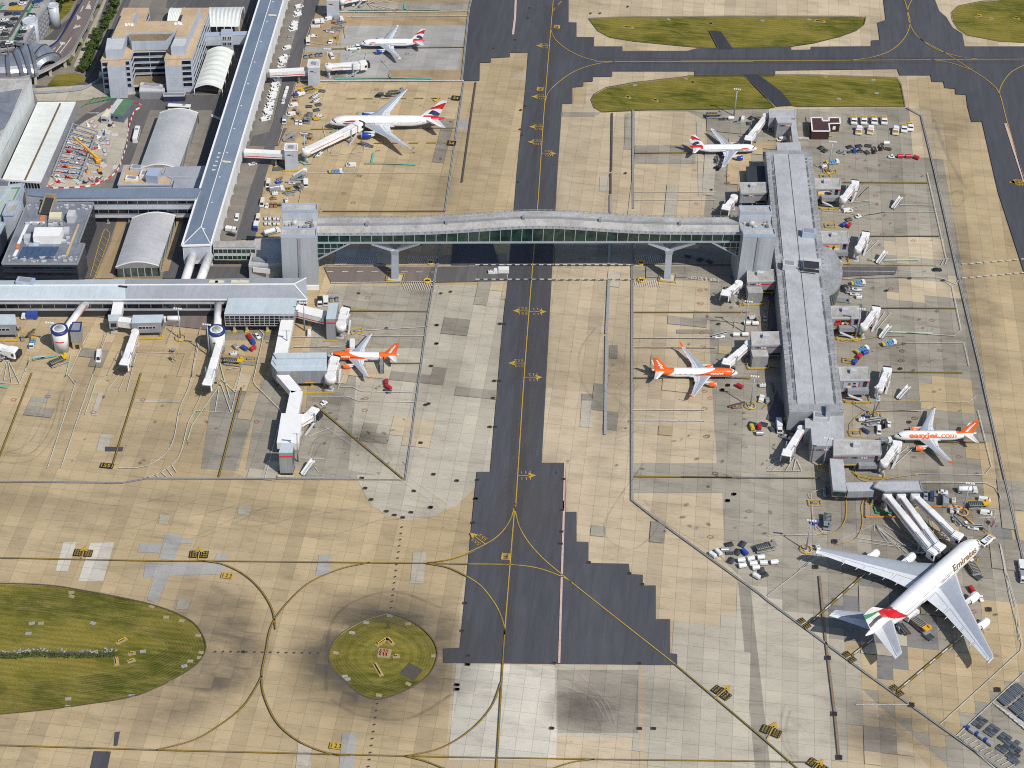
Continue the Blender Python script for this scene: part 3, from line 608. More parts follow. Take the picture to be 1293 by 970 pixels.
for p in([(330,370),(640,415),(660,380)],[(340,390),(600,425)],[(480,290),(690,420)],[(600,320),(700,400)],[(760,250),(770,330),(870,420)],[(850,330),(890,380)],[(1150,400),(1180,560),(1240,760),(1265,960)],[(1160,420),(1190,560),(1250,770),(1280,960)],[(700,45),(1080,50),(1130,80),(1160,150)],[(1000,250),(1120,255),(1130,210),(1060,195)],[(0,470),(110,440)],[(0,500),(110,455)],[(20,540),(130,470)],[(0,550),(120,450)],[(30,400),(100,440)]):Wh(X3,*p,w=0.2)
for p in([(950,60),(990,270),(1040,470),(1035,495),(705,797)],[(0,270),(150,155),(205,110)],[(1048,585),(770,845),(940,985)],[(360,716),(590,716)]):Wh(Y7,*p,w=0.3)
for k in range(8):Wh(Y7,(915+k*18,705+k*15),(1048+k*6,790+k*8),w=0.3)
for k in range(10):Wh(Y7,(780+k*22,850+k*14),(810+k*22,835+k*14),w=0.3)
for p in([(265,20),(330,5),(300,60)],[(460,750),(520,620),(580,610)],[(460,770),(430,640)],[(460,790),(640,770),(640,740)],[(470,790),(580,720)],[(470,780),(540,620)],[(550,30),(830,10)],[(640,0),(660,30),(700,0)],[(610,270),(550,300)],[(720,300),(760,345)],[(650,270),(640,310)],[(690,275),(660,310)],[(340,876),(1090,880)],[(280,440),(550,420),(540,440)]):Wh(Z2,*p,w=0.26)
for k in range(9):Wh(Z2,(655,25),(570+30*k,5 if k%2 else 55),w=0.35)
for k in range(22):Wh(Z6,(530+k*10,412+0*k),(560+k*9,462),w=0.26)
for k in range(16):Wh(Z6,(890+k*10,420),(905+k*10,460),w=0.26)
for k in range(14):Wh(Z6,(868+k*11,548),(885+k*11,590),w=0.26)
for k in range(13):Wh(Z7,(803+k*11,415),(815+k*11,460),w=0.26)
for k in range(12):Wh(Z7,(803+k*11,540),(812+k*11,574),w=0.26)
for p in([(480,465),(1050,465)],[(510,553),(1040,548)],[(490,497),(1030,500)]):Wh(Z6,*p,w=0.5,dash=None if p[0][0]!=490 else(3,4))
for y in(463,536):Wh(Z7,(0,y),(800,y),w=0.8,dash=(2.2,1.6));Wh(Z7,(20,y+3),(800,y+3),w=0.5,c='p_black',dash=(2.2,1.6))
for a,b in(((980,460),(1310,432)),((980,530),(1310,500))):Wh(Y1,a,b,w=0.8,dash=(2.2,1.6))
put_text(wl,'PIER 6 STOP',(P(*Z8(190,548)).x,P(*Z8(190,548)).y+2.2,ZM0+0.01),-UXW,-UYW,1,0.02,0,14,2.2)
for zm,p in((Z2,[(560,57),(840,53),(1020,57)]),(Z2,[(845,20),(842,55)]),(Z2,[(490,402),(760,398),(980,402)]),(Z2,[(770,375),(766,400)]),(Z2,[(640,830),(760,830),(900,836)]),(Z2,[(685,775),(675,828)]),(Z2,[(500,648),(470,672)]),(Z2,[(610,570),(605,580)]),(Z2,[(600,260),(580,268)]),(Y2,[(165,222),(340,195)]),(Y2,[(-10,358),(38,362)])):
 Wh(zm,*p,c='p_teal',w=1.0)
for zm,p in((A7,[(550,760),(600,790),(670,780)]),(A7,[(560,720),(640,770)]),(X3,[(430,190),(440,225),(560,225)]),(X3,[(700,260),(760,320)]),(Z8,[(960,440),(1200,438)]),(Y1,[(600,800),(830,808)])):Wh(zm,*p,c='p_teal' if zm is A7 else 'p_green' if zm is X3 else 'p_ltgreen',w=1.0)
Wh(A3,(820,130),(940,40),(1180,10),c='p_green',w=0.6)
for k in range(6):Wh(A3,(900+k*45,90-k*8),(950+k*45,25),c='p_green',w=0.4);Wh(A3,(860+k*50,100-k*12),(1190-k*12,40),c='p_green',w=0.3)
for k in range(8):Wh(A3,(885+k*14,182),(892+k*14,190),w=1.0)
for k in range(9):Wh(A4,(845+k*12,200+k*5),(838+k*12,222+k*5),w=0.7)
for k in range(7):Wh(Y2,(170+k*8,218),(180+k*8,204),w=0.6)
for k in range(8):Wh(Z4,(442+k*5,522),(446+k*5,531),w=0.5)
for zm,p in((Z2,[(600,60),(540,140),(545,200)]),(Z5,[(455,520),(520,300),(545,295),(550,330),(480,520)]),(A2,[(1130,300),(1190,260),(1220,150)]),(A3,[(880,190),(900,130)]),(Y1,[(250,165),(290,190),(380,195),(480,212),(590,197)]),(Y1,[(345,820),(400,850),(560,825),(700,820)]),(Y1,[(530,895),(700,858)]),(Y5,[(475,160),(470,240),(410,310)]),(Y5,[(860,440),(850,390),(900,340),(960,320),(1200,322)]),(Y5,[(820,260),(860,275),(1180,270)]),(Y5,[(830,740),(830,860),(780,930),(690,945)]),(Y6,[(500,505),(475,560),(480,650),(440,730),(340,755)]),(Y6,[(440,370),(460,420),(530,440),(620,420),(760,402)]),(Z8,[(440,640),(430,790)]),(Z8,[(815,462),(1290,464)]),(Z8,[(812,530),(1290,525)])):
 Wh(zm,*p,c='p_yellow',w=0.32,sm=4)
for k in range(7):Wh(Z5,(520-k*9,320+k*28),(545-k*9,345+k*28),c='p_yellow',w=0.25)
for zm,p in((Y2,[(530,90),(470,300),(540,305),(600,180)]),(Y2,[(690,185),(935,190),(895,305),(965,310),(1010,60)]),(Y2,[(600,190),(600,180)]),(Y2,[(880,50),(840,140)]),(Y2,[(975,480),(1050,330)]),(Y3,[(245,780),(240,815),(475,818),(430,765),(370,770)]),(Y3,[(300,185),(310,160),(500,158),(500,190)]),(Z2,[(335,250),(300,420),(205,730)]),(Z2,[(380,100),(340,215),(470,235)]),(Z2,[(530,130),(500,230)]),(Z6,[(175,130),(240,20)]),(A8,[(765,150),(700,450)]),(A8,[(520,600),(490,720)]),(Y5,[(650,760),(640,740),(770,690)]),(Y5,[(670,860),(680,920),(760,900)]),(Y6,[(220,490),(230,640),(290,705)]),(Z8,[(270,780),(270,740),(320,690)]),(Y5,[(860,450),(960,450),(1030,410),(1040,360)])):
 Wh(zm,*p,c='p_pink',w=0.3)
for zm,p in((Y2,[(430,500),(480,350),(600,260)]),(Y2,[(945,630),(970,550),(1115,340)]),(Y2,[(335,300),(360,190)]),(Y2,[(0,340),(130,280),(150,210)]),(Y2,[(1160,420),(1125,300),(1110,240)])):Wh(zm,*p,c='p_ltgreen',w=0.4)
def ringmark(zm,x,y,w=1.1,h=0.85):
 c=V2(P(*zm(x,y)));Wh_pts=[c+Vector((w*math.cos(t),h*math.sin(t)))for t in[2*PI*i/10 for i in range(11)]]
 wl.strip(Wh_pts,0.22,ZM0+0.012,PI_['p_red'])
for zm,q in((Y2,((72,424),(243,407),(474,487),(722,424),(1196,415))),(Y3,((688,417),(683,477),(139,535))),(Z6,((655,14),(577,101),(625,149),(698,627))),(Z2,((703,455),(763,176),(737,316),(857,275),(614,892),(790,62))),(Z7,((1118,154),(1136,590),(1140,657),(1146,804),(1150,874),(1270,12),(1272,47))),(Y1,((549,113),(686,110),(566,228),(738,228),(585,306),(738,340),(627,581),(832,741),(683,896),(874,893),(678,945))),(Y4,((1159,381),(1188,415),(1160,468),(1168,609),(1210,796))),(Y5,((131,450),(322,500),(173,636),(345,826),(152,955),(1118,16),(1112,68),(1178,358))),(Y6,((743,118),(970,311))),(Y7,((845,336),)),(Z4,((714,642),(52,645),(175,695)))):
 for x,y in q:ringmark(zm,x,y)
def pits(zm,qs,w=2.2,h=1.6,c='p_hole'):
 if w>1.2:w*=0.6;h*=0.62
 for x,y in qs:
  p=P(*zm(x,y));wl.box((p.x,p.y,ZM0+0.012),(w+0.35,h+0.35,0.004),0,PI_['p_slot']);wl.box((p.x,p.y,ZM0+0.016),(w,h,0.004),0,PI_[c])
pits(Y3,((667,819),(684,870),(714,927),(1028,800),(1146,832),(1015,966),(930,884),(963,641),(989,450),(1003,444),(1016,254),(1043,141),(1044,48)))
pits(Y4,((126,41),(148,41),(98,329),(124,329),(90,416),(75,561),(103,561),(12,828),(446,825),(3,923),(1274,352),(1246,375),(1273,933),(1227,42)))
pits(X2,((354,202),(352,267),(350,303),(434,359),(555,392),(593,424),(89,240),(65,480),(57,563),(74,637),(73,663),(331,659),(585,660),(41,724),(41,738),(324,854),(628,855),(586,855),(97,168),(849,174),(868,155)))
pits(X1,((855,590),(815,666),(815,682),(553,21),(583,35),(614,44),(645,25),(716,7)),2.4,1.4);pits(Z3,((252,540),(230,560),(228,657),(236,687),(216,923),(769,38),(582,72),(630,72),(758,878),(1190,962),(273,45),(266,96),(201,206),(92,249)),1.6,1.6)
pits(Y7,((197,153),(275,49),(904,327),(247,525),(272,754),(293,932),(940,655),(588,717)),3.0,3.2);pits(Y5,((268,740),(236,773),(236,190),(208,214),(1105,108),(1150,377)),2.2,2.0);pits(Y1,((600,592),(886,540),(717,530)))
pits(Z6,((652,606),(1065,606),(1114,598),(1045,767),(1044,859),(790,782)),1.8,1.2)
pits(X1,((22,543),),1,1)
for k in range(11):pits(X1,((5+k*29.5,543+k*0.5),),0.35,0.35)
for k in range(3):pits(Y8,((800+k*29,542),),0.35,0.35)
for k in range(14):pits(X1,((611-k*3.1,80+k*23),),0.35,0.35)
for k in range(10):pits(X1,((520-k*3.7,735+k*26),),0.35,0.35)
fin(wl)
gm=marks('path')
for zm,qs in((Y8,((118,433),(152,433),(106,470),(345,432),(265,318),(266,333),(563,370),(616,410),(674,423),(736,478),(706,573),(742,560),(684,591),(636,650),(488,702),(253,713),(252,742),(530,537),(747,541))),(X1,((565,405),(477,430),(425,468),(365,543),(398,630),(408,640),(633,435),(730,554),(634,658),(525,700))),(Z3,((975,98),(1185,118),(1063,398),(1098,415),(805,430))),(Z4,((725,302),(738,352),(596,373),(307,78),(483,74),(110,88),(45,310),(545,290)))):
 for x,y in qs:
  p=P(*zm(x,y));gm.box((p.x,p.y,0.07),(2.2,1.5,0.06),random.uniform(-0.5,0.5),PI_['p_tan' if random.random()<0.5 else 'p_drain'])
p=P(*X1(645,613));gm.box((p.x,p.y,0.08),(6.5,6.5,0.07),-0.45,PI_['p_slot'])
fin(gm)
for zm,pts,w,m in((Y4,[(610,60),(530,180),(540,330),(640,470)],0.6,'tyre'),(X2,[(600,60),(480,250),(560,320),(640,250),(600,170)],0.5,'tyre'),(Y3,[(400,700),(440,620),(560,590),(760,640),(820,730)],0.6,'tyre'),(Y3,[(430,710),(470,640),(580,610),(720,650),(770,740)],0.6,'tyre'),(Y3,[(820,800),(1060,960)],1.0,'tyre_pale'),(Y3,[(860,780),(1100,950)],1.0,'tyre_pale'),(Y3,[(480,560),(640,670)],0.7,'tyre_pale'),(Y7,[(70,720),(55,800),(70,880),(110,940)],0.6,'tyre'),(Y7,[(95,740),(78,810),(90,880),(130,940)],0.6,'tyre'),*[(X2,[(345+13*q,690+(q*37)%60),(430+11*q,760+(q*53)%50),(470+9*q,850-(q*29)%70)],0.35,'tyre_pale' if q%2 else 'tyre')for q in range(7)],*[(I,[(698+o*0.75,-5),(686+o*0.85,150),(665+o*0.95,430),(651+o,640),(636+o,835)],w_,'tyre' if o in(-7,6)else 'tyre_pale')for o,w_ in((-7,2.6),(6,2.6))],*[(I,[(760,78+o),(950,78+o),(1290,77+o)],2.0,'tyre' if abs(o)<4 else 'tyre_pale')for o in(-3,3)],*[(Y4,[(620+(q*67)%200,100+45*q),(700+(q*31)%150,160+45*q),(690+(q*91)%100,260+40*q)],0.3,'tyre')for q in range(10)],*[(I,[(60+(q*83)%480,625+(q*7)%60),(150+(q*83)%480,640+(q*13)%50),(240+(q*83)%480,622+(q*11)%60)],0.3,'tyre')for q in range(9)],(X1,[(330,690),(360,420),(560,320),(760,380)],1.2,'tyre'),(X1,[(350,720),(460,780),(640,790),(800,700)],1.2,'tyre'),(Z4,[(960,470),(1010,600),(1080,720)],1.2,'tyre'),(Y1,[(920,110),(960,90),(1000,120),(960,170),(920,140)],0.6,'tyre'),(Z3,[(0,700),(200,640)],0.6,'tyre_pale'),(Y2,[(0,740),(160,730),(280,600),(330,400)],0.5,'tyre'),(Y2,[(0,700),(150,700),(260,570),(310,380)],0.5,'tyre'),(Y2,[(40,690),(140,650),(210,540),(250,380)],0.4,'tyre'),(Z2,[(500,960),(560,800),(640,700)],0.6,'tyre')):
 q=smooth_pts(gp(zm,*pts),8);mb=MB().strip(q,w,nz()+0.03);ob=mb.build('stain',MATS[m]);ob.data.attributes.new('edge','FLOAT','POINT').data.foreach_set('value',[1.0]*len(mb.v));kind(ob,'structure')
B1,B2,B3,B4=Zm(900,110,7.98),Zm(900,220,7.98),Zm(1020,130,7.98),Zm(900,330,7.98)
B5,B6,B7,B8=Zm(1030,340,7.98),Zm(920,440,7.98),Zm(1030,450,7.98),Zm(980,520,7.98)
C1,C2,C3,C4=Zm(0,370,7.98),Zm(220,370,7.98),Zm(330,380,7.98),Zm(330,490,7.98)
C5,C6,C7,C8=Zm(880,650,7.98),Zm(1150,590,9.042),Zm(1180,850,8.08),Zm(440,20,7.98)
def clad(name,c,pw=1.2,ph=0.0,joint=0.75,rough=0.45,metal=0.0,spec=0.5,var=0.1):
 """wall cladding: upright / level joints laid out along the wall"""
 k=NB(name);tc=k.tc.outputs['Object']
 sx=k.n.new('ShaderNodeSeparateXYZ');k.lk(tc,sx.inputs[0]);s=k.math('ADD',sx.outputs[0],sx.outputs[1]);cx=k.n.new('ShaderNodeCombineXYZ');k.lk(s,cx.inputs[0]);k.lk(sx.outputs[2],cx.inputs[1])
 t=k.brick(pw,ph or 500,0.07,0.94,1.04,joint,cx.outputs[0])
 nz_=k.noise(0.3,k.pos((1,1,0.25)),5,0.7)
 base=k.mix(c,t.outputs[0],1.0,'MULTIPLY');base=k.mix(base,k.ramp(nz_,[(0.3,1-var*1.6),(0.7,1+var)]),1.0,'MULTIPLY')
 return k.end(base,rough,metal,spec)
def roofing(name,c,pw=2.0,ang=0.0,joint=0.86,rough=0.6,stainy=0.25,ph=0.0,metal=0.0):
 k=NB(name);v=k.pos((1,1,1),ang)
 t=k.brick(pw,ph or 500,0.06,0.96,1.03,joint,v);a=k.noise(0.07,None,6,0.7,0.5);b=k.noise(0.9,k.pos((1,0.4,1),ang),5,0.75)
 base=k.mix(c,t.outputs[0],1.0,'MULTIPLY');base=k.mix(base,k.ramp(a,[(0.3,1-stainy),(0.62,1.06)]),1.0,'MULTIPLY');base=k.mix(base,k.ramp(b,[(0.3,1-stainy*0.6),(0.6,1.04)]),1.0,'MULTIPLY')
 return k.end(base,rough,metal,0.4)
roofing('roof_pier',(0.43,0.44,0.455),6.5,PI/2,0.9,0.55,0.22);roofing('roof_edge',(0.36,0.37,0.38),1.6,0,0.8,0.6,0.4,1.6)
roofing('roof_dirt',(0.17,0.175,0.185),3,0,0.9,0.7,0.5);roofing('roof_blue',(0.17,0.215,0.28),0.9,0.0,0.9,0.45,0.12);roofing('roof_pale',(0.47,0.54,0.58),0.8,0,0.92,0.45,0.1);roofing('roof_grey',(0.33,0.35,0.39),0.7,0,0.9,0.5,0.15)
roofing('roof_cream',(0.47,0.46,0.44),2.0,0,0.9,0.65,0.4);roofing('roof_tan',(0.50,0.37,0.235),50,0,0.9,0.9,0.22);roofing('roof_dktan',(0.27,0.205,0.13),50,0,0.9,0.9,0.4)
roofing('roof_maroon',(0.085,0.04,0.038),0.8,0,0.75,0.6,0.2);roofing('roof_white',(0.66,0.69,0.66),0.8,PI/2,0.95,0.5,0.10);roofing('roof_slate',(0.21,0.23,0.27),2.2,0,0.85,0.6,0.35,2.2)
roofing('roof_hangar',(0.43,0.44,0.455),1.0,PI/2,0.95,0.5,0.15);roofing('roof_green',(0.40,0.46,0.43),1.4,0,0.9,0.6,0.2);roofing('roof_dark',(0.04,0.045,0.055),1.0,0,0.8,0.6,0.2);roofing('roof_deck',(0.36,0.35,0.33),8,0,0.8,0.8,0.3,8)
clad('wall_grey',(0.27,0.28,0.305),1.5,0.0,0.7);clad('wall_pier',(0.30,0.31,0.335),3.0,1.1,0.72);clad('wall_tower',(0.40,0.425,0.46),2.3,0,0.86,0.4,0.15,var=0.05);clad('wall_pale',(0.50,0.54,0.60),2.4,2.4,0.86,0.4,0.1,var=0.05)
clad('wall_white',(0.72,0.735,0.76),2.4,0,0.86,0.45);clad('wall_slate',(0.03,0.04,0.062),1.8,3.2,0.6,0.3);clad('wall_office',(0.42,0.47,0.55),3.2,0,0.88,var=0.05);clad('wall_warehouse',(0.58,0.62,0.62),1.1,0,0.82)
clad('wall_brown',(0.05,0.022,0.02),0.8,0,0.7);clad('wall_sand',(0.42,0.31,0.18),2.0,0,0.85);clad('wall_tube',(0.74,0.74,0.73),1.8,0,0.85,0.35);clad('wall_carpark',(0.26,0.275,0.30),1.4,0.9,0.35,0.5)
mat('m_white',(0.78,0.78,0.77),0.4,0,0.08);mat('m_lgrey',(0.50,0.51,0.53),0.5,0,0.12);mat('m_grey',(0.26,0.27,0.29),0.5,0,0.15);mat('m_dark',(0.03,0.032,0.036),0.6,0,0.2);mat('m_steel',(0.40,0.44,0.50),0.4,0.3,0.1)
mat('m_yellow',(0.62,0.40,0.02),0.5,0,0.12);mat('m_orange',(0.72,0.30,0.05),0.5,0,0.1);mat('m_red',(0.55,0.03,0.03),0.45,0,0.1);mat('m_blue',(0.03,0.12,0.45),0.4,0,0.1);mat('m_navy',(0.02,0.035,0.16),0.4,0,0.05);mat('m_cyan',(0.08,0.32,0.62),0.4,0,0.1)
mat('m_rubber',(0.022,0.022,0.022),0.85,0,0.2);mat('m_green',(0.13,0.30,0.14),0.5,0,0.1);mat('m_brown',(0.16,0.10,0.06),0.7,0,0.2);mat('m_cream',(0.66,0.62,0.44),0.5,0,0.1);mat('m_paleblue',(0.42,0.50,0.62),0.35,0.2,0.08);mat('m_concrete',(0.46,0.43,0.37),0.8,0,0.2);mat('m_silver',(0.46,0.47,0.50),0.32,0.75,0.08);mat('m_solar',(0.06,0.10,0.18),0.2,0.1,0.2)
mat('m_black',(0.012,0.012,0.014),0.5,0,0);mat('m_orangebr',(0.55,0.20,0.08),0.6,0,0.15);mat('m_amber',(0.72,0.36,0.05),0.5,0,0.2);mat('m_skin',(0.42,0.2,0.13),0.6,0,0.1)
def glassm(name,c,rough=0.12):
 k=NB(name);n=k.noise(0.35,k.pos((1,1,1)),3,0.5)
 return k.end(k.mix(c,tuple(x*0.4 for x in c),k.ramp(n,[(0.4,0),(0.6,1)])),rough,0.0,0.7)
glassm('g_green',(0.014,0.05,0.04));glassm('g_dark',(0.018,0.022,0.032));glassm('g_blue',(0.025,0.04,0.065));glassm('g_teal',(0.05,0.09,0.09))
def RP(zm,pts,z):return[V2(P(*zm(*p),z))for p in pts]
def sh(poly,d):
 """offset a convex-ish outline inward by d"""
 n=len(poly);ar=sum(a.x*b.y-b.x*a.y for a,b in zip(poly,poly[1:]+poly[:1]));s=1 if ar>0 else-1;out=[]
 for i in range(n):
  a,b,c=poly[i-1],poly[i],poly[(i+1)%n]
  d1=(b-a).normalized();d2=(c-b).normalized();n1=Vector((-d1.y,d1.x))*s;n2=Vector((-d2.y,d2.x))*s
  m=(n1+n2);m=m/max(0.3,m.length_squared)*2
  out.append(b+m*d*0.5*1.0 if True else b)
 return out
def block(t,poly,z0,z1,wall,roof,par=0.7,parm=None,pw=0.5):
 """walls, roof deck and a raised parapet as parts of t"""
 MB().prism(poly,z0,z1).build('wall',MATS[wall],t)
 inn=sh(poly,pw)
 MB().prism(inn,z1,z1+0.12).build('roof',MATS[roof],t)
 if par:
  mb=MB();n=len(poly)
  out=sh(poly,-0.06)
  vs=[(p.x,p.y,z1-0.5)for p in out]+[(p.x,p.y,z1+par)for p in out]+[(p.x,p.y,z1+par)for p in inn]+[(p.x,p.y,z1-0.2)for p in inn]
  fs=[]
  for k in range(3):
   for i in range(n):
    j=(i+1)%n;fs.append((k*n+i,k*n+j,(k+1)*n+j,(k+1)*n+i))
  mb.add(vs,fs);mb.build('parapet',MATS[parm or 'm_lgrey'],t)
def band(t,a,b,z0,z1,proud=0.12,m='g_dark',nm='window',n=0,fr='m_lgrey',depth=0.3):
 """glazed strip on the wall from a to b (outside on the right-hand side of a->b)"""
 a,b=V2(a),V2(b);d=(b-a).normalized();o=Vector((d.y,-d.x))
 mb=MB();mb.prism([a+o*proud,b+o*proud,b-o*depth,a-o*depth],z0,z1)
 w_=mb.build(nm,MATS[m],t)
 if n:
  f=MB();L=(b-a).length
  for i in range(n+1):
   c=a+d*(L*i/n)+o*(proud+0.03);f.box((c.x,c.y,(z0+z1)/2),(0.22,0.22,z1-z0+0.1),math.atan2(d.y,d.x))
  for z in(z0,z1):c=(a+b)/2+o*(proud+0.04);f.box((c.x,c.y,z),(L,0.2,0.24),math.atan2(d.y,d.x))
  f.build('frame',MATS[fr],w_)
 return w_
def unit(t,zm,x,y,z,d,m='m_lgrey',nm='roof_unit',rz=0.0,grille=True):
 c=P(*zm(x,y),z);mb=MB();mb.box((c.x,c.y,z+d[2]/2),d,rz,0)
 if grille:
  mb.box((c.x,c.y,z+d[2]+0.08),(d[0]*0.7,d[1]*0.7,0.16),rz,1)
  mb.box((c.x-d[0]*0.5-0.03,c.y,z+d[2]*0.5),(0.06,d[1]*0.8,d[2]*0.7),rz,1)
 return mb.build(nm,[MATS[m],MATS['m_grey']],t)
def sign(t,txt,a,b,z,h,m='m_black',nm='sign_lettering',proud=0.16,bold=0.02,w=None):
 a,b=V2(a),V2(b);d=(b-a).normalized();o=Vector((d.y,-d.x));p=a+o*proud
 mb=MB();put_text(mb,txt,(p.x,p.y,z),(d.x,d.y,0),(0,0,1),0,bold,0,w,h);return mb.build(nm,MATS[m],t)
def hexlogo(t,c,d,h,proud=0.18):
 """white board with a red hexagon made of four triangles"""
 o=Vector((d.y,-d.x));p=V2(c)+o*proud;z=c[2];mb=MB()
 def q(u,v,e=0.0):return(p.x+d.x*u+o.x*e,p.y+d.y*u+o.y*e,z+v)
 w_=h
 mb.add([q(-w_,-h/2),q(w_,-h/2),q(w_,h/2),q(-w_,h/2)],[(0,1,2,3)],0)
 for tri in(((-w_/2,h/2),(0,0),(w_/2,h/2)),((-w_/2,-h/2),(w_/2,-h/2),(0,0)),((w_/2,h/2),(0,0),(w_/2,-h/2)),((w_/2,h/2),(w_/2,-h/2),(w_,0)),((-w_/2,h/2),(-w_/2,-h/2),(0,0)),((-w_/2,h/2),(-w_,0),(-w_/2,-h/2))):
  red=tri in(((w_/2,h/2),(w_/2,-h/2),(w_,0)),((-w_/2,h/2),(-w_,0),(-w_/2,-h/2)),((-w_/2,h/2),(0,0),(w_/2,h/2)),((-w_/2,-h/2),(w_/2,-h/2),(0,0)))
  if red:mb.add([q(*tri[0],0.02),q(*tri[1],0.02),q(*tri[2],0.02)],[(0,1,2)],1)
 return mb.build('logo_panel',[MATS['m_white'],MATS['m_red']],t)
def stripe(t,a,b,z,h,m='m_red',nm='stripe',proud=0.14):return band(t,a,b,z,z+h,proud,m,nm,0,depth=0.05)
HP=11.0
T=thing('terminal_pier','long grey metal-roofed satellite pier with a semicircular bulge on its right','building',P(1000,400))
T.location=(0,0,0)
rf=RP(I,[(966.5,191),(1024,191),(1065,521.5),(996.6,521.5)],HP)
tl,tr,br,bl=rf
fr=lambda u,v:tl+(tr-tl)*u+((bl-tl)+((br-tr)-(bl-tl))*u)*v
MB().prism(rf,0,HP).build('wall',MATS['wall_pier'],T)
mb=MB()
mb.prism(rf,HP+0.003,HP+0.5);mb.build('roof',MATS['roof_edge'],T)
mb=MB()
for u0,u1 in((0.16,0.475),(0.495,0.83)):
 mb.prism([fr(u0,0.02),fr(u1,0.02),fr(u1,0.975),fr(u0,0.975)],HP+0.5,HP+0.95)
mb.build('roof_panel',MATS['roof_pier'],T)
mb=MB();mb.prism([fr(0.477,0.02),fr(0.493,0.02),fr(0.493,0.975),fr(0.477,0.975)],HP+0.45,HP+0.62);mb.build('gutter',MATS['m_grey'],T)
mb=MB()
random.seed(3)
for u in(0.122,0.868):
 for k in range(170):
  v=random.uniform(0.03,0.97);l=random.uniform(0.003,0.016);w_=random.uniform(0.004,0.024)
  mb.sheet([fr(u-w_,v),fr(u+w_,v),fr(u+w_*0.7,v+l),fr(u-w_,v+l)],HP+0.53+k*0.001)
mb.build('weathering',MATS['roof_dirt'],T);COL.objects[-1]['kind']='stuff'
mb=MB()
for u in(0.03,0.965):
 for k in range(60):
  p=fr(u,(k+0.5)/60);mb.box((p.x,p.y,HP+0.62),(0.9,0.45,0.22))
mb.build('roof_anchor',MATS['m_grey'],T);COL.objects[-1]['kind']='stuff'
ac=V2(P(1038,341,HP));ra=(V2(P(1062.7,341,HP))-ac).length
arcs=[ac+Vector((ra*math.cos(t),ra*2.0*math.sin(t)))for t in[(-88+176*i/24)*PI/180 for i in range(25)]]
poly=arcs+[fr(0.97,0.57),fr(0.97,0.30)]
poly=arcs+[fr(0.9,0.34),fr(0.9,0.56)]
MB().prism(poly,0.0,HP-0.01).build('bay_wall',MATS['g_green'],T);MB().prism(sh(poly,-0.5),HP-1.6,HP+0.46).build('bay_roof',MATS['roof_edge'],T)
mb=MB()
for i in range(1,24):mb.box((arcs[i].x,arcs[i].y,HP/2-0.5),(0.3,0.3,HP-1.2),0)
mb.build('mullion',MATS['m_grey'],T);COL.objects[-1]['kind']='stuff'
unit(T,B2,965,620,HP+0.9,(6.5,4.5,3.0),'m_paleblue');unit(T,B2,765,945,HP+0.9,(6.0,4.5,3.0),'m_lgrey');u_=unit(T,B2,995,940,HP+0.9,(8,6,3.4),'m_lgrey',grille=False)
mb=MB();c=P(*B2(995,915),HP+4.3);mb.box((c.x,c.y,HP+4.5),(7,5,0.3));mb.box((c.x,c.y-3.1,HP+3.2),(7.4,0.1,1.6));mb.build('grille',MATS['m_dark'],u_)
a_=P(*B2(820,935),HP+2);b_=P(*B2(930,935),HP+2);MB().bar((a_.x,a_.y,HP+1.5),(b_.x,b_.y,HP+1.5),0.7,0.5).build('duct',MATS['m_grey'],T)
for nm,q,z,lab in(('north_end',[B1(640,570),B1(880,560),B1(890,660),B1(655,660)],9.0,0),('south_end',[B8(290,75),B8(400,70),B8(680,20),B8(682,300),B8(575,345),B8(365,350),B8(350,170),B8(295,165)],9.0,0)):
 poly=RP(I,q,z);MB().prism(poly,0,z).build('wall',MATS['wall_pier'],T);MB().prism(sh(poly,-0.15),z,z+0.35).build('roof',MATS['roof_edge' if lab else 'roof_pier'],T)
unit(T,B8,440,70,9.4,(6,4,2.2));unit(T,B8,510,50,9.4,(2,6,4.5),'m_steel')
p0,p1=RP(I,[B8(365,352),B8(575,348)],9.0);stripe(T,p0+(p1-p0)*0.02,p0+(p1-p0)*0.13,6.9,0.5);stripe(T,p0+(p1-p0)*0.87,p0+(p1-p0)*0.99,6.9,0.5);sign(T,'HSBC',p0+(p1-p0)*0.22,p1,6.7,0.9);q=p0+(p1-p0)*0.7;hexlogo(T,Vector((q.x,q.y,7.1)),(p1-p0).normalized(),1.1)
p0,p1=RP(I,[B6(620,655),B6(1150,650)],HP)
def gate_room(q,z,label,side,ad=None,hs=False,open_=True):
 t=thing('gate_room',label,'gate room',(0,0,0),0,'gate rooms along the satellite pier')
 poly=RP(I,q,z);block(t,poly,3.4 if open_ else 0,z,'wall_grey','roof_cream',0.35,'m_lgrey',0.35)
 a,b=poly[3],poly[2];d=(b-a).normalized();n=Vector((d.y,-d.x));L=(b-a).length;W_=(poly[0]-poly[3]).length
 mb=MB()
 for u in(0.08,0.5,0.92):
  for v in(0.1,0.9):c=a+(b-a)*u+(poly[0]-a)*v;mb.box((c.x,c.y,1.7),(0.6,0.6,3.4),math.atan2(d.y,d.x))
 if open_:mb.build('column',MATS['m_grey'],t);COL.objects[-1]['kind']='stuff'
 c=(poly[0]+poly[1]+poly[2]+poly[3])/4;u=MB();u.box((c.x-0.4,c.y+0.3,z+1.0),(3.0,2.0,1.7));u.box((c.x-2.0,c.y+0.3,z+0.9),(0.2,1.8,1.4),0,1);u.build('roof_unit',[MATS['m_lgrey'],MATS['m_grey']],t)
 return t,a,b,d,n,L,z
def step_box(t,a,d,n,u0,u1,dep,z0,z1,wall='wall_pier'):
 q=[a+d*u0,a+d*u1,a+d*u1+n*dep,a+d*u0+n*dep];MB().prism(q,z0,z1).build('stair_wall',MATS[wall],t);MB().prism(sh(q,-0.1),z1,z1+0.3).build('stair_roof',MATS['roof_cream'],t)
 return q
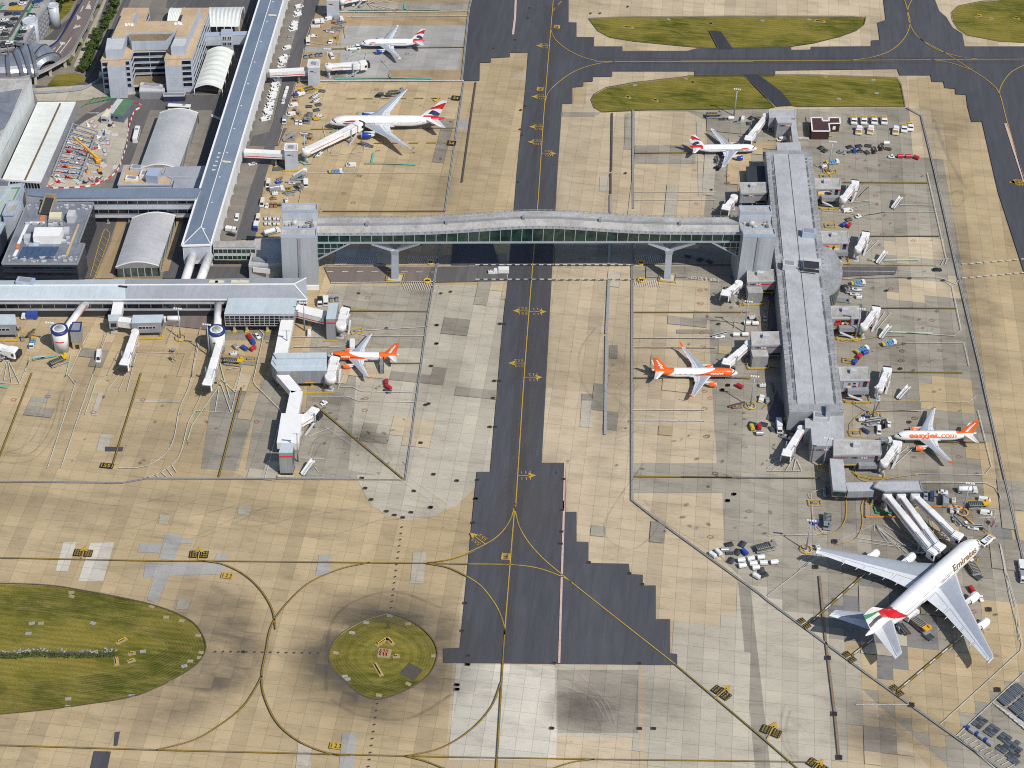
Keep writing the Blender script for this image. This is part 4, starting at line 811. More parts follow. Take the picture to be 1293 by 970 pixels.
def guard(t,pts,z=1.1,m='m_yellow'):
 mb=MB();pts=[V2(p)for p in pts]
 for a,b in zip(pts,pts[1:]):
  mb.bar((a.x,a.y,z),(b.x,b.y,z),0.16,0.3);mb.bar((a.x,a.y,z*0.5),(b.x,b.y,z*0.5),0.12,0.2)
  k=max(1,int((b-a).length/2.5))
  for i in range(k+1):c=a+(b-a)*i/k;mb.box((c.x,c.y,z/2),(0.16,0.16,z))
 return mb.build('barrier',MATS[m],t)
for q,lab,ext in(([B2(275,88),B2(545,85),B2(552,185),B2(282,188)],'gate room with red stripe and bank name, left of pier just above link bridge',0),([B4(343,88),B4(612,85),B4(640,200),B4(347,205)],'gate room with red stripe and bank name, left of pier just below link bridge',1),([B4(385,715),B4(690,712),B4(705,838),B4(392,842)],'gate room with red stripe and bank name beside the orange-nosed jet',1)):
 t,a,b,d,n,L,z=gate_room(q,9.6,lab,-1)
 stripe(t,a,a+d*L*0.05,z-1.9,0.5);stripe(t,a+d*L*0.52,a+d*L*0.99,z-1.9,0.5);sign(t,'HSBC',a+d*L*0.12,b,z-2.1,0.9);c=a+d*L*0.40;hexlogo(t,Vector((c.x,c.y,z-1.65)),d,1.1)
 band(t,a+d*L*0.6,a+d*L*0.96,3.5,4.6,0.2,'m_dark','doorway')
 stripe(t,a+d*L*0.62,a+d*L*0.99,3.0,0.35,'m_yellow','height_bar')
 if ext:
  q2=step_box(t,a,d,n,0.2,L*0.52,4.5,0,z-3.4);
  mbx=MB();c=a+d*(L*0.17)+n*4.6;mbx.box((c.x,c.y,3.2),(0.8,0.1,0.5),math.atan2(d.y,d.x));mbx.box((c.x,c.y,1.4),(0.8,0.1,0.5),math.atan2(d.y,d.x));mbx.build('notice',MATS['m_yellow'],t)
  guard(t,[a-d*1.5+n*1.5,a-d*1.5+n*6,a+d*(L*0.56)+n*6,a+d*(L*0.56)-n*1.0])
def advert(t,a,d,n,u0,u1,z0,z1,design):
 mb=MB();o=a+n*0.2
 def q(u,v,e=0):p=o+d*(u0+(u1-u0)*u)+n*(0.02*e);return(p.x,p.y,z0+(z1-z0)*v)
 MT=['m_black','m_amber','m_cream','m_brown','m_red','m_paleblue','m_skin','m_navy']
 def pg(pts,mi,e):mb.add([q(u,v,e)for u,v in pts],[tuple(range(len(pts)))],mi)
 def disc(cx,cy,rx,ry,mi,e):pg([(cx+rx*math.cos(2*PI*i/14),cy+ry*math.sin(2*PI*i/14))for i in range(14)],mi,e)
 pg([(0,0),(1,0),(1,1),(0,1)],{0:3,1:1,2:0,3:5}[design],0)
 if design==0:pg([(0,0.25),(0.6,0.2),(1,0.55),(0.7,0.95),(0,0.85)],2,1);disc(0.62,0.5,0.16,0.3,7,2);disc(0.82,0.4,0.14,0.28,0,3);pg([(0,0),(0.55,0),(0.4,0.3),(0,0.35)],1,4)
 if design==1:pg([(0,0),(1,0),(1,0.3),(0.5,0.42),(0,0.25)],2,1);pg([(0.5,0.1),(0.62,0.1),(0.68,0.55),(0.58,0.8),(0.5,0.6)],0,2);disc(0.6,0.84,0.045,0.09,3,3);disc(0.15,0.7,0.1,0.2,4,4)
 if design==2:pg([(0,0),(0.35,0),(0.35,1),(0,1)],4,1);pg([(0.05,0.55),(0.3,0.6),(0.3,0.85),(0.05,0.8)],0,2);disc(0.5,0.4,0.09,0.25,2,2);disc(0.66,0.55,0.08,0.22,6,3);disc(0.8,0.35,0.08,0.2,1,4);pg([(0.93,0),(1,0),(1,1),(0.93,1)],4,5)
 if design==3:disc(0.36,0.52,0.1,0.3,6,2);disc(0.36,0.72,0.11,0.2,3,3);disc(0.66,0.55,0.1,0.32,6,2);disc(0.66,0.8,0.1,0.14,0,3);pg([(0.15,0),(0.52,0),(0.45,0.35),(0.2,0.3)],2,4);pg([(0.52,0),(0.88,0),(0.78,0.35),(0.56,0.32)],7,5);pg([(0.93,0),(1,0),(1,1),(0.93,1)],4,5)
 return mb.build('advertisement',[MATS[x]for x in MT],t)
for i,(q,lab,ad)in enumerate((([B2(1018,45),B2(1280,50),B2(1290,140),B2(1028,145)],'gate room with brown and cream travel advert on its wall, right of pier',0),([Y1(268,290),Y1(405,288),Y1(412,345),Y1(275,346)],'gate room with orange desert advert on its wall, above the round bay',1),([B5(150,375),B5(445,375),B5(455,490),B5(162,492)],'gate room with dark red and black advert on its wall, below the round bay',2),([B7(225,110),B7(530,110),B7(548,238),B7(245,240)],'gate room with pale blue advert of two people on its wall',3))):
 t,a,b,d,n,L,z=gate_room(q,9.6,lab,1)
 advert(t,a,d,n,L*0.14,L*0.68,z-4.2,z-1.2,ad)
 band(t,a+d*L*0.80,a+d*L*0.92,4.0,z-0.9,0.15,'g_dark','window',0)
 stripe(t,a+d*L*0.93,b,z-1.6,0.45)
 q2=[a+d*L*0.28+n*0.1,a+d*L*0.98+n*0.1,a+d*L*0.98+n*2.6,a+d*L*0.28+n*2.6];MB().prism(q2,3.4,5.6).build('stair_wall',MATS['wall_grey'],t)
 mb=MB();c0=a+d*L*0.3+n*3.0;c1_=a+d*L*0.8+n*3.0;mb.bar((c0.x,c0.y,3.6),(c1_.x,c1_.y,0.3),1.2,0.3);mb.build('stairs',MATS['m_lgrey'],t)
 stripe(t,a-d*0.2,a+d*L*0.24,3.1,0.35,'m_yellow','height_bar')
 guard(t,[a+d*L*0.05+n*2.0,a+d*L*0.2+n*4.4,a+d*L*0.55+n*5.0,a+d*L*1.05+n*4.8,a+d*L*1.05+n*1.0])
q=[B8(580,345),B8(660,285),B8(1050,290),B8(1062,430),B8(578,432)]
t,a,b,d,n,L,z=gate_room([B8(578,285),B8(1050,290),B8(1062,430),B8(578,432)],9.6,'wide gate room with bank name and red stripe at the lower end of pier',1)
stripe(t,a,a+d*L*0.33,z-2.0,0.5);stripe(t,a+d*L*0.75,b,z-2.0,0.5);sign(t,'HSBC',a+d*L*0.39,b,z-2.2,0.9);c=a+d*L*0.64;hexlogo(t,Vector((c.x,c.y,z-1.75)),d,1.2);band(t,a+d*L*0.88,a+d*L*0.94,3.6,z-0.8,0.15,'g_dark','window');stripe(t,a+d*L*0.17,a+d*L*0.53,3.5,0.4,'m_yellow','height_bar')
MB().prism([a+d*L*0.55+n*0.05,a+d*L*0.97+n*0.05,a+d*L*0.97+n*2.2,a+d*L*0.55+n*2.2],3.2,5.2).build('stair_wall',MATS['wall_grey'],t);guard(t,[a+d*L*0.45+n*1.0,a+d*L*0.52+n*3.5,a+d*L*0.8+n*5.5,a+d*L*1.08+n*5.5,a+d*L*1.1+n*1])
t=thing('gate_room','grey gate room with bank name beside the maroon-roofed hut','gate room',(0,0,0),0,'gate rooms along the satellite pier')
poly=RP(I,[B1(565,228),B1(830,228),B1(832,300),B1(570,305)],9.6);block(t,[poly[0],poly[1],poly[2],poly[3]],3.2,9.6,'wall_pier','roof_pier',0.3);a,b=poly[3],poly[2];d=(b-a).normalized();n=Vector((d.y,-d.x));L=(b-a).length
q2=[a+d*L*0.24+n*0.02,a+d*L*0.8+n*0.02,a+d*L*0.8+n*5.5,a+d*L*0.24+n*5.5];MB().prism(q2,0,9.4).build('hall_wall',MATS['wall_pier'],t);MB().prism(sh(q2,-0.1),9.4,9.7).build('hall_roof',MATS['roof_pier'],t)
e=a+n*5.5;sign(t,'HSBC',e+d*L*0.34,e+d*L,7.4,0.9);c=e+d*L*0.64;hexlogo(t,Vector((c.x,c.y,7.8)),d,1.1);guard(t,[a-d*0.5+n*8,a+d*L*0.8+n*8])
q3=RP(I,[B1(778,310),B1(832,308),B1(866,560),B1(808,560)],7.5);MB().prism(q3,4.2,7.3).build('corridor_wall',MATS['wall_tower'],t);MB().prism(sh(q3,-0.1),7.3,7.6).build('corridor_roof',MATS['roof_pier'],t)
mb=MB()
for v in(0.3,0.7):
 for u in(0.1,0.9):c=q3[0]+(q3[3]-q3[0])*v+(q3[1]-q3[0])*u;mb.box((c.x,c.y,2.1),(0.5,0.5,4.2))
for u in(0.03,0.2):
 for w_ in(0.1,0.9):c=a+d*L*u+(poly[0]-a)*w_;mb.box((c.x,c.y,1.6),(0.6,0.6,3.2))
mb.build('column',MATS['m_grey'],t);COL.objects[-1]['kind']='stuff'
t=thing('canopy','flat dark roof canopy against the upper left of pier','canopy');poly=RP(I,[B1(335,800),B1(530,795),B1(550,958),B1(345,955)],5.0);MB().prism(poly,4.5,5.0).build('roof',MATS['roof_dark'],t)
mb=MB();[mb.box((p.x,p.y,2.25),(0.4,0.4,4.5))for p in sh(poly,0.8)];mb.build('post',MATS['m_grey'],t);COL.objects[-1]['kind']='stuff'
t=thing('hut','small maroon flat-roofed hut with white roof edge near the parked tugs','hut');poly=RP(I,[B1(990,312),B1(1100,312),B1(1105,345),B1(1170,345),B1(1170,312),B1(1278,312),B1(1283,370),B1(1170,372),B1(1178,448),B1(1002,448)],5.0)
MB().prism(poly,0,5).build('wall',MATS['wall_brown'],t);MB().prism(poly,5,5.15).build('roof',MATS['roof_maroon'],t)
mb=MB();[mb.bar((p.x,p.y,5.25),(q.x,q.y,5.25),0.7,0.35)for p,q in zip(poly,poly[1:]+poly[:1])];mb.build('parapet',MATS['m_white'],t)
g=sh(RP(I,[B1(985,490),B1(960,320),B1(1290,312),B1(1290,400),B1(1195,420),B1(1190,495)],0),-1.5);guard(t,[g[0],g[1]]);guard(t,[g[5],g[0]])
w0,w1=poly[7],poly[6];band(t,w0+(w1-w0)*0.4,w0+(w1-w0)*0.65,1.5,3.5,0.1,'m_white','shutter')
HB=31.0
def tower(label,top,back,z,base_extra=0):
 t=thing('bridge_tower',label,'tower',(0,0,0),0,'towers at the ends of the link bridge');f=RP(I,top,z)
 a,b=f;d=(b-a).normalized();n=Vector((-d.y,d.x));L=(b-a).length;D=back
 fp=[a,b,b+n*D,a+n*D]
 MB().prism(fp,0,z-3).build('wall',MATS['wall_tower'],t)
 def ring(p,z0,z1,m,wd=0.8):
  mb=MB();q=sh(p,wd)
  k=len(p);vs=[(x.x,x.y,z0)for x in p]+[(x.x,x.y,z1)for x in p]+[(x.x,x.y,z1)for x in q]+[(x.x,x.y,z0)for x in q]
  mb.add(vs,[(r*k+i,r*k+(i+1)%k,((r+1)%4)*k+(i+1)%k,((r+1)%4)*k+i)for r in range(4)for i in range(k)]);return mb.build('roof_frame',MATS[m],t)
 f1=[a,b,b+n*D*0.26,a+n*D*0.26];MB().prism(f1,z-3+0.003,z-0.8).build('front_head',MATS['wall_tower'],t);ring(sh(f1,-0.15),z-1.6,z,'m_paleblue',0.9);MB().prism(sh(f1,0.8),z-0.8,z-0.7).build('roof',MATS['roof_cream'],t)
 f3=[a+n*D*0.74+d*0.2,b+n*D*0.74,b+n*D,a+n*D+d*0.2];MB().prism(f3,z-3+0.003,z+2.2).build('back_head',MATS['wall_pale'],t);ring(sh(f3,-0.15),z+1.4,z+3.0,'m_paleblue',0.9);MB().prism(sh(f3,0.8),z+2.2,z+2.3).build('roof',MATS['roof_cream'],t)
 f2=[a+n*D*0.265,b+n*D*0.265,b+n*D*0.735,a+n*D*0.735];MB().prism(sh(f2,0.3),z-3+0.003,z-2.8).build('plant_deck',MATS['roof_cream'],t)
 mb=MB();random.seed(len(label))
 for k in range(9):
  c=a+d*L*random.uniform(0.12,0.88)+n*D*random.uniform(0.33,0.66);h=random.uniform(0.6,1.8);mb.box((c.x,c.y,z-2.8+h/2),(random.uniform(0.8,2.6),random.uniform(0.6,1.8),h),random.choice((0,0,0.1)),random.choice((0,0,1)))
 for k in range(5):
  c=a+d*L*0.85+n*D*(0.32+0.08*k);mb.box((c.x,c.y,z-1.6),(0.5,0.8,2.0),0,1)
 c=a+d*L*0.36+n*D*0.55;mb.tube((c.x-1.2,c.y,z-1.2),(c.x+1.2,c.y,z-1.2),1.3,14,mi=0)
 mb.build('plant',[MATS['m_lgrey'],MATS['m_grey']],t);COL.objects[-1]['kind']='stuff'
 c=a+d*L*0.5-n*0.15;MB().box((c.x,c.y,(z-1.6)/2),(1.3,0.5,z-1.6),math.atan2(d.y,d.x)).build('service_shaft',MATS['m_grey'],t)
 s0=a-n*0.2;MB().box(((a.x+b.x)/2-n.x*0.1,(a.y+b.y)/2-n.y*0.1,1.2),(L+0.6,0.8,2.4),math.atan2(d.y,d.x)).build('plinth',MATS['m_white'],t)
 return t,a,b,d,n,L
TL,la,lb,ld,ln,lL=tower('tall silver-clad bridge tower at the left end of link bridge',[(354.5,297),(400,297)],21,31)
TR,rra,rrb,rd,rn,rL=tower('tall silver-clad bridge tower at the right end of link bridge, against pier',[(939,296),(980,296)],19,31)
t=thing('annexe','low grey annexe block at the foot of left bridge tower','building');poly=RP(I,[(322,303),(354,302),(360,334),(314,336)],8.5);block(t,poly,0,8.5,'wall_tower','roof_cream',0.7,'m_lgrey',0.8)
unit(t,Z6,150,440,8.0,(6,3,1.5),'m_grey');MB().box((poly[3].x+6,poly[3].y-0.1,6.7),(8,0.3,2.6)).build('window',MATS['m_white'],t)
t=thing('walkway','glazed green corridor between the left bridge tower and blue-roofed pier','walkway');poly=RP(I,[Z5(1070,340),Z5(1285,335),Z5(1285,365),Z5(1075,365)],12.5)
MB().prism(poly,4.5,12).build('wall',MATS['m_lgrey'],t);MB().prism(sh(poly,-0.3),12,12.5).build('roof',MATS['roof_cream'],t);a,b=poly[3],poly[2]
band(t,a,b,8.7,11.2,0.15,'g_green','window',9);band(t,a,b,5.0,7.5,0.15,'g_green','window',9);stripe(t,a+(b-a)*0.3,a+(b-a)*0.65,4.55,0.35,'m_yellow','height_bar')
BR=thing('link_bridge','long arched glass-sided link bridge crossing the dark taxiway on two pylons','bridge')
W0,E0=lb+ln*2.2,rra+rn*2.2
W0=V2(P(401,307,22.0));E0=V2(P(938.5,305.6,22.0));bd=(E0-W0).normalized();bn=Vector((-bd.y,bd.x));BL=(E0-W0).length;BW=12.5
def crown(u):return 26.9+3.8*math.exp(-((u-0.515)/0.19)**2)
NS=64
def prof(u,inset=0.0):
 c=W0+bd*BL*u;h=crown(u)
 pts=[(0,22.0),(0,h-0.3),(-0.5,h),(BW*0.44,h+0.9),(BW*0.56,h+0.9),(BW+0.5,h),(BW,h-0.3),(BW,22.0)]
 return[(c.x+bn.x*p,c.y+bn.y*p,z)for p,z in pts]
mb=MB();R=[prof(i/NS)for i in range(NS+1)]
n8=8;vs=[p for r in R for p in r];fs=[];
mbR=MB();mbW=MB();mbW2=MB();mbF=MB()
for i in range(NS):
 for j in range(n8):
  k=(j+1)%n8;f=[R[i][j],R[i+1][j],R[i+1][k],R[i][k]]
  (mbR if 1<=j<=5 else mbF if j==7 else mbW if j==0 else mbW2).add(f,[(0,1,2,3)],0)
mbW.build('glass_wall',MATS['g_green'],BR);mbW2.build('glass_wall',MATS['g_green'],BR);mbR.build('roof',MATS['roof_cream'],BR);mbF.build('deck',MATS['m_lgrey'],BR)
for side in(0,1):
 mb=MB();off=-0.12 if side==0 else BW+0.12
 for i in range(41):
  u=i/40;c=W0+bd*BL*u+bn*off;mb.box((c.x,c.y,(22+crown(u))/2),(0.3,0.25,crown(u)-22),math.atan2(bd.y,bd.x))
 for i in range(NS):
  a,b=W0+bd*BL*i/NS+bn*off,W0+bd*BL*(i+1)/NS+bn*off;mb.bar((a.x,a.y,22.2),(b.x,b.y,22.2),0.5,0.9)
  mb.bar((a.x,a.y,crown(i/NS)-0.2),(b.x,b.y,crown((i+1)/NS)-0.2),0.5,0.9)
 mb.build('frame',MATS['m_steel'],BR)
for p in(-0.3,BW*0.5,BW+0.3):
 mb=MB()
 for i in range(NS):
  a,b=W0+bd*BL*i/NS+bn*p,W0+bd*BL*(i+1)/NS+bn*p;zz0=1.0 if p==BW*0.5 else 0.15
  mb.bar((a.x,a.y,crown(i/NS)+zz0+0.75),(b.x,b.y,crown((i+1)/NS)+zz0+0.75),0.14,0.14)
  if p!=BW*0.5:mb.box((a.x,a.y,crown(i/NS)+zz0+0.4),(0.5,0.35,0.8))
 mb.build('roof_rail',MATS['m_grey'],BR)
mb=MB()
for i in range(NS):
 a,b=W0+bd*BL*i/NS+bn*BW*0.46,W0+bd*BL*(i+1)/NS+bn*BW*0.46;mb.bar((a.x,a.y,crown(i/NS)+1.1),(b.x,b.y,crown((i+1)/NS)+1.1),0.5,0.35)
for u in(0.115,0.30,0.48,0.66,0.85):
 c=W0+bd*BL*u+bn*BW*0.47;mb.box((c.x,c.y,crown(u)+1.6),(1.2,2.2,1.6))
mb.build('roof_walkway',MATS['m_grey'],BR)
for s,u0,u1 in((0,0.0,0.075),(1,0.925,1.0)):
 mb=MB();fm=MB();H0=13.0
 ua,ub=(u0,u1)if s==0 else(u1,u0)
 A_=W0+bd*BL*ua;B_=W0+bd*BL*ub
 tri=[(A_,21.9),(B_,21.9),(A_,H0)]
 fv=[(p.x,p.y,z)for p,z in tri];bv=[(p.x+bn.x*BW,p.y+bn.y*BW,z)for p,z in tri]
 mb.add(fv+bv,[(0,1,2),(5,4,3),(1,4,5,2),(0,2,5,3),(0,3,4,1)]);h_=mb.build('haunch',MATS['g_green'],BR)
 for o in(-0.15,BW+0.15):
  fm=MB();e=bn*o
  fm.bar((A_.x+e.x,A_.y+e.y,H0),(B_.x+e.x,B_.y+e.y,21.9),0.5,0.7)
  for k in range(1,5):p=A_+(B_-A_)*k/5+e;zb=H0+(21.9-H0)*k/5;fm.box((p.x,p.y,(zb+21.9)/2),(0.25,0.2,21.9-zb))
  for k in(1,2):z=H0+(21.9-H0)*k/3;p=A_+(B_-A_)*k/3+e;q=A_+e;fm.bar((q.x,q.y,z),(p.x,p.y,z),0.2,0.25)
  fm.build('frame',MATS['m_steel'],h_)
for bx in(499,842.5):
 c=V2(P(bx,352));pc=W0+bd*((c-W0).dot(bd))+bn*BW*0.0;pc=c
 ctr=W0+bd*((c-W0).dot(bd))+bn*(BW*0.5)
 mb=MB()
 mid=pc+(ctr-pc)*0.55
 mb.loft([[(pc.x+sx*w_+q.x,pc.y+sy*w_*1.0+q.y,z)for sx,sy in((-1,-1),(1,-1),(1,1),(-1,1))]for z,w_,q in((0,1.6,Vector((0,0))),(13.0,1.5,(mid-pc)*0.9),(15.5,2.0,(mid-pc)))])
 for sx in(-1,1):
  for o in(0.5,BW-0.5):
   e=W0+bd*((c-W0).dot(bd)+sx*11.0)+bn*o
   mb.bar((mid.x,mid.y,14.6),(e.x,e.y,21.7),1.5,1.6)
 p_=mb.build('pylon',MATS['m_steel'],BR)
 MB().box((pc.x,pc.y,0.35),(6.5,5.2,0.7)).build('base',MATS['m_concrete'],p_)
 guard(p_,[pc+Vector((-4,-3.2)),pc+Vector((4,-3.2)),pc+Vector((4,3)),pc+Vector((-4,3)),pc+Vector((-4,-3.2))])
HD=14.5
T=thing('terminal_pier','long slanted blue-roofed pier running down from the top, white side wall','building')
rb=RP(I,[(337.5,-30),(366.5,-30),(265.6,309),(230.5,310)],HD)
MB().prism(rb,3.6,HD).build('wall',MATS['wall_white'],T)
ridge0=(rb[0]+rb[1])/2;ridge1=(rb[2]+rb[3])/2;dl=(ridge1-ridge0).normalized();hip=ridge1-dl*13
mb=MB();zr=HD+1.4
out=sh(rb,-0.5)
mb.add([(out[0].x,out[0].y,HD),(out[1].x,out[1].y,HD),(out[2].x,out[2].y,HD),(out[3].x,out[3].y,HD),(ridge0.x,ridge0.y,zr),(hip.x,hip.y,zr)],[(1,4,5,2),(4,0,3,5),(5,3,2)])
mb.build('roof',MATS['roof_blue'],T)
mb=MB()
for i,j in((1,2),(3,0),(2,3)):mb.bar((out[i].x,out[i].y,HD),(out[j].x,out[j].y,HD),0.9,0.7)
mb.bar((ridge0.x,ridge0.y,zr+0.05),(hip.x,hip.y,zr+0.05),0.35,0.12);mb.bar((out[2].x,out[2].y,HD+0.1),(hip.x,hip.y,zr+0.05),0.35,0.12);mb.bar((out[3].x,out[3].y,HD+0.1),(hip.x,hip.y,zr+0.05),0.35,0.12)
mb.build('gutter',MATS['m_white'],T)
mb=MB();ee=(rb[1]-rb[0]).normalized();N_=26
for k in range(N_+1):
 for s in(0.04,0.96):
  p=rb[0]+(rb[3]-rb[0])*(k+0.3)/(N_+0.6);q=rb[1]+(rb[2]-rb[1])*(k+0.3)/(N_+0.6);c=p+(q-p)*s;mb.box((c.x,c.y,1.8),(0.7,0.7,3.6))
mb.build('column',MATS['m_white'],T);COL.objects[-1]['kind']='stuff'
for k in range(5):unit(T,A4,945-k*12-(k>2)*12,585+k*42,HD+0.7,(4.2,1.0,0.35),'m_cream','rooflight',grille=False)
unit(T,A4,985,668,HD+0.9,(5,1.2,0.4),'m_cream','rooflight',grille=False);unit(T,A6,160,158,HD+0.9,(4.5,1.4,0.4),'m_cream','rooflight',grille=False)
mb=MB()
for k in range(12):
 p=ridge0+(ridge1-ridge0)*(k+0.5)/12+ee*1.6;mb.box((p.x,p.y,zr+0.1),(0.7,0.5,0.4))
mb.build('roof_vent',MATS['m_white'],T);COL.objects[-1]['kind']='stuff'
band(T,rb[3]+(rb[2]-rb[3])*0.03,rb[2]-(rb[2]-rb[3])*0.03,6.0,HD-1.2,0.1,'wall_pale','end_panel')
for(x0,y0,x1,y1)in((A6(205,360)[0],A6(205,360)[1],A6(150,560)[0],A6(150,560)[1]),):
 pass
HL=10.5
T=thing('terminal_pier','long low pier with pale blue and grey roof, dark window band facing the tan apron','building')
rr=RP(I,[(-40,355.5),(385.5,352),(386.5,377),(-40,377)],HL)
MB().prism(rr,0,HL).build('wall',MATS['wall_pale'],T)
wv=(rr[1]-rr[0]).normalized();LW=(rr[1]-rr[0]).length;sp=(V2(P(157,365,HL))-rr[0]).dot(wv)/LW
def rq(u,v):return(rr[0]+(rr[1]-rr[0])*u)*(1-v)+(rr[3]+(rr[2]-rr[3])*u)*v
for(u0,u1,m)in((0,sp,'roof_pale'),(sp+0.0005,0.985,'roof_grey')):
 mb=MB();pts=[rq(u0,-0.04),rq(u1,-0.04),rq(u1,0.42),rq(u1,1.05),rq(u0,1.05),rq(u0,0.42)];zz_=[HL,HL,HL+1.6,HL,HL,HL+1.6]
 if u1==0.985:
  pts[1]=rq(1.003,-0.04);pts[3]=rq(1.003,1.05);pts[2]=rq(0.965,0.42)
 mb.add([(p.x,p.y,z+0.05)for p,z in zip(pts,zz_)],[(0,5,2,1),(5,4,3,2)]+([(1,2,3)]if u1==0.985 else[]));mb.build('roof',MATS[m],T)
mb=MB();[mb.bar((*rq(u,0.42),HL+1.7),(*rq(v,0.42),HL+1.7),0.8,0.2)for u,v in((0,0.965),)];mb.bar((*rq(0.965,0.42),HL+1.7),(*rq(1.003,1.05),HL+0.1),0.5,0.2);mb.bar((*rq(0.965,0.42),HL+1.7),(*rq(1.003,-0.04),HL+0.1),0.5,0.2);mb.bar((*rq(0,1.06),HL),(*rq(1.003,1.06),HL),0.6,0.5);mb.build('gutter',MATS['m_white'],T)
a,b=rq(0,1),rq(1,1)
band(T,a,b,4.9,7.5,0.12,'g_dark','window',28,'m_grey');band(T,a,b,0.05,3.6,0.06,'m_dark','shade_strip')  # last band: dark strip on the wall foot, stands in for shade beneath
for k,x in enumerate((1075,1105,1185,1230)):unit(T,Z5,x,548,HL+0.9,(4.0,3.5,0.25),'m_cream','rooflight',grille=False)
unit(T,Z5,130,550,HL+1.0,(8,4,2.0),'m_paleblue');unit(T,Z5,180,569,HL+0.9,(4,1.5,0.5),'m_grey',grille=False);unit(T,Z5,620,568,HL+1.6,(4,0.8,0.4),'m_dark',grille=False)
for k in range(2):
 t=thing('walkway',('left','right')[k]+' white tube of the pair joining blue-roofed pier and level pier','walkway',(0,0,0),0,'white tubes between the two left piers')
 a_=P(*Z5((962,1040)[k],(420,435)[k]),10);b_=P(*Z5((925,1000)[k],545),10);a_=a_+(a_-b_).normalized()*6;b_=b_+(b_-a_).normalized()*5
 mb=MB().tube((a_.x,a_.y,8.3),(b_.x,b_.y,8.3),2.1,16);mb.build('tube',MATS['wall_tube'],t);c=(a_+b_)/2;MB().box((c.x,c.y,3.2),(1.2,1.2,6.4)).build('support',MATS['m_grey'],t)
 mb=MB();mb.rev([(-0.3,2.25),(0.3,2.25)],(b_.x,b_.y,8.3),(a_.x,a_.y,8.3),16,caps=True);mb.build('collar',MATS['m_lgrey'],t)
t=thing('gate_hall','pale green-roofed hall with dark gridded glazing beside the level pier end','gate hall');poly=RP(I,[C2(550,60),C2(1235,60),C2(1205,215),C2(508,215)],11.0)
MB().prism(poly,4.2,11).build('wall',MATS['m_grey'],t);MB().prism(sh(poly,-0.4),11,11.5).build('roof',MATS['roof_pale'],t);a,b=poly[3],poly[2];band(t,a,b,4.6,10.4,0.2,'g_dark','window',14,'m_lgrey');mb=MB()
for z in(6.0,7.5,9.0):mb.bar((*(a-Vector((0,0.35))),z),(*(b-Vector((0,0.35))),z),0.12,0.12)
mb.build('glazing_bar',MATS['m_lgrey'],t)
mb=MB()
for u in(0.12,0.3,0.6,0.85):
 c=a+(b-a)*u+Vector((0,1.0));mb.box((c.x,c.y,2.1),(0.9,0.9,4.2));mb.box((c.x,c.y-0.1,0.5),(1.6,1.6,1.0),0,1)
mb.build('column',[MATS['m_concrete'],MATS['m_yellow']],t);COL.objects[-1]['kind']='stuff'
def corridor(t,pts,w_,z0,z1,m='wall_tube',nm='corridor',roofm='m_white',line_=True):
 pts=[V2(p)for p in pts]
 for a,b in zip(pts,pts[1:]):
  d=(b-a).normalized();n=Vector((-d.y,d.x))*w_/2;q=[a-n,b-n,b+n,a+n];MB().prism(q,z0,z1).build(nm+'_wall',MATS[m],t);MB().prism(sh(q,-0.08),z1,z1+0.25).build(nm+'_roof',MATS[roofm],t)
  if line_:stripe(t,a+Vector((d.y,-d.x))*w_/2,b+Vector((d.y,-d.x))*w_/2,z0+0.8,0.3)
def legs(t,pts,z,m='m_grey',s=0.8):
 mb=MB()
 for p in pts:mb.box((p[0],p[1],z/2),(s,s,z));mb.box((p[0],p[1],0.35),(s*1.8,s*1.8,0.7),0,1)
 mb.build('column',[MATS[m],MATS['m_yellow']],t);COL.objects[-1]['kind']='stuff'
t=thing('walkway','long white covered walkway from the glazed hall to grey gate block','walkway');a_=V2(P(*C2(1150,215),8));b_=V2(P(*C2(1065,660),8));corridor(t,[a_,b_],5.6,4.6,7.8,line_=False);legs(t,[a_+(b_-a_)*u for u in(0.3,0.65)],4.6)
t=thing('gate_block','grey gate block with pale stepped roof beside the orange and white jet','building');poly=RP(I,[C3(118,562),C3(655,560),C3(655,705),C3(158,710),C3(100,635)],10)
MB().prism(poly,3.0,10).build('wall',MATS['wall_grey'],t);mb=MB();d=(poly[2]-poly[3]).normalized();n=Vector((-d.y,d.x))
MB().prism(sh(poly,-0.35),10,10.4).build('roof',MATS['roof_pale'],t)
mb=MB();p0,p1=poly[3],poly[2]
for k,z in((3.2,0.5),(7.5,0.9)):mb.prism([p0+n*k-d*0.5,p1+n*k,p1+n*(k+3.6),p0+n*(k+3.6)-d*2],10.4,10.4+z)
mb.build('roof_step',MATS['roof_pale'],t);legs(t,[p0+d*u*(p1-p0).length+n*1.2 for u in(0.05,0.4,0.7,0.95)]+[p0+d*u*(p1-p0).length+n*12 for u in(0.05,0.5,0.95)],3.0);mb=MB();q=p0+(p1-p0)*0.35;mb.add([(q.x-1,q.y-0.2,6.2),(q.x+0.6,q.y-0.2,7.2),(q.x+1,q.y-0.2,7.8),(q.x-0.6,q.y-0.2,6.9)],[(0,1,2,3)]);mb.build('arrow_sign',MATS['m_yellow'],t);stripe(t,p0+(p1-p0)*0.55,p0+(p1-p0)*0.75,3.2,0.4,'m_amber','height_bar')
guard(t,[p0-n*4+d*2,p1-n*4+d*3])
t=thing('walkway','bent white finger walkway ending in a grey tower, standing alone on the apron','walkway');pp=[V2(P(*C3(195,725),7.6)),V2(P(*C4(355,35),7.6)),V2(P(*C4(305,280),7.6)),V2(P(*C4(265,560),7.6))]
corridor(t,pp[:2],4.6,4.4,7.6,line_=False);corridor(t,[pp[1],pp[2]],5.4,4.4,7.6,line_=False);corridor(t,[pp[2]-Vector((0,-1)),pp[3]],9.0,4.4,7.7,line_=False)
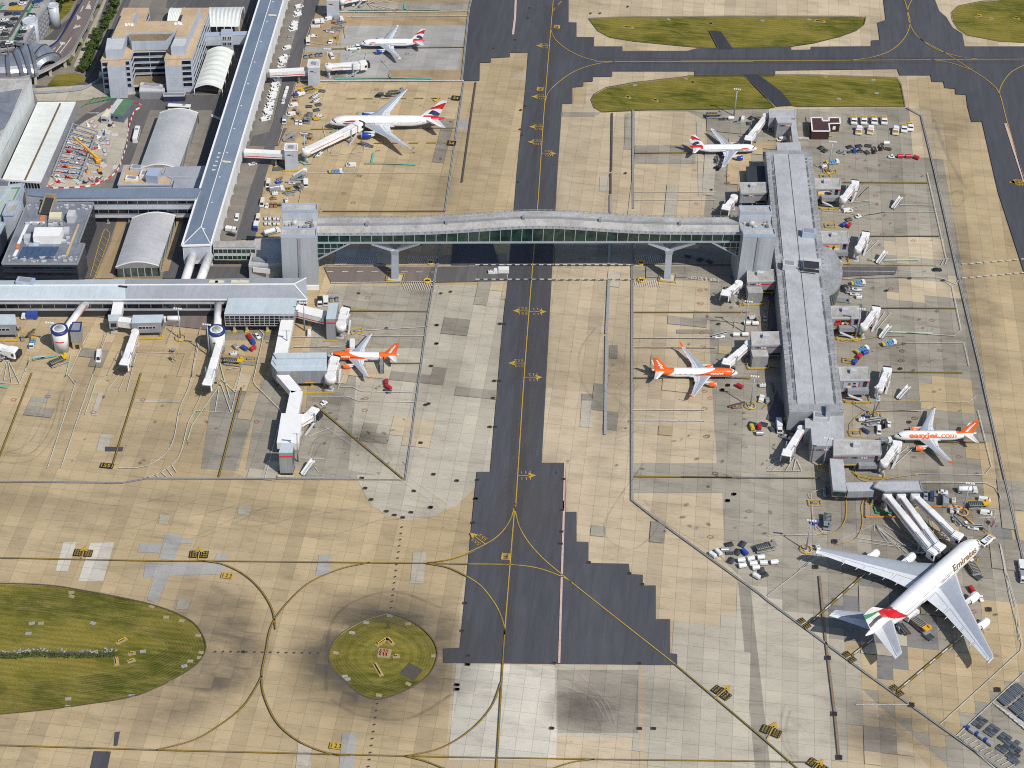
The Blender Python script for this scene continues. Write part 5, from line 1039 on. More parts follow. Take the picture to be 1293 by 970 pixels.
legs(t,[pp[0]+(pp[1]-pp[0])*0.6,pp[1]+(pp[2]-pp[1])*0.5,pp[2]+(pp[3]-pp[2])*0.3,pp[2]+(pp[3]-pp[2])*0.75],4.4)
poly=RP(I,[C4(205,562),C4(328,562),C4(310,655),C4(178,655)],12.5);MB().prism(poly,1.2,12.5).build('tower_wall',MATS['wall_grey'],t);MB().prism(sh(poly,-0.15),12.5,12.8).build('tower_roof',MATS['roof_pale'],t);a,b=poly[3],poly[2];stripe(t,a,b,10.2,0.6);band(t,poly[2],poly[1],4.6,10,0.1,'wall_slate','side_panel')
c=(poly[0]+poly[2])/2;MB().box((c.x,c.y-0.5,0.6),(5,5,1.2)).build('base',MATS['m_dark'],t);guard(t,[a+Vector((-0.5,-1.5)),b+Vector((0.5,-1.5))],1.2,'m_cream')
t=thing('walkway','white walkway with red line to grey tower near the level pier end','walkway');corridor(t,[V2(P(*C3(345,70),8)),V2(P(*C3(650,145),8))],5.2,4.6,8.0);poly=RP(I,[C3(680,28),C3(775,28),C3(745,185),C3(652,185)],12.0);MB().prism(poly,0,12).build('tower_wall',MATS['wall_grey'],t);MB().prism(sh(poly,-0.15),12,12.3).build('tower_roof',MATS['roof_pale'],t);a,b=poly[3],poly[2];stripe(t,a,b,9.6,0.6);band(t,poly[2],poly[1],4.0,11.6,0.1,'wall_slate','side_panel');guard(t,[a+Vector((-1,-1.5)),b+Vector((1,-1.5))]);legs(t,[V2(P(*C3(480,105),8))],4.6)
stain_mat('mow_dark',(0.05,0.055,0.01),0.09,0.42,0.7,0.30,slab=False);stain_mat('mow_pale',(0.36,0.30,0.11),0.07,0.42,0.7,0.34,slab=False)
for isl,dm in((g1,30),(g2,17)):
 for k in range(1,int(dm/1.1)):
  q=sh(isl,k*1.1);i0=V2(P(-20,800)).x;q=[p for p in q if p.x>i0]if isl is g1 else q+[q[0]]
  mb=MB().strip(q,(0.35,0.8,0.5,1.1)[k%4],0.056+0.001*k);o=mb.build('grass',MATS['mow_dark' if k%2 else 'mow_pale']);o.data.attributes.new('edge','FLOAT','POINT').data.foreach_set('value',[1.0]*len(mb.v));kind(o,'structure')
def wheel_mb(mb,c,r,w_,ax,mi=0,hub=None):
 """tyre with hub along axis ax (2-D unit)"""
 a=Vector((ax[0],ax[1],0));c=Vector(c)
 mb.rev([(-w_/2,r*0.55),(-w_/2,r*0.9),(-w_/2*0.7,r),(w_/2*0.7,r),(w_/2,r*0.9),(w_/2,r*0.55)],c,c+a,12,mi)
 if hub is not None:mb.rev([(-w_/2*0.8,0.02),(-w_/2*0.8,r*0.58),(w_/2*0.8,r*0.58),(w_/2*0.8,0.02)],c,c+a,10,hub)
def jet_bridge(label,rot,cab,z=5.0,zc=None,hw=1.4,hh=2.7,leg_u=0.72,group='jet bridges',base=True,cabrot=None,rotr=1.9,stripe_=True,dark=False):
 """rot / cab: photo points of the rotunda and the cab roof"""
 zc=z if zc is None else zc
 t=thing('jet_bridge',label,'jet bridge',(0,0,0),0,group)
 a=P(*rot,z+hh);b=P(*cab,zc+hh);a.z=z;b.z=zc;d=(b-a);L=Vector((d.x,d.y)).length;u=Vector((d.x,d.y)).normalized();n=Vector((-u.y,u.x))
 wm=MATS['m_white']
 mb=MB();mb.rev([(0,rotr),(hh+0.25,rotr),(hh+0.55,rotr*0.85)],(a.x,a.y,z-0.15),(a.x,a.y,z+9),18,0,True,True);r_=mb.build('rotunda',MATS['wall_tube'],t)
 if base:mb=MB();mb.tube((a.x,a.y,0),(a.x,a.y,z-0.15),0.8,12);mb.box((a.x,a.y,0.15),(2.6,2.6,0.3));mb.build('column',MATS['m_lgrey'],r_)
 cuts=[(0.03,0.42,0.0),(0.38,0.70,0.14),(0.66,0.93,0.28)]
 for k,(u0,u1,g)in enumerate(cuts):
  p=a+d*u0;q=a+d*u1;w_=hw+g;h_=hh+g*0.9
  prof_=[(-w_,0),(w_,0),(w_,h_*0.93),(w_*0.86,h_),(-w_*0.86,h_),(-w_,h_*0.93)]
  R=[[(c.x+n.x*x,c.y+n.y*x,c.z-g*0.4+zz)for x,zz in prof_]for c in(p,q)]
  mb=MB().loft(R);s=mb.build('tunnel_section',MATS['wall_tube' if k!=1 else 'm_white'],t)
  if stripe_ and k<2:
   mb=MB()
   for sd in(-1,1):
    e=n*(w_+0.04)*sd;mb.bar((p.x+e.x,p.y+e.y,p.z+h_*0.55),(q.x+e.x,q.y+e.y,q.z+h_*0.55),0.06,0.3)
   mb.build('stripe',MATS['m_red'],s)
  if k==2:
   mb=MB()
   for sd in(-1,1):e=n*(w_*0.75)*sd;mb.bar((p.x+e.x,p.y+e.y,p.z+h_+0.05),(q.x+e.x,q.y+e.y,q.z+h_+0.05),0.25,0.25)
   mb.build('roof_rail',MATS['m_lgrey'],s)
 ca=math.atan2(u.y,u.x)if cabrot is None else cabrot
 cu=Vector((math.cos(ca),math.sin(ca)));cn=Vector((-cu.y,cu.x));c=b
 def q(x,y,zz):return(c.x+cu.x*x+cn.x*y,c.y+cu.y*x+cn.y*y,c.z+zz)
 mb=MB();mb.loft([[q(x,y,zz)for x,y in((-2.2,-1.9),(1.4,-2.2),(1.9,-1.6),(1.9,1.6),(1.4,2.2),(-2.2,1.9))]for zz in(-0.5,hh+0.35)]);mb.loft([[q(x,y,zz)for x,y in((-2.0,-1.6),(1.2,-1.9),(1.2,1.9),(-2.0,1.6))]for zz in(hh+0.36,hh+0.75)]);cb=mb.build('cab',wm,t)
 mb=MB();mb.loft([[q(x,y*s,zz0)for y,zz0 in((-1.7,0.0),(1.7,0.0),(1.7,hh),(-1.7,hh))]for x,s in((1.9,1.0),(2.3,1.06),(2.7,1.0),(3.1,1.06),(3.4,1.0))]);mb.build('bellows',MATS['m_dark'],cb)
 mb=MB();mb.loft([[q(x,y,zz)for x,y in((0.2,-2.26),(1.3,-2.32),(1.3,2.32),(0.2,2.26))]for zz in(0.9,2.2)]);mb.build('window',MATS['g_dark'],cb)
 lp=a+d*leg_u;mb=MB()
 for sd in(-1,1):e=n*(hw+0.75)*sd;mb.box((lp.x+e.x,lp.y+e.y,(z+hh+0.8+0.8)/2),(0.4,0.4,z+hh),ca)
 e=n*(hw+0.8);mb.bar((lp.x-e.x,lp.y-e.y,z-0.4),(lp.x+e.x,lp.y+e.y,z-0.4),0.5,0.6);mb.bar((lp.x-e.x,lp.y-e.y,1.0),(lp.x+e.x,lp.y+e.y,1.0),0.7,0.5)
 lg=mb.build('drive_leg',MATS['m_steel'],t)
 for sd in(-1,1):
  mb=MB();e=n*(hw+0.2)*sd;wheel_mb(mb,(lp.x+e.x,lp.y+e.y,0.55),0.55,0.9,(n.x,n.y),0,1);mb.build('wheel',[MATS['m_rubber'],MATS['m_lgrey']],lg)
 s0=b-Vector((u.x,u.y,0))*3.0+Vector((n.x,n.y,0))*(-hw-1.0);s1=s0-Vector((u.x,u.y,0))*6.0;mb=MB();mb.bar((s0.x,s0.y,zc-0.2),(s1.x,s1.y,0.2),0.9,0.25);mb.bar((s0.x,s0.y,zc+0.8),(s1.x,s1.y,1.2),0.06,0.06);mb.build('stairs',MATS['m_lgrey'],t)
 return t,a,b
G1='white jet bridges along the satellite pier'
HX=lambda zm,x,y:zm(x,y)
for rot,cab,lab in((Z8(818,118),Z8(876,45),'white jet bridge beside the travel advert room, uppermost on right of pier'),(Z8(893,372),Z8(928,305),'white jet bridge beside the orange advert room on right of pier'),(Z8(922,762),Z8(982,683),'white jet bridge beside the dark red advert room on right of pier'),(Y5(1002,195),Y5(1038,112),'white jet bridge beside the pale blue advert room on right of pier'),(Y5(1024,572),Y5(1088,482),'white jet bridge reaching the nose of the white jet with big orange web name')):
 jet_bridge(lab,rot,cab,4.6,3.6,group=G1,cabrot=math.radians(88),leg_u=0.6)
for rot,cab,lab,zr in((B1(535,285),B1(358,520),'white jet bridge reaching the small red-tailed jet at upper right',4.6),(B2(215,225),B2(130,340),'short white jet bridge on left of pier above the link bridge',4.4),(B4(262,215),B4(125,325),'short white jet bridge on left of pier below the link bridge',4.4),(B4(360,825),B6(-20,140),'white jet bridge reaching the orange-nosed jet on left of pier',4.6),(B6(735,805),B8(105,420),'white jet bridge at lower left corner of pier with no aircraft',4.6)):
 jet_bridge(lab,rot,cab,4.6,3.6,group=G1,cabrot=math.radians(-95),leg_u=0.7,rotr=2.0)
def lift_bridge(lab1,lab2,lab3,base_a,blk,cabp,legu=0.75,wid=11):
 poly=RP(I,blk,12.0);t=thing('gate_block',lab1,'building',(0,0,0),0,'pale square gate blocks beside the road');MB().prism(poly,0,12).build('wall',MATS['wall_pale'],t);MB().prism(sh(poly,0.25),12,12.1).build('roof',MATS['m_lgrey'],t)
 mb=MB();[mb.bar((p.x,p.y,12.2),(q.x,q.y,12.2),0.45,0.5)for p,q in zip(poly,poly[1:]+poly[:1])];mb.build('parapet',MATS['m_white'],t);c=(poly[0]+poly[2])/2;MB().box((c.x,c.y,12.4),(2.4,2.2,0.7)).build('roof_unit',MATS['m_grey'],t)
 a,b=poly[3],poly[2];d=(b-a).normalized();sign(t,'HSBC',a+d*1.2,b,9.2,0.8);c=a+(b-a)*0.62;hexlogo(t,Vector((c.x,c.y,9.6)),d,0.9);n=Vector((d.y,-d.x));guard(t,[a+n*1.0-d,b+n*1.0+d])
 if base_a:
  w_=thing('walkway',lab2,'walkway',(0,0,0),0,'white covered walkways crossing the road');p=V2(P(*base_a,9));q=(poly[0]+poly[3])/2;q=V2((q.x+0.3,q.y));corridor(w_,[p,q],3.4,6.0,8.8);legs(w_,[p+(q-p)*0.75],5.6)
 e=(poly[1]+poly[2])/2
 return e
lift_bridge('pale square gate block nearest the big twin-engined jet','lower white walkway from the blue-roofed pier over the road','',A7(-10,640),[A7(400,575),A7(525,575),A7(520,645),A7(392,645)],None)
jet_bridge('long white jet bridge reaching the big twin-engined jet',A7(612,625),A7(1135,370),5.2,5.4,hw=1.8,hh=3.0,group='jet bridges by the road',cabrot=math.radians(60),leg_u=0.8,rotr=2.4)
lift_bridge('pale square gate block beside the upper parked white vans','upper white walkway from the blue-roofed pier over the road','',A6(130,715),[A6(522,608),A6(638,608),A6(635,680),A6(515,682)],None)
jet_bridge('white jet bridge lying level below the jet at upper left, joined to none',A6(725,655),A6(1075,635),5.0,4.2,hw=1.6,group='jet bridges by the road',leg_u=0.68,rotr=2.2,cabrot=0.5)
lift_bridge('pale square gate block cut off by the top edge',None,'',None,[A6(715,-60),A6(830,-60),A6(825,5),A6(705,5)],None)
jet_bridge('white jet bridge cut off by the top edge',A6(860,-10),A6(1080,-60),5.0,4.2,group='jet bridges by the road')
def drum(lab,top,base,r,labt,ta,cabp,labj):
 t=thing('rotunda',lab,'tower',(0,0,0),0,'white drum towers of the level pier');z=12.0;c=P(*top,z);mb=MB();mb.tube((c.x,c.y,0),(c.x,c.y,z),r*0.9,32,r);mb.build('wall',MATS['wall_tube'],t)
 mb=MB();mb.rev([(0,r+0.25),(1.4,r+0.3),(1.4,r-0.6),(0.9,r-0.5)],(c.x,c.y,z-1.2),(c.x,c.y,z+9),32,0,True);mb.build('blue_rim',MATS['m_navy'],t)
 mb=MB();mb.tube((c.x,c.y,z-0.4),(c.x,c.y,z-0.1),r-0.5,28);mb.build('roof',MATS['m_white'],t);mb=MB();mb.rev([(0,r*0.6),(0.6,r*0.55),(0.7,0.05)],(c.x,c.y,z-0.1),(c.x,c.y,z+9),24);mb.build('roof_light',MATS['roof_green'],t);mb=MB()
 for k in range(8):mb.bar((c.x,c.y,z+0.62),(c.x+r*0.55*math.cos(k*PI/4),c.y+r*0.55*math.sin(k*PI/4),z+0.52),0.15,0.15)
 mb.build('roof_light_bar',MATS['m_grey'],t)
 mb=MB()
 R0=[[(c.x+(r*0.955+0.06)*math.cos(th),c.y+(r*0.955+0.06)*math.sin(th),zz)for th in[(-115+70*i/12)*PI/180 for i in range(13)]]for zz in(6.4,7.0)];mb.loft(R0,0,False,True,False);mb.build('stripe',MATS['m_red'],t)
 w_=thing('walkway',labt,'walkway',(0,0,0),0,'white tubes of the level pier');p=P(*ta,9.0);d=(Vector((c.x,c.y,7.0))-Vector((p.x,p.y,7.0)));e=Vector((c.x,c.y,7.0))-d.normalized()*(r*0.8);s=Vector((p.x,p.y,7.0))-d.normalized()*1.0
 MB().tube(s,e,1.75,18).build('tube',MATS['wall_tube'],w_);sd=Vector((d.y,-d.x,0)).normalized()*-1.78;MB().bar(s+sd,e+sd,0.06,0.4).build('stripe',MATS['m_red'],w_);MB().rev([(0,2.3),(0.8,2.3)],s-d.normalized()*0.2,e,18,caps=True).build('collar',MATS['m_lgrey'],w_)
 return c
dr1=drum('white drum tower with navy rim beside a sandy lift block',C1(597,360),None,3.5,'slanted white tube to the drum tower beside a sandy lift block',C1(835,90),None,'')
dr2=drum('white drum tower with navy rim feeding a jet bridge',C2(427,370),None,3.5,'straight white tube to the drum tower that feeds a jet bridge',C2(438,85),None,'')
jet_bridge('white jet bridge hanging from the right-hand drum tower',C2(452,500),C2(335,905),5.2,4.0,hw=1.6,group='jet bridges of the level pier',leg_u=0.7,rotr=1.8,base=False)
t=thing('lift_block','small grey and sandy lift block beside the left-hand drum tower','building');poly=RP(I,[C1(735,298),C1(822,298),C1(808,385),C1(705,385)],10.5);MB().prism(poly,4.2,10.5).build('wall',MATS['wall_grey'],t);MB().prism(sh(poly,0.3),0,4.2).build('base',MATS['wall_sand'],t);mb=MB();[mb.bar((p.x,p.y,10.6),(q.x,q.y,10.6),0.5,0.4)for p,q in zip(poly,poly[1:]+poly[:1])];mb.build('parapet',MATS['m_navy'],t);band(t,poly[3]+(poly[2]-poly[3])*0.35,poly[3]+(poly[2]-poly[3])*0.7,0.6,2.6,0.1,'g_dark','door')
def gate_module(lab,tubeA,tubeB,head,room,cab,labj):
 t=thing('gate_module',lab,'gate room',(0,0,0),0,'boxy gate rooms of the level pier')
 if tubeA:corridor(t,[V2(P(*tubeA,8.2)),V2(P(*tubeB,8.2))],4.6,4.8,8.2,nm='corridor',line_=False)
 if head:
  poly=RP(I,head,8.6);MB().prism(poly,4.4,8.6).build('head_wall',MATS['wall_grey'],t);MB().prism(sh(poly,-0.2),8.6,8.9).build('head_roof',MATS['roof_pale'],t);band(t,poly[3]+(poly[2]-poly[3])*0.2,poly[3]+(poly[2]-poly[3])*0.85,5.2,7.4,0.1,'g_dark','window');c=(poly[0]+poly[2])/2;mb=MB();mb.box((c.x,c.y,2.2),(0.9,0.9,4.4));mb.box((c.x,c.y,0.6),(2.6,2.2,1.2));mb.build('column',MATS['m_concrete'],t)
  r_=RP(I,room,8.6);corridor(t,[(poly[1]+poly[2])/2,(r_[0]+r_[3])/2],3.4,4.6,7.8,line_=False);m=((poly[1]+poly[2])/2+(r_[0]+r_[3])/2)/2
 poly=RP(I,room,8.6);MB().prism(poly,3.0,8.6).build('wall',MATS['wall_grey'],t);MB().prism(sh(poly,-0.3),8.6,9.0).build('roof',MATS['roof_pale'],t);a,b=poly[3],poly[2];band(t,a+(b-a)*0.22,a+(b-a)*0.8,5.2,6.8,0.12,'g_dark','window',5);legs(t,[a+(b-a)*u+Vector((0,1.0))for u in(0.06,0.94)]+[a+(b-a)*u+Vector((0,6))for u in(0.06,0.94)],3.0)
 band(t,poly[2],poly[1],5.2,7.4,0.1,'g_dark','window');guard(t,[a-Vector((0,1.5)),b-Vector((0,1.5))],1.0)
gate_module('grey gate room on legs between the two white drum towers',Z5(598,640),Z5(585,710),[Z5(545,712),Z5(605,708),Z5(590,740),Z5(548,742)],[Z5(672,714),Z5(822,712),Z5(812,748),Z5(664,752)],None,'')
jet_bridge('white jet bridge below the gate room between drum towers',Z5(680,792),Z5(628,950),5.0,3.8,hw=1.6,group='jet bridges of the level pier',leg_u=0.75,rotr=1.8)
gate_module('grey gate room on legs at the left picture edge',None,None,None,[C1(-200,225),C1(150,225),C1(165,320),C1(-200,325)],None,'')
jet_bridge('white jet bridge with dark bellows at the left picture edge',C1(-160,490),C1(130,575),5.0,3.8,hw=1.7,group='jet bridges of the level pier',leg_u=0.6,rotr=1.9)
t,_,_=jet_bridge('short white jet bridge at the nose of the orange and white jet',C3(695,760),C3(735,590),5.0,3.6,hw=2.0,group='jet bridges of the finger',rotr=2.6,cabrot=math.radians(80),leg_u=0.3)
jet_bridge('short white jet bridge on the bent finger walkway pointing at yellow line',C4(375,330),C4(530,235),4.6,3.6,hw=1.9,group='jet bridges of the finger',rotr=1.6,leg_u=0.75,cabrot=math.radians(-20))
jet_bridge('short white jet bridge beside the red-striped grey tower',C3(800,235),C3(838,95),4.8,3.8,hw=2.0,group='jet bridges of the finger',rotr=2.6,cabrot=math.radians(80),leg_u=0.35)
t=thing('walkway','grey covered walkway leading from the pier end to the giant jet gate','walkway');p0=V2(P(*B8(608,480),8));p1=V2(P(*B8(640,755),8));corridor(t,[p0,p1+Vector((0,-2.6))],5.6,4.6,8,'wall_grey',roofm='roof_pier',line_=False);p2=V2(P(*B8(985,757),8));corridor(t,[p1+Vector((2.9,0)),p2],5.2,4.6,8,'wall_grey',roofm='roof_pier',line_=False);legs(t,[p0+(p1-p0)*0.9,p1+(p2-p1)*0.9],4.6)
stripe(t,p1+(p2-p1)*0.15+Vector((0,-2.6)),p1+(p2-p1)*0.8+Vector((0,-2.6)),4.7,0.4,'m_yellow','height_bar');band(t,p1+Vector((-2.6,-2.7)),p1+Vector((2.6,-2.7)),5.4,7.4,0.3,'g_green','window')
t=thing('gate_block','grey gate block from which three long white bridges start','building');poly=RP(I,[X3(455,40),X3(690,38),X3(705,98),X3(490,100),X3(425,75)],9.5);MB().prism(poly,3.6,9.5).build('wall',MATS['wall_slate'],t);MB().prism(sh(poly,-0.2),9.5,9.9).build('roof',MATS['roof_pier'],t);legs(t,[p for p in sh(poly,1.2)],3.6);mb=MB();[mb.bar((p.x,p.y,10.0),(q.x,q.y,10.0),0.5,0.4)for p,q in zip(poly,poly[1:]+poly[:1])];mb.build('parapet',MATS['m_grey'],t)
guard(t,[V2(P(*X3(380,125))),V2(P(*X3(378,250))),V2(P(*X3(640,252)))],1.1,'m_orange')
GT='long white bridges of the giant jet'
jet_bridge('long white jet bridge, lower left of three leading to the giant jet',X3(505,108),X3(775,440),5.6,5.4,hw=1.3,hh=2.7,group=GT,leg_u=0.8,rotr=2.0,cabrot=math.radians(-38))
jet_bridge('long white jet bridge, middle of three leading to the giant jet',X3(585,112),X3(808,415),5.6,6.6,hw=1.25,hh=2.6,group=GT,leg_u=0.72,rotr=2.0,cabrot=math.radians(-38))
jet_bridge('long white jet bridge, upper right of three leading to the giant jet',X3(665,112),X3(912,352),5.6,5.4,hw=1.3,hh=2.7,group=GT,leg_u=0.72,rotr=2.0,cabrot=math.radians(-30))
def mast(lab,base,top,guard_=True,gc='m_yellow',hmin=12):
 h=max(hmin,H(top,base));b=P(*base);t=thing('floodlight_mast',lab,'floodlight mast',(b.x,b.y,0),0,'floodlight masts')
 MB().tube((0,0,0),(0,0,h),0.38,10,0.2).build('pole',MATS['m_steel'],t);mb=MB();mb.bar((-1.6,0,h),(1.6,0,h),0.2,0.2)
 for x in(-1.5,-0.5,0.5,1.5):mb.box((x,-0.35,h+0.25),(0.7,0.6,0.5),0,1)
 mb.build('lamp_head',[MATS['m_grey'],MATS['m_white']],t)
 if guard_:
  mb=MB();mb.rev([(0,2.2),(0,2.5),(0.25,2.5),(0.25,2.2)],(0,0,0.7),(0,0,9),16);
  for k in range(8):mb.box((2.35*math.cos(k*PI/4),2.35*math.sin(k*PI/4),0.5),(0.2,0.2,1.0))
  mb.build('guard_ring',MATS[gc],t);MB().tube((0,0,0),(0,0,0.4),1.0,12).build('base',MATS['m_concrete'],t)
for lab,b,tp,g in(('tall mast in a yellow ring below the orange-nosed jet',B6(217,590),B6(222,275),1),('tall mast in a yellow ring at lower end of pier',B8(466,580),B8(490,262),1),('tall mast beside the left wing tip of the giant jet',C5(1097,360),C5(1115,50),1),('tall mast near the white trucks by the giant jet nose',C6(588,525),C6(642,175),0),('tall mast at the edge of grass behind the small red-tailed jet',B1(212,290),B1(222,20),0),('mast in the yellow pen right of pier near the top',B3(200,700),B3(240,390),1),('mast in the yellow pen above the web-name jet',B7(575,600),B7(608,310),1),('mast with yellow ring below the dark red advert',B5(400,700),B5(432,395),1),('mast beside baggage trailers on left of pier',B4(315,715),B4(325,400),0),('mast with round base between the two white drum towers',Z5(910,830),Z5(872,680),1),('slim mast on the left of right-hand drum tower',C2(355,640),C2(300,320),0),('mast beside the walkway near the grey gate block',C3(265,545),C3(250,380),0),('mast at the end of bent finger walkway',C4(370,745),C4(320,460),0),('mast beside the jet bridge joined to none',A6(720,790),A6(690,495),0),('mast beside the lower gate block by the road',A7(600,760),A7(565,470),0),('mast beside the jet bridge at left picture edge',C1(540,560),C1(500,300),0),('mast near the white walkway with red line',C3(435,300),C3(395,20),0)):
 mast(lab,b,tp,bool(g),hmin=14)
for lab,q in(('black and yellow round barrier left of the left bridge pylon hatching',Z6(1012,450)),('black and yellow round barrier on the road by left pylon',Z6(995,543)),('black and yellow round barrier in hatching left of right pylon',Z7(835,452)),('black and yellow round barrier on the road by right pylon',Z7(837,540))):
 b=P(*q);t=thing('traffic_barrier',lab,'barrier',(b.x,b.y,0));MB().rev([(0,1.5),(0.9,1.9),(1.1,1.9),(1.1,1.4),(0.2,1.1)],(0,0,0),(0,0,9),16).build('ring',MATS['m_yellow'],t);MB().tube((0,0,0),(0,0,0.6),1.3,14).build('core',MATS['m_dark'],t);MB().tube((0,0,0.6),(0,0,4.0),0.12,8).build('post',MATS['m_grey'],t)
def vault(t,q,z,rise,base,roofm,open_=True,wallm='g_teal',seg=14,ribs=8):
 """barrel roof over the quad q (seen at eaves height z): long axis from edge 0-1 to edge 3-2"""
 p=RP(I,q,z);mb=MB();R=[]
 for k in range(2*ribs+1):
  v=k/(2*ribs);a=p[0]+(p[3]-p[0])*v;b=p[1]+(p[2]-p[1])*v;sag=0.18*rise*(k%2)*(1 if open_ else 0)
  R.append([(a.x+(b.x-a.x)*s/seg,a.y+(b.y-a.y)*s/seg,z+(rise-sag)*math.sin(PI*s/seg))for s in range(seg+1)])
 for k in range(len(R)-1):
  for s in range(seg):mb.add([R[k][s],R[k][s+1],R[k+1][s+1],R[k+1][s]],[(0,1,2,3)])
 o=mb.build('roof',MATS[roofm],t)
 for pl in o.data.polygons:pl.use_smooth=not open_
 mb=MB()
 for r in(R[0],R[-1]):
  for s in range(seg):mb.bar(r[s],r[s+1],0.4,0.4)
 mb.build('roof_edge',MATS['m_white'],t)
 if open_:
  mb=MB()
  for k in range(0,ribs*2+1,4):
   for s in(0,seg):x=R[k][s];mb.tube((x[0],x[1],0),x,0.18,6)
  mb.build('post',MATS['m_white'],t);COL.objects[-1]['kind']='stuff'
 else:
  ins=sh(p,0.5);MB().prism(ins,0,z-0.1).build('wall',MATS[wallm],t)
  mb=MB()
  for r in(R[0],R[-1]):
   mb.add([(x[0],x[1],x[2]-0.05)for x in r]+[(r[-1][0],r[-1][1],z-1.0),(r[0][0],r[0][1],z-1.0)],[tuple(range(seg+3))])
  mb.build('gable',MATS['wall_grey'],t)
  mb=MB()
  for e in(0,1,2,3):
   a,b=ins[e],ins[(e+1)%4];n_=max(2,int((b-a).length/3))
   for i in range(n_+1):c=a+(b-a)*i/n_;mb.box((c.x,c.y,z/2),(0.35,0.35,z-0.2))
  mb.build('post',MATS['m_lgrey'],t);COL.objects[-1]['kind']='stuff'
for lab,q in(('white fabric canopy beside the bronze-roofed office block',[A2(800,512),A2(1062,518),A2(945,900),A2(665,890)]),('white fabric canopy behind the office block, long side level',[A2(820,75),A2(815,270),A2(1115,270),A2(1165,70)]),('white fabric canopy partly hidden by the office roof',[A2(440,80),A2(395,215),A2(520,215),A2(570,80)])):
 t=thing('canopy',lab,'canopy',(0,0,0),0,'white fabric canopies');vault(t,q,5.5,2.6,0,'roof_white',True)
t=thing('coach_station','grey arch-roofed hall with glazed sides beside the parked coach','hall');vault(t,[A4(318,172),A4(705,172),A4(510,735),A4(112,735)],6.5,2.6,0,'roof_hangar',False)
t=thing('coach_station','grey arch-roofed hall with glazed sides between the dark hotel and blue-roofed pier','hall');vault(t,[Z5(665,222),Z5(885,208),Z5(800,462),Z5(582,468)],6.5,2.6,0,'roof_hangar',False)
T=thing('office_block','big U-shaped office block with bronze gravel roof and rows of dark windows','building');ZO=20.5
LWg=RP(Z1,[(610,48),(700,70),(655,255),(640,300),(508,308)],ZO);RWg=RP(Z1,[(890,150),(1052,48),(965,296),(828,302),(845,250)],ZO)
LWg=RP(Z1,[(622,44),(752,44),(655,300),(508,308)],ZO);RWg=RP(Z1,[(920,44),(1054,44),(965,297),(828,302)],ZO);CB=RP(Z1,[(655,110),(910,110),(862,252),(640,258)],ZO)
for nm,p,fl in(('west_wing',LWg,1),('east_wing',RWg,1),('centre_range',CB,1)):
 h_=ZO if nm!='centre_range' else ZO-0.05
 MB().prism(p,0,h_).build(nm+'_wall',MATS['wall_office'],T);MB().prism(sh(p,-0.25),h_,h_+0.5).build(nm+'_ledge',MATS['roof_tan'],T)
for p,sides in((LWg,((3,2),(2,1),(0,3))),(RWg,((3,2),(2,1),(0,3))),(CB,((3,2),))):
 for i,j in sides:
  a,b=p[i],p[j]
  for f in range(5):
   z0=4.2+3.35*f;u0,u1=(0.03,0.97);band(T,a+(b-a)*u0,a+(b-a)*u1,z0-0.3,z0+2.1,0.12,'g_dark','window',max(2,int((b-a).length/8)),'wall_pale')
ph=lambda q,z,m,nm:(MB().prism(RP(Z1,q,z),ZO+0.51,z).build(nm+'_wall',MATS['wall_office'],T),MB().prism(sh(RP(Z1,q,z),0.4),z,z+0.1).build(nm+'_roof',MATS[m],T))
ph([(628,45),(695,45),(630,190),(562,190)],27.5,'roof_tan','penthouse');ph([(935,42),(1010,40),(942,190),(880,188)],27.5,'roof_tan','penthouse');ph([(655,112),(915,112),(885,162),(640,166)],27.45,'roof_tan','penthouse');ph([(642,168),(884,162),(838,206),(662,208)],26.4,'roof_dktan','penthouse')
ph([(540,192),(635,190),(615,248),(530,250)],26.5,'m_lgrey','plant_room');ph([(880,190),(945,190),(930,232),(860,235)],26.5,'m_lgrey','plant_room')
for x,y in((640,128),(655,126),(670,128),(890,122),(905,118),(915,124)):
 c=P(*Z1(x,y),27.6);MB().rev([(0,0.1),(0.3,1.0),(0.5,1.1)],(c.x,c.y,27.8),(c.x,c.y-3,30),14).build('satellite_dish',MATS['m_white'],T)
for q,zb in(([(538,322),(625,322),(628,332),(540,332)],20),([(828,318),(908,318),(912,330),(830,330)],20)):
 p=RP(Z1,q,20.0);d=(p[1]-p[0]).normalized();n=Vector((-d.y,d.x));a,b=p[3],p[2];q2=[a,b,b+n*7,a+n*7];MB().prism(q2,0,20).build('stair_tower_wall',MATS['wall_pale'],T);MB().prism(sh(q2,0.3),20,20.15).build('stair_tower_roof',MATS['roof_tan'],T)
p=RP(Z1,[(690,378),(840,374),(838,425),(668,430)],5.0);MB().prism(p,3.8,5).build('porch_wall',MATS['m_lgrey'],T);MB().prism(sh(p,0.4),5,5.1).build('porch_roof',MATS['roof_dktan'],T);mb=MB();[mb.box((c.x,c.y,1.9),(0.6,0.6,3.8))for c in sh(p,0.8)];mb.build('post',MATS['m_lgrey'],T);COL.objects[-1]['kind']='stuff'
t=thing('plant_building','low grey plant building with rooftop ducts at the office courtyard front','building');p=RP(Z1,[(705,440),(830,440),(830,462),(702,462)],5);block(t,p,0,5,'wall_grey','m_lgrey',0.4);unit(t,Z1,765,440,5,(12,3,1.6),'m_lgrey')
t=thing('plant_building','low black-fronted unit at the foot of right stair tower','building');p=RP(Z1,[(825,470),(935,468),(930,482),(822,484)],4);block(t,p,0,4,'wall_slate','roof_slate',0.3)
mb=MB();a,b=p[3],p[2]
for u in(0.3,0.6):c=a+(b-a)*u;mb.box((c.x,c.y-0.1,1.8),(3,0.2,1.4))
mb.build('screen',MATS['m_navy'],t)
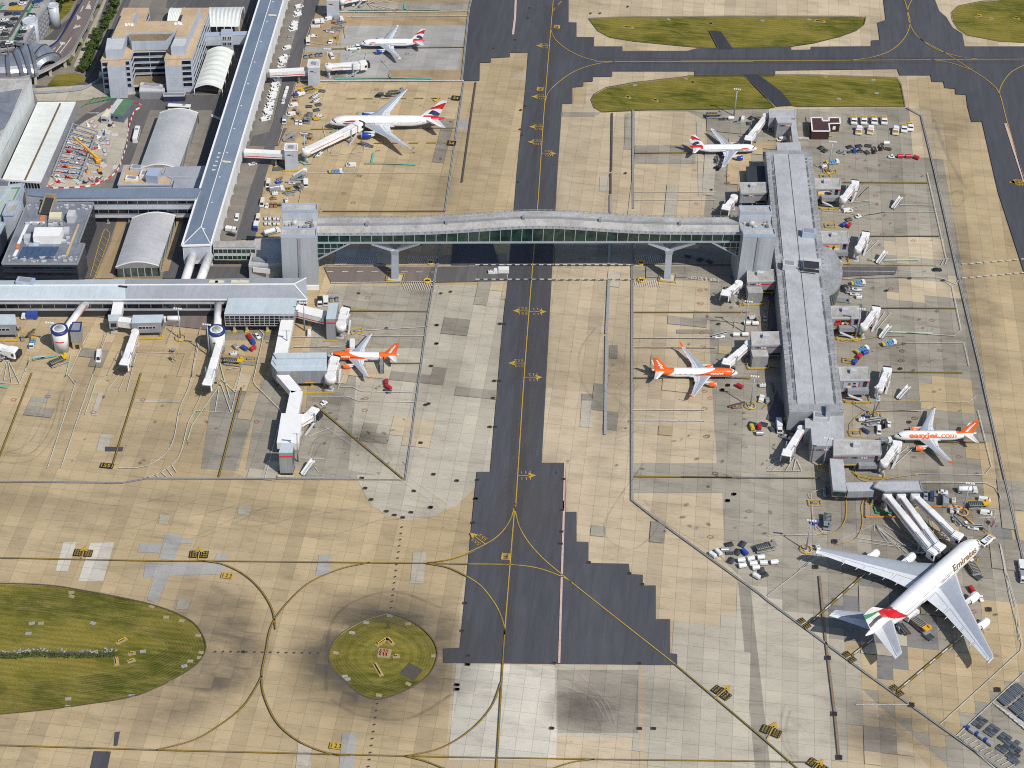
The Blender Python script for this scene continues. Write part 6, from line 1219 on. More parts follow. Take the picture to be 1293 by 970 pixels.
t=thing('walkway','pale high footbridge with square-windowed stair tower from office to pier','walkway');p=RP(Z1,[(1030,168),(1275,160),(1275,178),(1030,186)],12);MB().prism(p,6.5,12).build('wall',MATS['wall_pale'],t);MB().prism(sh(p,-0.3),12,12.4).build('roof',MATS['m_paleblue'],t)
p=RP(Z1,[(1118,150),(1172,150),(1172,172),(1112,172)],13.5);MB().prism(p,0,13.5).build('tower_wall',MATS['wall_pale'],t);MB().prism(sh(p,-0.2),13.5,13.9).build('tower_roof',MATS['m_paleblue'],t);a,b=p[3],p[2]
for u in(0.15,0.57):
 for z in(2.5,6.3,9.9):band(t,a+(b-a)*u,a+(b-a)*(u+0.3),z,z+2.2,0.1,'g_dark','window',2)
t=thing('service_building','low flat building with tan roof, white plant and grey sheds by the coach hall','building');p=RP(Z1,[(628,840),(835,840),(818,880),(872,905),(862,935),(595,938)],7);MB().prism(p,0,7).build('wall',MATS['wall_pale'],t);MB().prism(sh(p,0.8),7,7.1).build('roof',MATS['roof_tan'],t);mb=MB();[mb.bar((x.x,x.y,7.3),(y.x,y.y,7.3),0.7,0.8)for x,y in zip(p,p[1:]+p[:1])];mb.build('parapet',MATS['m_paleblue'],t)
unit(t,Z1,690,852,7.1,(6,3.5,1.4));unit(t,Z1,735,890,7.1,(5,5,2.2),'m_white');unit(t,Z1,775,905,7.1,(6,7,4.5),'m_paleblue',grille=False);unit(t,Z1,665,905,7.1,(6,3,1.2),'m_white')
p=RP(Z1,[(838,840),(1045,838),(1030,895),(822,888)],7.5);MB().prism(p,0,7.5).build('shed_wall',MATS['wall_pale'],t);MB().prism(sh(p,0.5),7.5,7.7).build('shed_roof',MATS['roof_grey'],t);p=RP(Z1,[(880,905),(1028,900),(1015,945),(868,950)],6.5);MB().prism(p,0,6.5).build('shed_wall',MATS['wall_pale'],t);MB().prism(sh(p,0.4),6.5,6.7).build('shed_roof',MATS['roof_grey'],t)
t=thing('walkway','long two-storey blue-roofed corridor with dark window strips behind the hotel','walkway');p=RP(Z5,[(135,78),(1010,76),(990,120),(275,122),(140,108)],16);MB().prism(p,4.5,16).build('wall',MATS['wall_pale'],t);MB().prism(sh(p,-0.4),16,16.5).build('roof',MATS['roof_blue'],t);a,b=p[3],p[2];a2=a+(b-a)*0.02
band(t,a2,b,12.6,14.6,0.12,'g_dark','window',14,'m_grey');band(t,a2,b,7.0,9.6,0.12,'g_dark','window',14,'m_grey');stripe(t,a+(b-a)*0.33,a+(b-a)*0.42,4.7,0.4,'m_yellow','height_bar');stripe(t,a+(b-a)*0.85,a+(b-a)*0.95,4.7,0.4,'m_yellow','height_bar');legs(t,[a+(b-a)*u+Vector((0,1.5))for u in(0.35,0.5,0.95)],4.5)
T=thing('hotel','dark glass-clad hotel with grey plant roof and solar panels','building');ZH=15.0;p=RP(A5,[(280,212),(945,215),(792,625),(855,630),(778,832),(20,830)],ZH)
MB().prism(p,0,ZH).build('wall',MATS['wall_slate'],T);MB().prism(sh(p,0.5),ZH,ZH+0.1).build('roof',MATS['roof_slate'],T);mb=MB();[mb.bar((x.x,x.y,ZH+0.3),(y.x,y.y,ZH+0.3),0.6,0.8)for x,y in zip(p,p[1:]+p[:1])];mb.build('parapet',MATS['m_grey'],T)
a,b=p[5],p[4]
for z in(2.2,5.6,9.0,12.2):band(T,a+(b-a)*0.02,a+(b-a)*0.98,z,z+1.7,0.1,'g_dark','window',9,'m_dark')
a,b=p[2],p[1]
for z in(2.2,5.6,9.0,12.2):band(T,a+(b-a)*0.02,a+(b-a)*0.98,z,z+1.7,0.1,'g_dark','window',7,'m_dark')
zr=ZH+0.1
def rbox(q,h,m,nm,zb=zr,ribs=0):
 pp=RP(A5,q,zb+h);MB().prism(pp,zb,zb+h).build(nm,MATS[m],T);return pp
rbox([(350,455),(632,455),(600,545),(330,545)],4.5,'m_white','roof_shed');rbox([(398,550),(450,550),(445,575),(395,575)],2.5,'m_lgrey','roof_unit');rbox([(690,280),(765,280),(740,345),(668,345)],4.0,'m_lgrey','roof_unit');rbox([(500,302),(625,302),(610,355),(490,355)],2.2,'m_cream','roof_unit');rbox([(490,360),(610,358),(600,400),(480,402)],1.2,'m_grey','roof_unit')
rbox([(245,520),(310,520),(300,560),(235,560)],2.0,'m_lgrey','roof_unit');rbox([(640,450),(700,450),(690,500),(630,500)],1.5,'m_lgrey','roof_unit');rbox([(290,612),(390,612),(395,645),(285,645)],1.2,'m_paleblue','roof_unit')
rbox([(270,400),(300,405),(200,620),(170,620)],0.35,'m_white','roof_path');rbox([(300,398),(450,398),(450,412),(300,412)],0.35,'m_white','roof_path');rbox([(160,680),(190,680),(160,740),(125,742)],0.35,'m_white','roof_path');rbox([(170,622),(200,622),(188,668),(158,668)],0.35,'m_orangebr','roof_path');rbox([(415,330),(462,332),(445,390),(392,392)],0.35,'m_orangebr','roof_path');rbox([(780,425),(800,425),(680,745),(655,745)],0.3,'roof_tan','roof_path')
for k in range(6):
 for j in range(5):
  q=[(235+k*61-j*12,655+j*22),(292+k*61-j*12,655+j*22),(282+k*61-j*12,674+j*22),(223+k*61-j*12,674+j*22)]
  pp=RP(A5,q,zr+0.6);mb=MB();mb.add([(x.x,x.y,z)for x,z in zip(pp,(zr+0.9,zr+0.9,zr+0.4,zr+0.4))]+[(x.x,x.y,z-0.12)for x,z in zip(pp,(zr+0.9,zr+0.9,zr+0.4,zr+0.4))],[(0,3,2,1),(4,5,6,7),(0,1,5,4),(1,2,6,5),(2,3,7,6),(3,0,4,7)]);mb.build('solar_panel',MATS['m_solar'],T)
random.seed(5);mb=MB()
for k in range(60):
 u=random.uniform(0,1);v=random.choice((random.uniform(0.02,0.12),random.uniform(0.88,0.97)));c=(p[0]+(p[1]-p[0])*u)*(1-v)+(p[5]+(p[4]-p[5])*u)*v;h=random.uniform(0.3,0.9);mb.box((c.x,c.y,zr+h/2),(random.uniform(0.5,1.6),random.uniform(0.4,1.0),h))
for k in range(26):
 c=V2(P(*A5(random.uniform(250,720),random.uniform(420,640)),zr));h=random.uniform(0.4,1.6);mb.box((c.x,c.y,zr+h/2),(random.uniform(0.6,2.4),random.uniform(0.6,1.8),h))
mb.build('roof_clutter',MATS['m_lgrey'],T);COL.objects[-1]['kind']='stuff'
t=thing('walkway','sloping black-floored roof gangway with tan sides above the hotel','walkway');a=P(*A5(505,145),ZH+5);b=P(*A5(450,320),ZH+1.2);MB().bar((a.x,a.y,ZH+4),(b.x,b.y,ZH+0.9),4.4,0.4).build('floor',MATS['m_dark'],t);mb=MB()
for s in(-2.4,2.4):mb.bar((a.x+s,a.y,ZH+4.6),(b.x+s,b.y,ZH+1.3),0.3,1.2)
mb.box((a.x,a.y+1,ZH+4.3),(5.2,0.4,3));mb.build('side',MATS['wall_sand'],t);legs(t,[(a.x,a.y)],ZH+3.8)
T=thing('terminal_building','grey metal-clad terminal block with green-striped roof at the left edge','building')
for q,z,w_,r_ in(([(110,38),(240,25),(130,230),(-90,480),(-90,280)],17,'wall_pale','roof_green'),([(92,197),(208,195),(140,338),(30,335)],20,'wall_pale','roof_cream'),([(-90,440),(50,415),(0,520),(-90,560)],17.5,'wall_slate','roof_green')):
 p=RP(A5,q,z);MB().prism(p,0,z).build('wall',MATS[w_],T);MB().prism(sh(p,0.7),z,z+0.1).build('roof',MATS[r_],T);mb=MB();[mb.bar((x.x,x.y,z+0.3),(y.x,y.y,z+0.3),0.8,0.9)for x,y in zip(p,p[1:]+p[:1])];mb.build('parapet',MATS['m_paleblue'],T)
mb=MB();q=RP(A5,[(115,55),(205,52),(140,185),(122,190),(180,68),(112,70)],17.2);mb.prism(q,17.15,17.25);mb.build('roof_stripe',MATS['m_green'],T)
T=thing('terminal_building','large pale ribbed building with flat white roof at the left edge','building');p=RP(Z1,[(-120,402),(158,402),(0,705),(-120,900)],21);block(T,p,0,21,'wall_warehouse','roof_cream',0.6,'m_lgrey',0.6);mb=MB();q=RP(Z1,[(0,470),(110,452),(30,640),(-60,700),(-60,600)],21.3);mb.prism(q,21.15,21.8);mb.build('roof_well',MATS['roof_slate'],T)
a,b=p[2],p[1];stripe(T,a+(b-a)*0.0,a+(b-a)*0.55,12.5,1.2,'roof_green','wall_stripe')
t=thing('terminal_building','long low white-roofed hall with a dark roof slot beside the building site','building');p=RP(Z1,[(190,517),(382,515),(205,918),(12,905)],9.0);block(t,p,0,9,'wall_grey','roof_white',0.25,'m_white',0.3);mb=MB();a_,b_=V2(P(*Z1(304,522),9.2)),V2(P(*Z1(126,908),9.2));mb.bar((a_.x,a_.y,9.25),(b_.x,b_.y,9.25),0.9,0.2);mb.build('roof_slot',MATS['m_brown'],t);band(t,p[3]+(p[2]-p[3])*0.03,p[3]+(p[2]-p[3])*0.97,4.5,8.3,0.1,'g_dark','window',12)
t=thing('service_building','low white block with dark rooftop plant below the long white hall','building');p=RP(A3,[(-60,830),(100,870),(85,930),(-60,930)],18.5);block(t,p,0,18.5,'wall_warehouse','roof_slate',0.8,'m_lgrey',0.8)
t=thing('station_roof','silver ribbed cocoon-shaped station roof beside the ramp road','building');spine=[A1(-60,640),A1(60,640),A1(150,625),A1(230,610),A1(310,600),A1(385,590),A1(440,620),A1(480,645)]
cs=[V2(P(*q,10))for q in spine];hw_=[8,9,11,13,15,14,11,5];mb=MB();R=[]
for k,c in enumerate(cs):
 d=(cs[min(k+1,7)]-cs[max(k-1,0)]).normalized();n=Vector((-d.y,d.x))
 for sub in((0,)if k==7 else(0,0.5)):
  cc=c if sub==0 else(c+cs[k+1])/2;w_=(hw_[k]if sub==0 else(hw_[k]+hw_[k+1])/2+0.8);hgt=(1.0+w_*0.42)*(1.0 if sub==0 else 1.12)
  R.append([(cc.x+n.x*w_*math.cos(PI*s/12),cc.y+n.y*w_*math.cos(PI*s/12),8.05+hgt*math.sin(PI*s/12))for s in range(13)])
for k in range(len(R)-1):
 for s in range(12):mb.add([R[k][s],R[k][s+1],R[k+1][s+1],R[k+1][s]],[(0,1,2,3)],0,True)
mb.build('shell',MATS['m_silver'],t);mb=MB()
for k in range(0,len(R),2):
 for s in range(12):mb.bar(R[k][s],R[k][s+1],0.5,0.5)
mb.build('rib',MATS['m_dark'],t)
t=thing('viaduct','curving elevated ramp road with blue railings above the verge','viaduct');ZV=8.0
Lf=smooth_pts([V2(P(*A1(*q),ZV))for q in((850,-30),(740,170),(640,340),(560,440),(400,540),(300,640),(150,740),(-60,760))],6);Rt=smooth_pts([V2(P(*A1(*q),ZV))for q in((1000,-30),(890,230),(800,400),(700,560),(560,650),(400,730),(200,795),(-60,800))],6)
mb=MB();n_=len(Lf)
for i in range(n_-1):
 a,b,c,d=Lf[i],Rt[i],Rt[i+1],Lf[i+1];mb.prism([a,b,c,d],ZV-1.2,ZV)
mb.build('deck',MATS['m_concrete'],t);mb=MB();mb.add([(p.x,p.y,ZV+0.02)for p in Lf]+[(p.x,p.y,ZV+0.02)for p in Rt],[(i,n_+i,n_+i+1,i+1)for i in range(n_-1)]);mb.build('road_surface',MATS['asphalt_red'],t)
for E,m in((Lf,'m_navy'),(Rt,'m_steel')):
 mb=MB();[mb.bar((a.x,a.y,ZV+0.5),(b.x,b.y,ZV+0.5),0.35,1.0)for a,b in zip(E,E[1:])];mb.build('railing',MATS[m],t)
mb=MB()
for i in(3,9,14,19,25,31):c=Rt[i]*0.75+Lf[i]*0.25;mb.box((c.x,c.y,(ZV-1.2)/2),(1.6,2.4,ZV-1.2),0.3)
mb.build('pier',MATS['m_concrete'],t);COL.objects[-1]['kind']='stuff'
mb=MB()
for q in(((905,10),(870,80)),((840,60),(810,120)),((770,250),(740,290)),((720,380),(600,540)),((640,430),(560,530)),((560,480),(520,510))):
 a,b=[V2(P(*A1(*x),ZV))for x in q];mb.strip([a,b],0.6,ZV+0.03)
for q in([(740,280),(800,250),(815,265),(745,290)],[(855,90),(920,95),(905,40)],[(770,145),(820,180),(780,205)],[(600,420),(660,430),(650,450),(610,450)]):mb.sheet([V2(P(*A1(*x),ZV))for x in q],ZV+0.035)
mb.build('lane_marking',MATS['p_white'],t)
t=thing('shelter','small cream flat-roofed shelter beside the car park stair tower','shelter');p=RP(A1,[(400,405),(575,408),(470,490),(345,488)],4.5);MB().prism(p,4.0,4.5).build('roof',MATS['roof_cream'],t);mb=MB();[mb.box((c.x,c.y,2),(0.4,0.4,4))for c in sh(p,0.8)];mb.build('post',MATS['m_grey'],t);COL.objects[-1]['kind']='stuff'
T=thing('car_park','multi-storey car park with open grey mesh sides and cars on its top deck','car park');ZP=15.0;p=RP(A1,[(-160,-60),(545,-60),(240,445),(150,425),(-160,470)],ZP)
for f in range(5):MB().prism(sh(p,0.3),3*f+2.4,3*f+3.0).build('deck',MATS['roof_deck'],T)
for f in range(5):
 for i,j in((4,3),(3,2),(2,1)):
  a,b=p[i],p[j];band(T,a,b,3*f+1.2,3*f+2.6,0.05,'wall_carpark','side_panel',0,depth=0.2)
mb=MB()
for i,j in((4,3),(3,2),(2,1)):
 a,b=p[i],p[j];n_=int((b-a).length/3.5)
 for k in range(n_+1):c=a+(b-a)*k/n_;mb.box((c.x,c.y,ZP/2+0.3),(0.4,0.4,ZP+0.6))
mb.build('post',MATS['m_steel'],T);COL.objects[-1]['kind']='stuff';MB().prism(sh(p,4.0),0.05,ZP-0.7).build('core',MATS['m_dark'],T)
mb=MB();[mb.bar((a.x,a.y,ZP+0.6),(b.x,b.y,ZP+0.6),0.2,1.0)for a,b in zip(p,p[1:]+p[:1])];mb.build('railing',MATS['m_steel'],T)
for k,(q,b_)in enumerate((((300,210),0),((525,5),0))):
 c=P(*A1(*q),17);MB().tube((c.x,c.y,0),(c.x,c.y,17-3*k),4.0-k,24).build('stair_tower',MATS['wall_pale'],T);MB().rev([(0,4.2-k),(0.6,4.2-k),(0.6,3.4-k),(0.2,3.4-k)],(c.x,c.y,16.8-3*k),(c.x,c.y,20),24).build('stair_tower_rim',MATS['m_lgrey'],T)
mb=MB()
for q in(((355,0),(120,440)),((40,30),(0,90))):a,b=[V2(P(*A1(*x),ZP))for x in q];mb.strip([a,b],1.4,ZP+0.02)
mb.build('walk_stripe',MATS['p_green'],T);q=RP(A1,[(100,60),(235,60),(220,105),(75,105)],ZP);mb=MB();mb.sheet(q,ZP+0.025);mb.build('yellow_box',MATS['p_yellow'],T);mb=MB()
for q in([(300,0),(330,0),(110,375),(70,380)],[(0,370),(95,375),(90,400),(0,405)],[(0,100),(290,100),(282,125),(0,130)]):mb.sheet(RP(A1,q,ZP),ZP+0.012+0.002*len(mb.f))
mb.build('lane',MATS['asphalt_road'],T)
t=thing('fence','grey barrier wall with railing curving in front of the office yard','fence');pts=smooth_pts(gp(A1,(340,960),(600,945),(820,920),(950,860),(1050,800)),5);mb=MB();[mb.bar((a.x,a.y,1.6),(b.x,b.y,1.6),0.4,1.2)for a,b in zip(pts,pts[1:])];mb.build('panel',MATS['m_steel'],t);mb=MB();[mb.box((c.x,c.y,1.1),(0.35,0.35,2.2))for c in pts[::2]];mb.build('post',MATS['m_grey'],t);COL.objects[-1]['kind']='stuff'
def gloss(name,c,r=0.3,cc=0.3):
 if name in MATS:return MATS[name]
 k=NB(name);f=k.noise(0.6,k.pos((1,1,1)),5,0.7)
 k.b.inputs['Coat Weight'].default_value=cc;k.b.inputs['Coat Roughness'].default_value=0.15
 return k.end(k.mix(c,tuple(x*0.86 for x in c),k.ramp(f,[(0.4,0),(0.75,1)])),r)
gloss('ac_white',(0.80,0.805,0.81));gloss('ac_grey',(0.34,0.375,0.43),0.4,0.1);gloss('ac_lgrey',(0.62,0.65,0.69),0.4,0.1);gloss('ac_orange',(0.80,0.13,0.01));gloss('ac_red',(0.55,0.012,0.02));gloss('ac_navy',(0.012,0.025,0.12));gloss('ac_blue',(0.01,0.05,0.30));gloss('ac_green',(0.0,0.27,0.08));gloss('ac_black',(0.015,0.015,0.02));gloss('ac_gold',(0.20,0.125,0.055));gloss('ac_metal',(0.6,0.6,0.62),0.25,0)
gloss('ac_line',(0.25,0.27,0.30),0.5,0)
ACM=['ac_white','ac_grey','ac_lgrey','ac_orange','ac_red','ac_navy','ac_blue','ac_green','ac_black','ac_gold','ac_metal','ac_line']
AI={n:i for i,n in enumerate(ACM)}
def lerp(a,b,t):return a+(b-a)*t
def sect(spec,s):
 """fuselage at station s (0 nose .. L tail): (half width, half height, centre z)"""
 L,w,h,zc,nl,tlen,up=spec['L'],spec['w'],spec['h'],spec['zc'],spec['nose'],spec['tail'],spec['up']
 t=0
 if s<nl:
  t=max(0.0,s/nl);f=(1-(1-t)**2.1)**0.62;dz=-spec['droop']*(1-t)**1.8
 elif s>L-tlen:
  t=(s-(L-tlen))/tlen;f=max(0.05,1-t**1.55*0.93);dz=up*t**1.5
 else:f=1;dz=0
 hh=h*f
 return max(0.03,w*(f if s<L-tlen else max(0.05,1-t**1.7*0.94))),max(0.03,hh),zc+dz
def wing_pts(sec,thick,nchord=8):
 """aerofoil ring for a section (x leading edge, y, z, chord)"""
 x,y,z,c=sec;pr=[(0,0),(0.08,0.055),(0.3,0.075),(0.6,0.05),(1,0.004),(1,-0.004),(0.6,-0.025),(0.3,-0.045),(0.08,-0.035)]
 return[(x-c*p,y,z+c*q*thick)for p,q in pr]
def airliner(name,label,sp,nose,tail,zn,group=None):
 """aircraft in its own frame: nose tip at x=0, tail at x=-L, y to port, z up from the ground"""
 L=sp['L'];zc=sp['zc']
 T=thing(name,label,'aircraft',(0,0,0),0,group)
 a=P(*nose,zc-sp['droop']);b=P(*tail,zc+sp['up']);d=V2(a)-V2(b);sc=d.length/L
 T.location=(a.x,a.y,0);T.rotation_euler=(0,0,math.atan2(d.y,d.x));T.scale=(sc,sc,sc);T['sc']=sc
 mats=[MATS[m]for m in ACM]
 NR=56;step=sp.get('step',0.33);ss=[];s=0.0
 while s<L:ss.append(s);s+=step*(0.35 if s<sp['nose']*0.5 else 1)
 ss.append(L);R=[]
 for s in ss:
  w_,h_,z=sect(sp,s);R.append([(-s,w_*math.cos(2*PI*i/NR),z+h_*math.sin(2*PI*i/NR))for i in range(NR)])
 mb=MB()
 o=0;mb.v=[p for r in R for p in r];paint_=sp['fus']
 for k in range(len(R)-1):
  for i in range(NR):
   j=(i+1)%NR;f=[k*NR+i,k*NR+j,(k+1)*NR+j,(k+1)*NR+i];c=[sum(mb.v[q][x]for q in f)/4 for x in range(3)]
   mb.f.append(f[::-1]);mb.mi.append(AI[paint_(-c[0],c[1],c[2]-zc)]);mb.sm.append(True)
 mb.f.append([i for i in range(NR)]);mb.mi.append(mb.mi[0]);mb.sm.append(False);mb.f.append([(len(R)-1)*NR+i for i in reversed(range(NR))]);mb.mi.append(mb.mi[-1]);mb.sm.append(False)
 fus=mb.build('fuselage',mats,T)
 def skin(s,ang,off=0.02):
  w_,h_,z=sect(sp,s);return(-s,(w_+off)*math.cos(ang),z+(h_+off)*math.sin(ang))
 def zang(s,dz):
  w_,h_,z=sect(sp,s);return math.asin(max(-1,min(1,(zc+dz-z)/h_)))
 for row,(s0,s1,dz)in enumerate(sp['rows']):
  mb=MB();s=s0
  while s<s1:
   if not any(abs(s-q)<1.0 for q in sp['doors']):
    for sd in(0,1):
     pts=[]
     for u,v in((0,-0.17),(0.26,-0.17),(0.26,0.17),(0,0.17)):
      an=zang(s+u,dz+v);p=skin(s+u,an);pts.append((p[0],p[1]if sd else-p[1],p[2]))
     mb.add(pts,[(0,1,2,3)])
   s+=0.53*sp.get('wstep',1)
  mb.build('window_row',MATS['ac_black'],fus)
 for q in sp['doors']:
  for sd in(1,-1):
   mb=MB();W2,H0,H1=0.48*sp['dk'],-0.9*sp['dk']+sp['doorz'],0.95*sp['dk']+sp['doorz'];rim=[]
   for u,v in((-W2,H0),(W2,H0),(W2,H1),(-W2,H1)):p=skin(q+u,zang(q+u,v),0.03);rim.append((p[0],p[1]*sd,p[2]))
   for e in range(4):mb.bar(rim[e],rim[(e+1)%4],0.07,0.07)
   mb.build('door',MATS['ac_line'],fus)
 mb=MB();cs=sp['cock']
 for sd in(1,-1):
  for k in range(3):
   q0,q1=cs[0]+(cs[1]-cs[0])*k*0.30,cs[0]+(cs[1]-cs[0])*(k*0.30+0.34);a0,a1=[(1.45,0.98),(0.92,0.60),(0.56,0.36)][k]
   pts=[skin(q0+k*0.05,a1*0.9 if k else a1,0.12),skin(q0,a0,0.12),skin(q1,a0,0.12),skin(q1+0.1,a1,0.12)]
   mb.add([(x,y*sd,z)for x,y,z in pts],[(0,1,2,3)])
 mb.build('cockpit_window',MATS['ac_black'],fus)
 for sd,nm in((1,'port'),(-1,'starboard')):
  secs=sp['wing'];mb=MB();fine=[]
  for(s0,s1)in zip(secs,secs[1:]):
   n_=6
   for k in range(n_):fine.append([lerp(p,q,k/n_)for p,q in zip(s0,s1)])
  fine.append(list(secs[-1]));R=[[(x,y*sd,z)for x,y,z in wing_pts(f,sp['wth'])]for f in fine]
  nn=9;mb.v=[p for r in R for p in r]
  for k in range(len(R)-1):
   for i in range(nn):
    j=(i+1)%nn;f=[k*nn+i,k*nn+j,(k+1)*nn+j,(k+1)*nn+i]
    m='ac_lgrey' if i in(0,8)else 'ac_grey' if i in(1,2)else sp['flap']if i==3 else 'ac_lgrey'
    mb.f.append(f if sd<0 else f[::-1]);mb.mi.append(AI[m]);mb.sm.append(i not in(3,4,5))
  mb.f.append([(len(R)-1)*nn+i for i in range(nn)]);mb.mi.append(2);mb.sm.append(False)
  wg=mb.build('wing',mats,T)
  mb=MB()
  for u0,u1 in sp['flaps']:
   pa=[lerp(p,q,0)for p,q in zip(fine[0],fine[0])]
   def wp(y,ch):
    for f0,f1 in zip(fine,fine[1:]):
     if f0[1]<=y<=f1[1]+1e-6:
      t=(y-f0[1])/(f1[1]-f0[1]);f=[lerp(p,q,t)for p,q in zip(f0,f1)];th=0.05 if ch>0.6 else 0.068
      hh=(0.05*(1-(ch-0.6)/0.4)+0.004 if ch>0.6 else 0.05+0.025*(0.6-ch)/0.3 if ch>0.3 else 0.055+0.02*(ch-0.08)/0.22)
      return Vector((f[0]-f[3]*ch,y*sd,f[2]+f[3]*hh*sp['wth']+0.03))
    f=fine[-1];return Vector((f[0]-f[3]*ch,f[1]*sd,f[2]+0.1))
   ys=[u0+(u1-u0)*k/5 for k in range(6)]
   for k in range(5):mb.bar(wp(ys[k],0.74),wp(ys[k+1],0.74),0.1,0.05)
   mb.bar(wp(u0,0.74),wp(u0,0.97),0.1,0.05);mb.bar(wp(u1,0.74),wp(u1,0.97),0.1,0.05)
  mb.build('flap_joint',MATS['ac_line'],wg)
  for y in sp['fair']:
   for f0,f1 in zip(fine,fine[1:]):
    if f0[1]<=y<=f1[1]:
     t=(y-f0[1])/(f1[1]-f0[1]);f=[lerp(p,q,t)for p,q in zip(f0,f1)];te=f[0]-f[3];c_=sp['fk']
     mb=MB();mb.rev([(0,0.03),(c_*0.9,0.32*c_/3),(c_*2.0,0.36*c_/3),(c_*3.2,0.03)],(te-c_*0.9,y*sd,f[2]-0.25),(te+c_*4,y*sd,f[2]-0.35),8);mb.build('flap_fairing',MATS[sp['fairm']],wg);break
  tp=secs[-1]
  if sp['tipd']=='fence':
   mb=MB();mb.loft([[(tp[0]+0.2,tp[1]*sd+e,tp[2]),(tp[0]-tp[3]*0.6,tp[1]*sd+e,tp[2]+0.6),(tp[0]-tp[3]*1.0,tp[1]*sd+e,tp[2]+0.6),(tp[0]-tp[3]*1.0,tp[1]*sd+e,tp[2]),(tp[0]-tp[3]*1.0,tp[1]*sd+e,tp[2]-0.5),(tp[0]-tp[3]*0.6,tp[1]*sd+e,tp[2]-0.5)]for e in(-0.07,0.07)]);mb.build('wing_tip',MATS[sp['tipm']],wg)
  elif sp['tipd']=='shark':
   mb=MB();mb.loft([[(x-c_*p,(y+q)*sd,z)for p,q in((0,0),(0.4,0.09),(1,0),(0.4,-0.09))]for x,y,z,c_ in((tp[0],tp[1],tp[2],tp[3]),(tp[0]-0.5,tp[1]+0.45,tp[2]+0.35,tp[3]*0.8),(tp[0]-1.4,tp[1]+0.75,tp[2]+1.4,tp[3]*0.55),(tp[0]-2.1,tp[1]+0.85,tp[2]+2.3,tp[3]*0.3))]);mb.build('wing_tip',MATS[sp['tipm']],wg)
  for ey,ex,ez,er,el in sp['eng']:
   y=ey*sd;mb=MB();mb.rev([(0,er*0.80),(0.02*el,er*0.9),(0.10*el,er*0.99),(0.35*el,er*1.04),(0.7*el,er*0.95),(0.86*el,er*0.78)],(ex,y,ez),(ex-9,y,ez),28);e_=mb.build('engine',MATS[sp['engm']],T)
   mb=MB();mb.rev([(0.0,er*0.82),(-0.015*el,er*0.87),(0.01*el,er*0.93),(0.05*el,er*0.965)],(ex,y,ez),(ex-9,y,ez),28);mb.build('intake_ring',MATS['ac_metal'],e_)
   mb=MB();mb.rev([(0.02*el,er*0.8),(0.12*el,er*0.75),(0.12*el,er*0.2),(0.0,0.05)],(ex,y,ez),(ex-9,y,ez),20);mb.build('fan',MATS['ac_black'],e_)
   mb=MB();mb.rev([(0.8*el,er*0.76),(0.82*el,er*0.55),(1.08*el,er*0.36),(1.1*el,er*0.25),(1.25*el,0.05)],(ex,y,ez),(ex-9,y,ez),20);mb.build('exhaust',MATS['ac_metal'],e_)
   for f0,f1 in zip(fine,fine[1:]):
    if f0[1]<=ey<=f1[1]:
     t=(ey-f0[1])/(f1[1]-f0[1]);wx,wz,wc=lerp(f0[0],f1[0],t),lerp(f0[2],f1[2],t),lerp(f0[3],f1[3],t)
     mb=MB();mb.loft([[(x,y-hw_,z0),(x,y+hw_,z0),(x,y+hw_*0.6,z1),(x,y-hw_*0.6,z1)]for x,hw_,z0,z1 in((ex-0.25*el,0.12*er,ez+er*0.7,ez+er*1.1),(wx+0.3,0.16*er,ez+er*0.6,wz+0.15),(wx-wc*0.45,0.12*er,wz-0.7,wz-0.1))]);mb.build('pylon',MATS['ac_white'],e_)
  mb=MB();R=[[(x,y*sd,z)for x,y,z in wing_pts(f,0.8)]for f in[[lerp(p,q,k/8)for p,q in zip(*sp['stab'])]for k in range(9)]];nn=9;mb.v=[p for r in R for p in r]
  for k in range(8):
   for i in range(nn):
    j=(i+1)%nn;f=[k*nn+i,k*nn+j,(k+1)*nn+j,(k+1)*nn+i];mb.f.append(f if sd<0 else f[::-1]);mb.mi.append(AI[sp['stabm']if i in(1,2)else 'ac_lgrey']);mb.sm.append(i<3)
  mb.f.append([8*nn+i for i in range(nn)]);mb.mi.append(2);mb.sm.append(False);st_=mb.build('tailplane',mats,T)
  s0,s1=sp['stab'];mb=MB();q0=(s0[0]-s0[3]*0.66,(s0[1]+1)*sd,s0[2]+s0[3]*0.045+0.03);q1=(s1[0]-s1[3]*0.66,s1[1]*sd*0.97,s1[2]+s1[3]*0.045+0.03);mb.bar(q0,q1,0.1,0.05);mb.build('elevator_joint',MATS['ac_line'],st_)
  for gx,gy,nwh in sp['gear']:
   mb=MB();mb.tube((gx,gy*sd,0.6),(gx,gy*sd,zc-sp['h']*0.6),0.22,8);gl=mb.build('main_gear',MATS['ac_metal'],T)
   for k in range(nwh):
    for e in(-0.45,0.45):
     mb=MB();wheel_mb(mb,(gx+(k-(nwh-1)/2)*1.45,gy*sd+e*sp['dk'],0.6),0.6,0.4,(0,1),0,1);mb.build('wheel',[MATS['m_rubber'],MATS['m_lgrey']],gl)
 mb=MB();gx=-sp['ng'];mb.tube((gx,0,0.4),(gx,0,zc-sp['h']*0.5),0.14,8);gl=mb.build('nose_gear',MATS['ac_metal'],T)
 for e in(-0.3,0.3):mb=MB();wheel_mb(mb,(gx,e,0.42),0.42,0.3,(0,1),0,1);mb.build('wheel',[MATS['m_rubber'],MATS['m_lgrey']],gl)
 mb=MB();x0,x1,bw,bz=sp['belly'];mb.loft([[(lerp(x0,x1,t),bw*f*math.cos(PI+PI*i/12),bz+1.2*sp['dk']-1.9*sp['dk']*f*math.sin(PI*i/12))for i in range(13)]for t,f in((0,0.55),(0.12,0.9),(0.3,1),(0.7,1),(0.88,0.9),(1,0.5))],smooth=True);mb.build('belly_fairing',MATS[sp['bellym']],T)
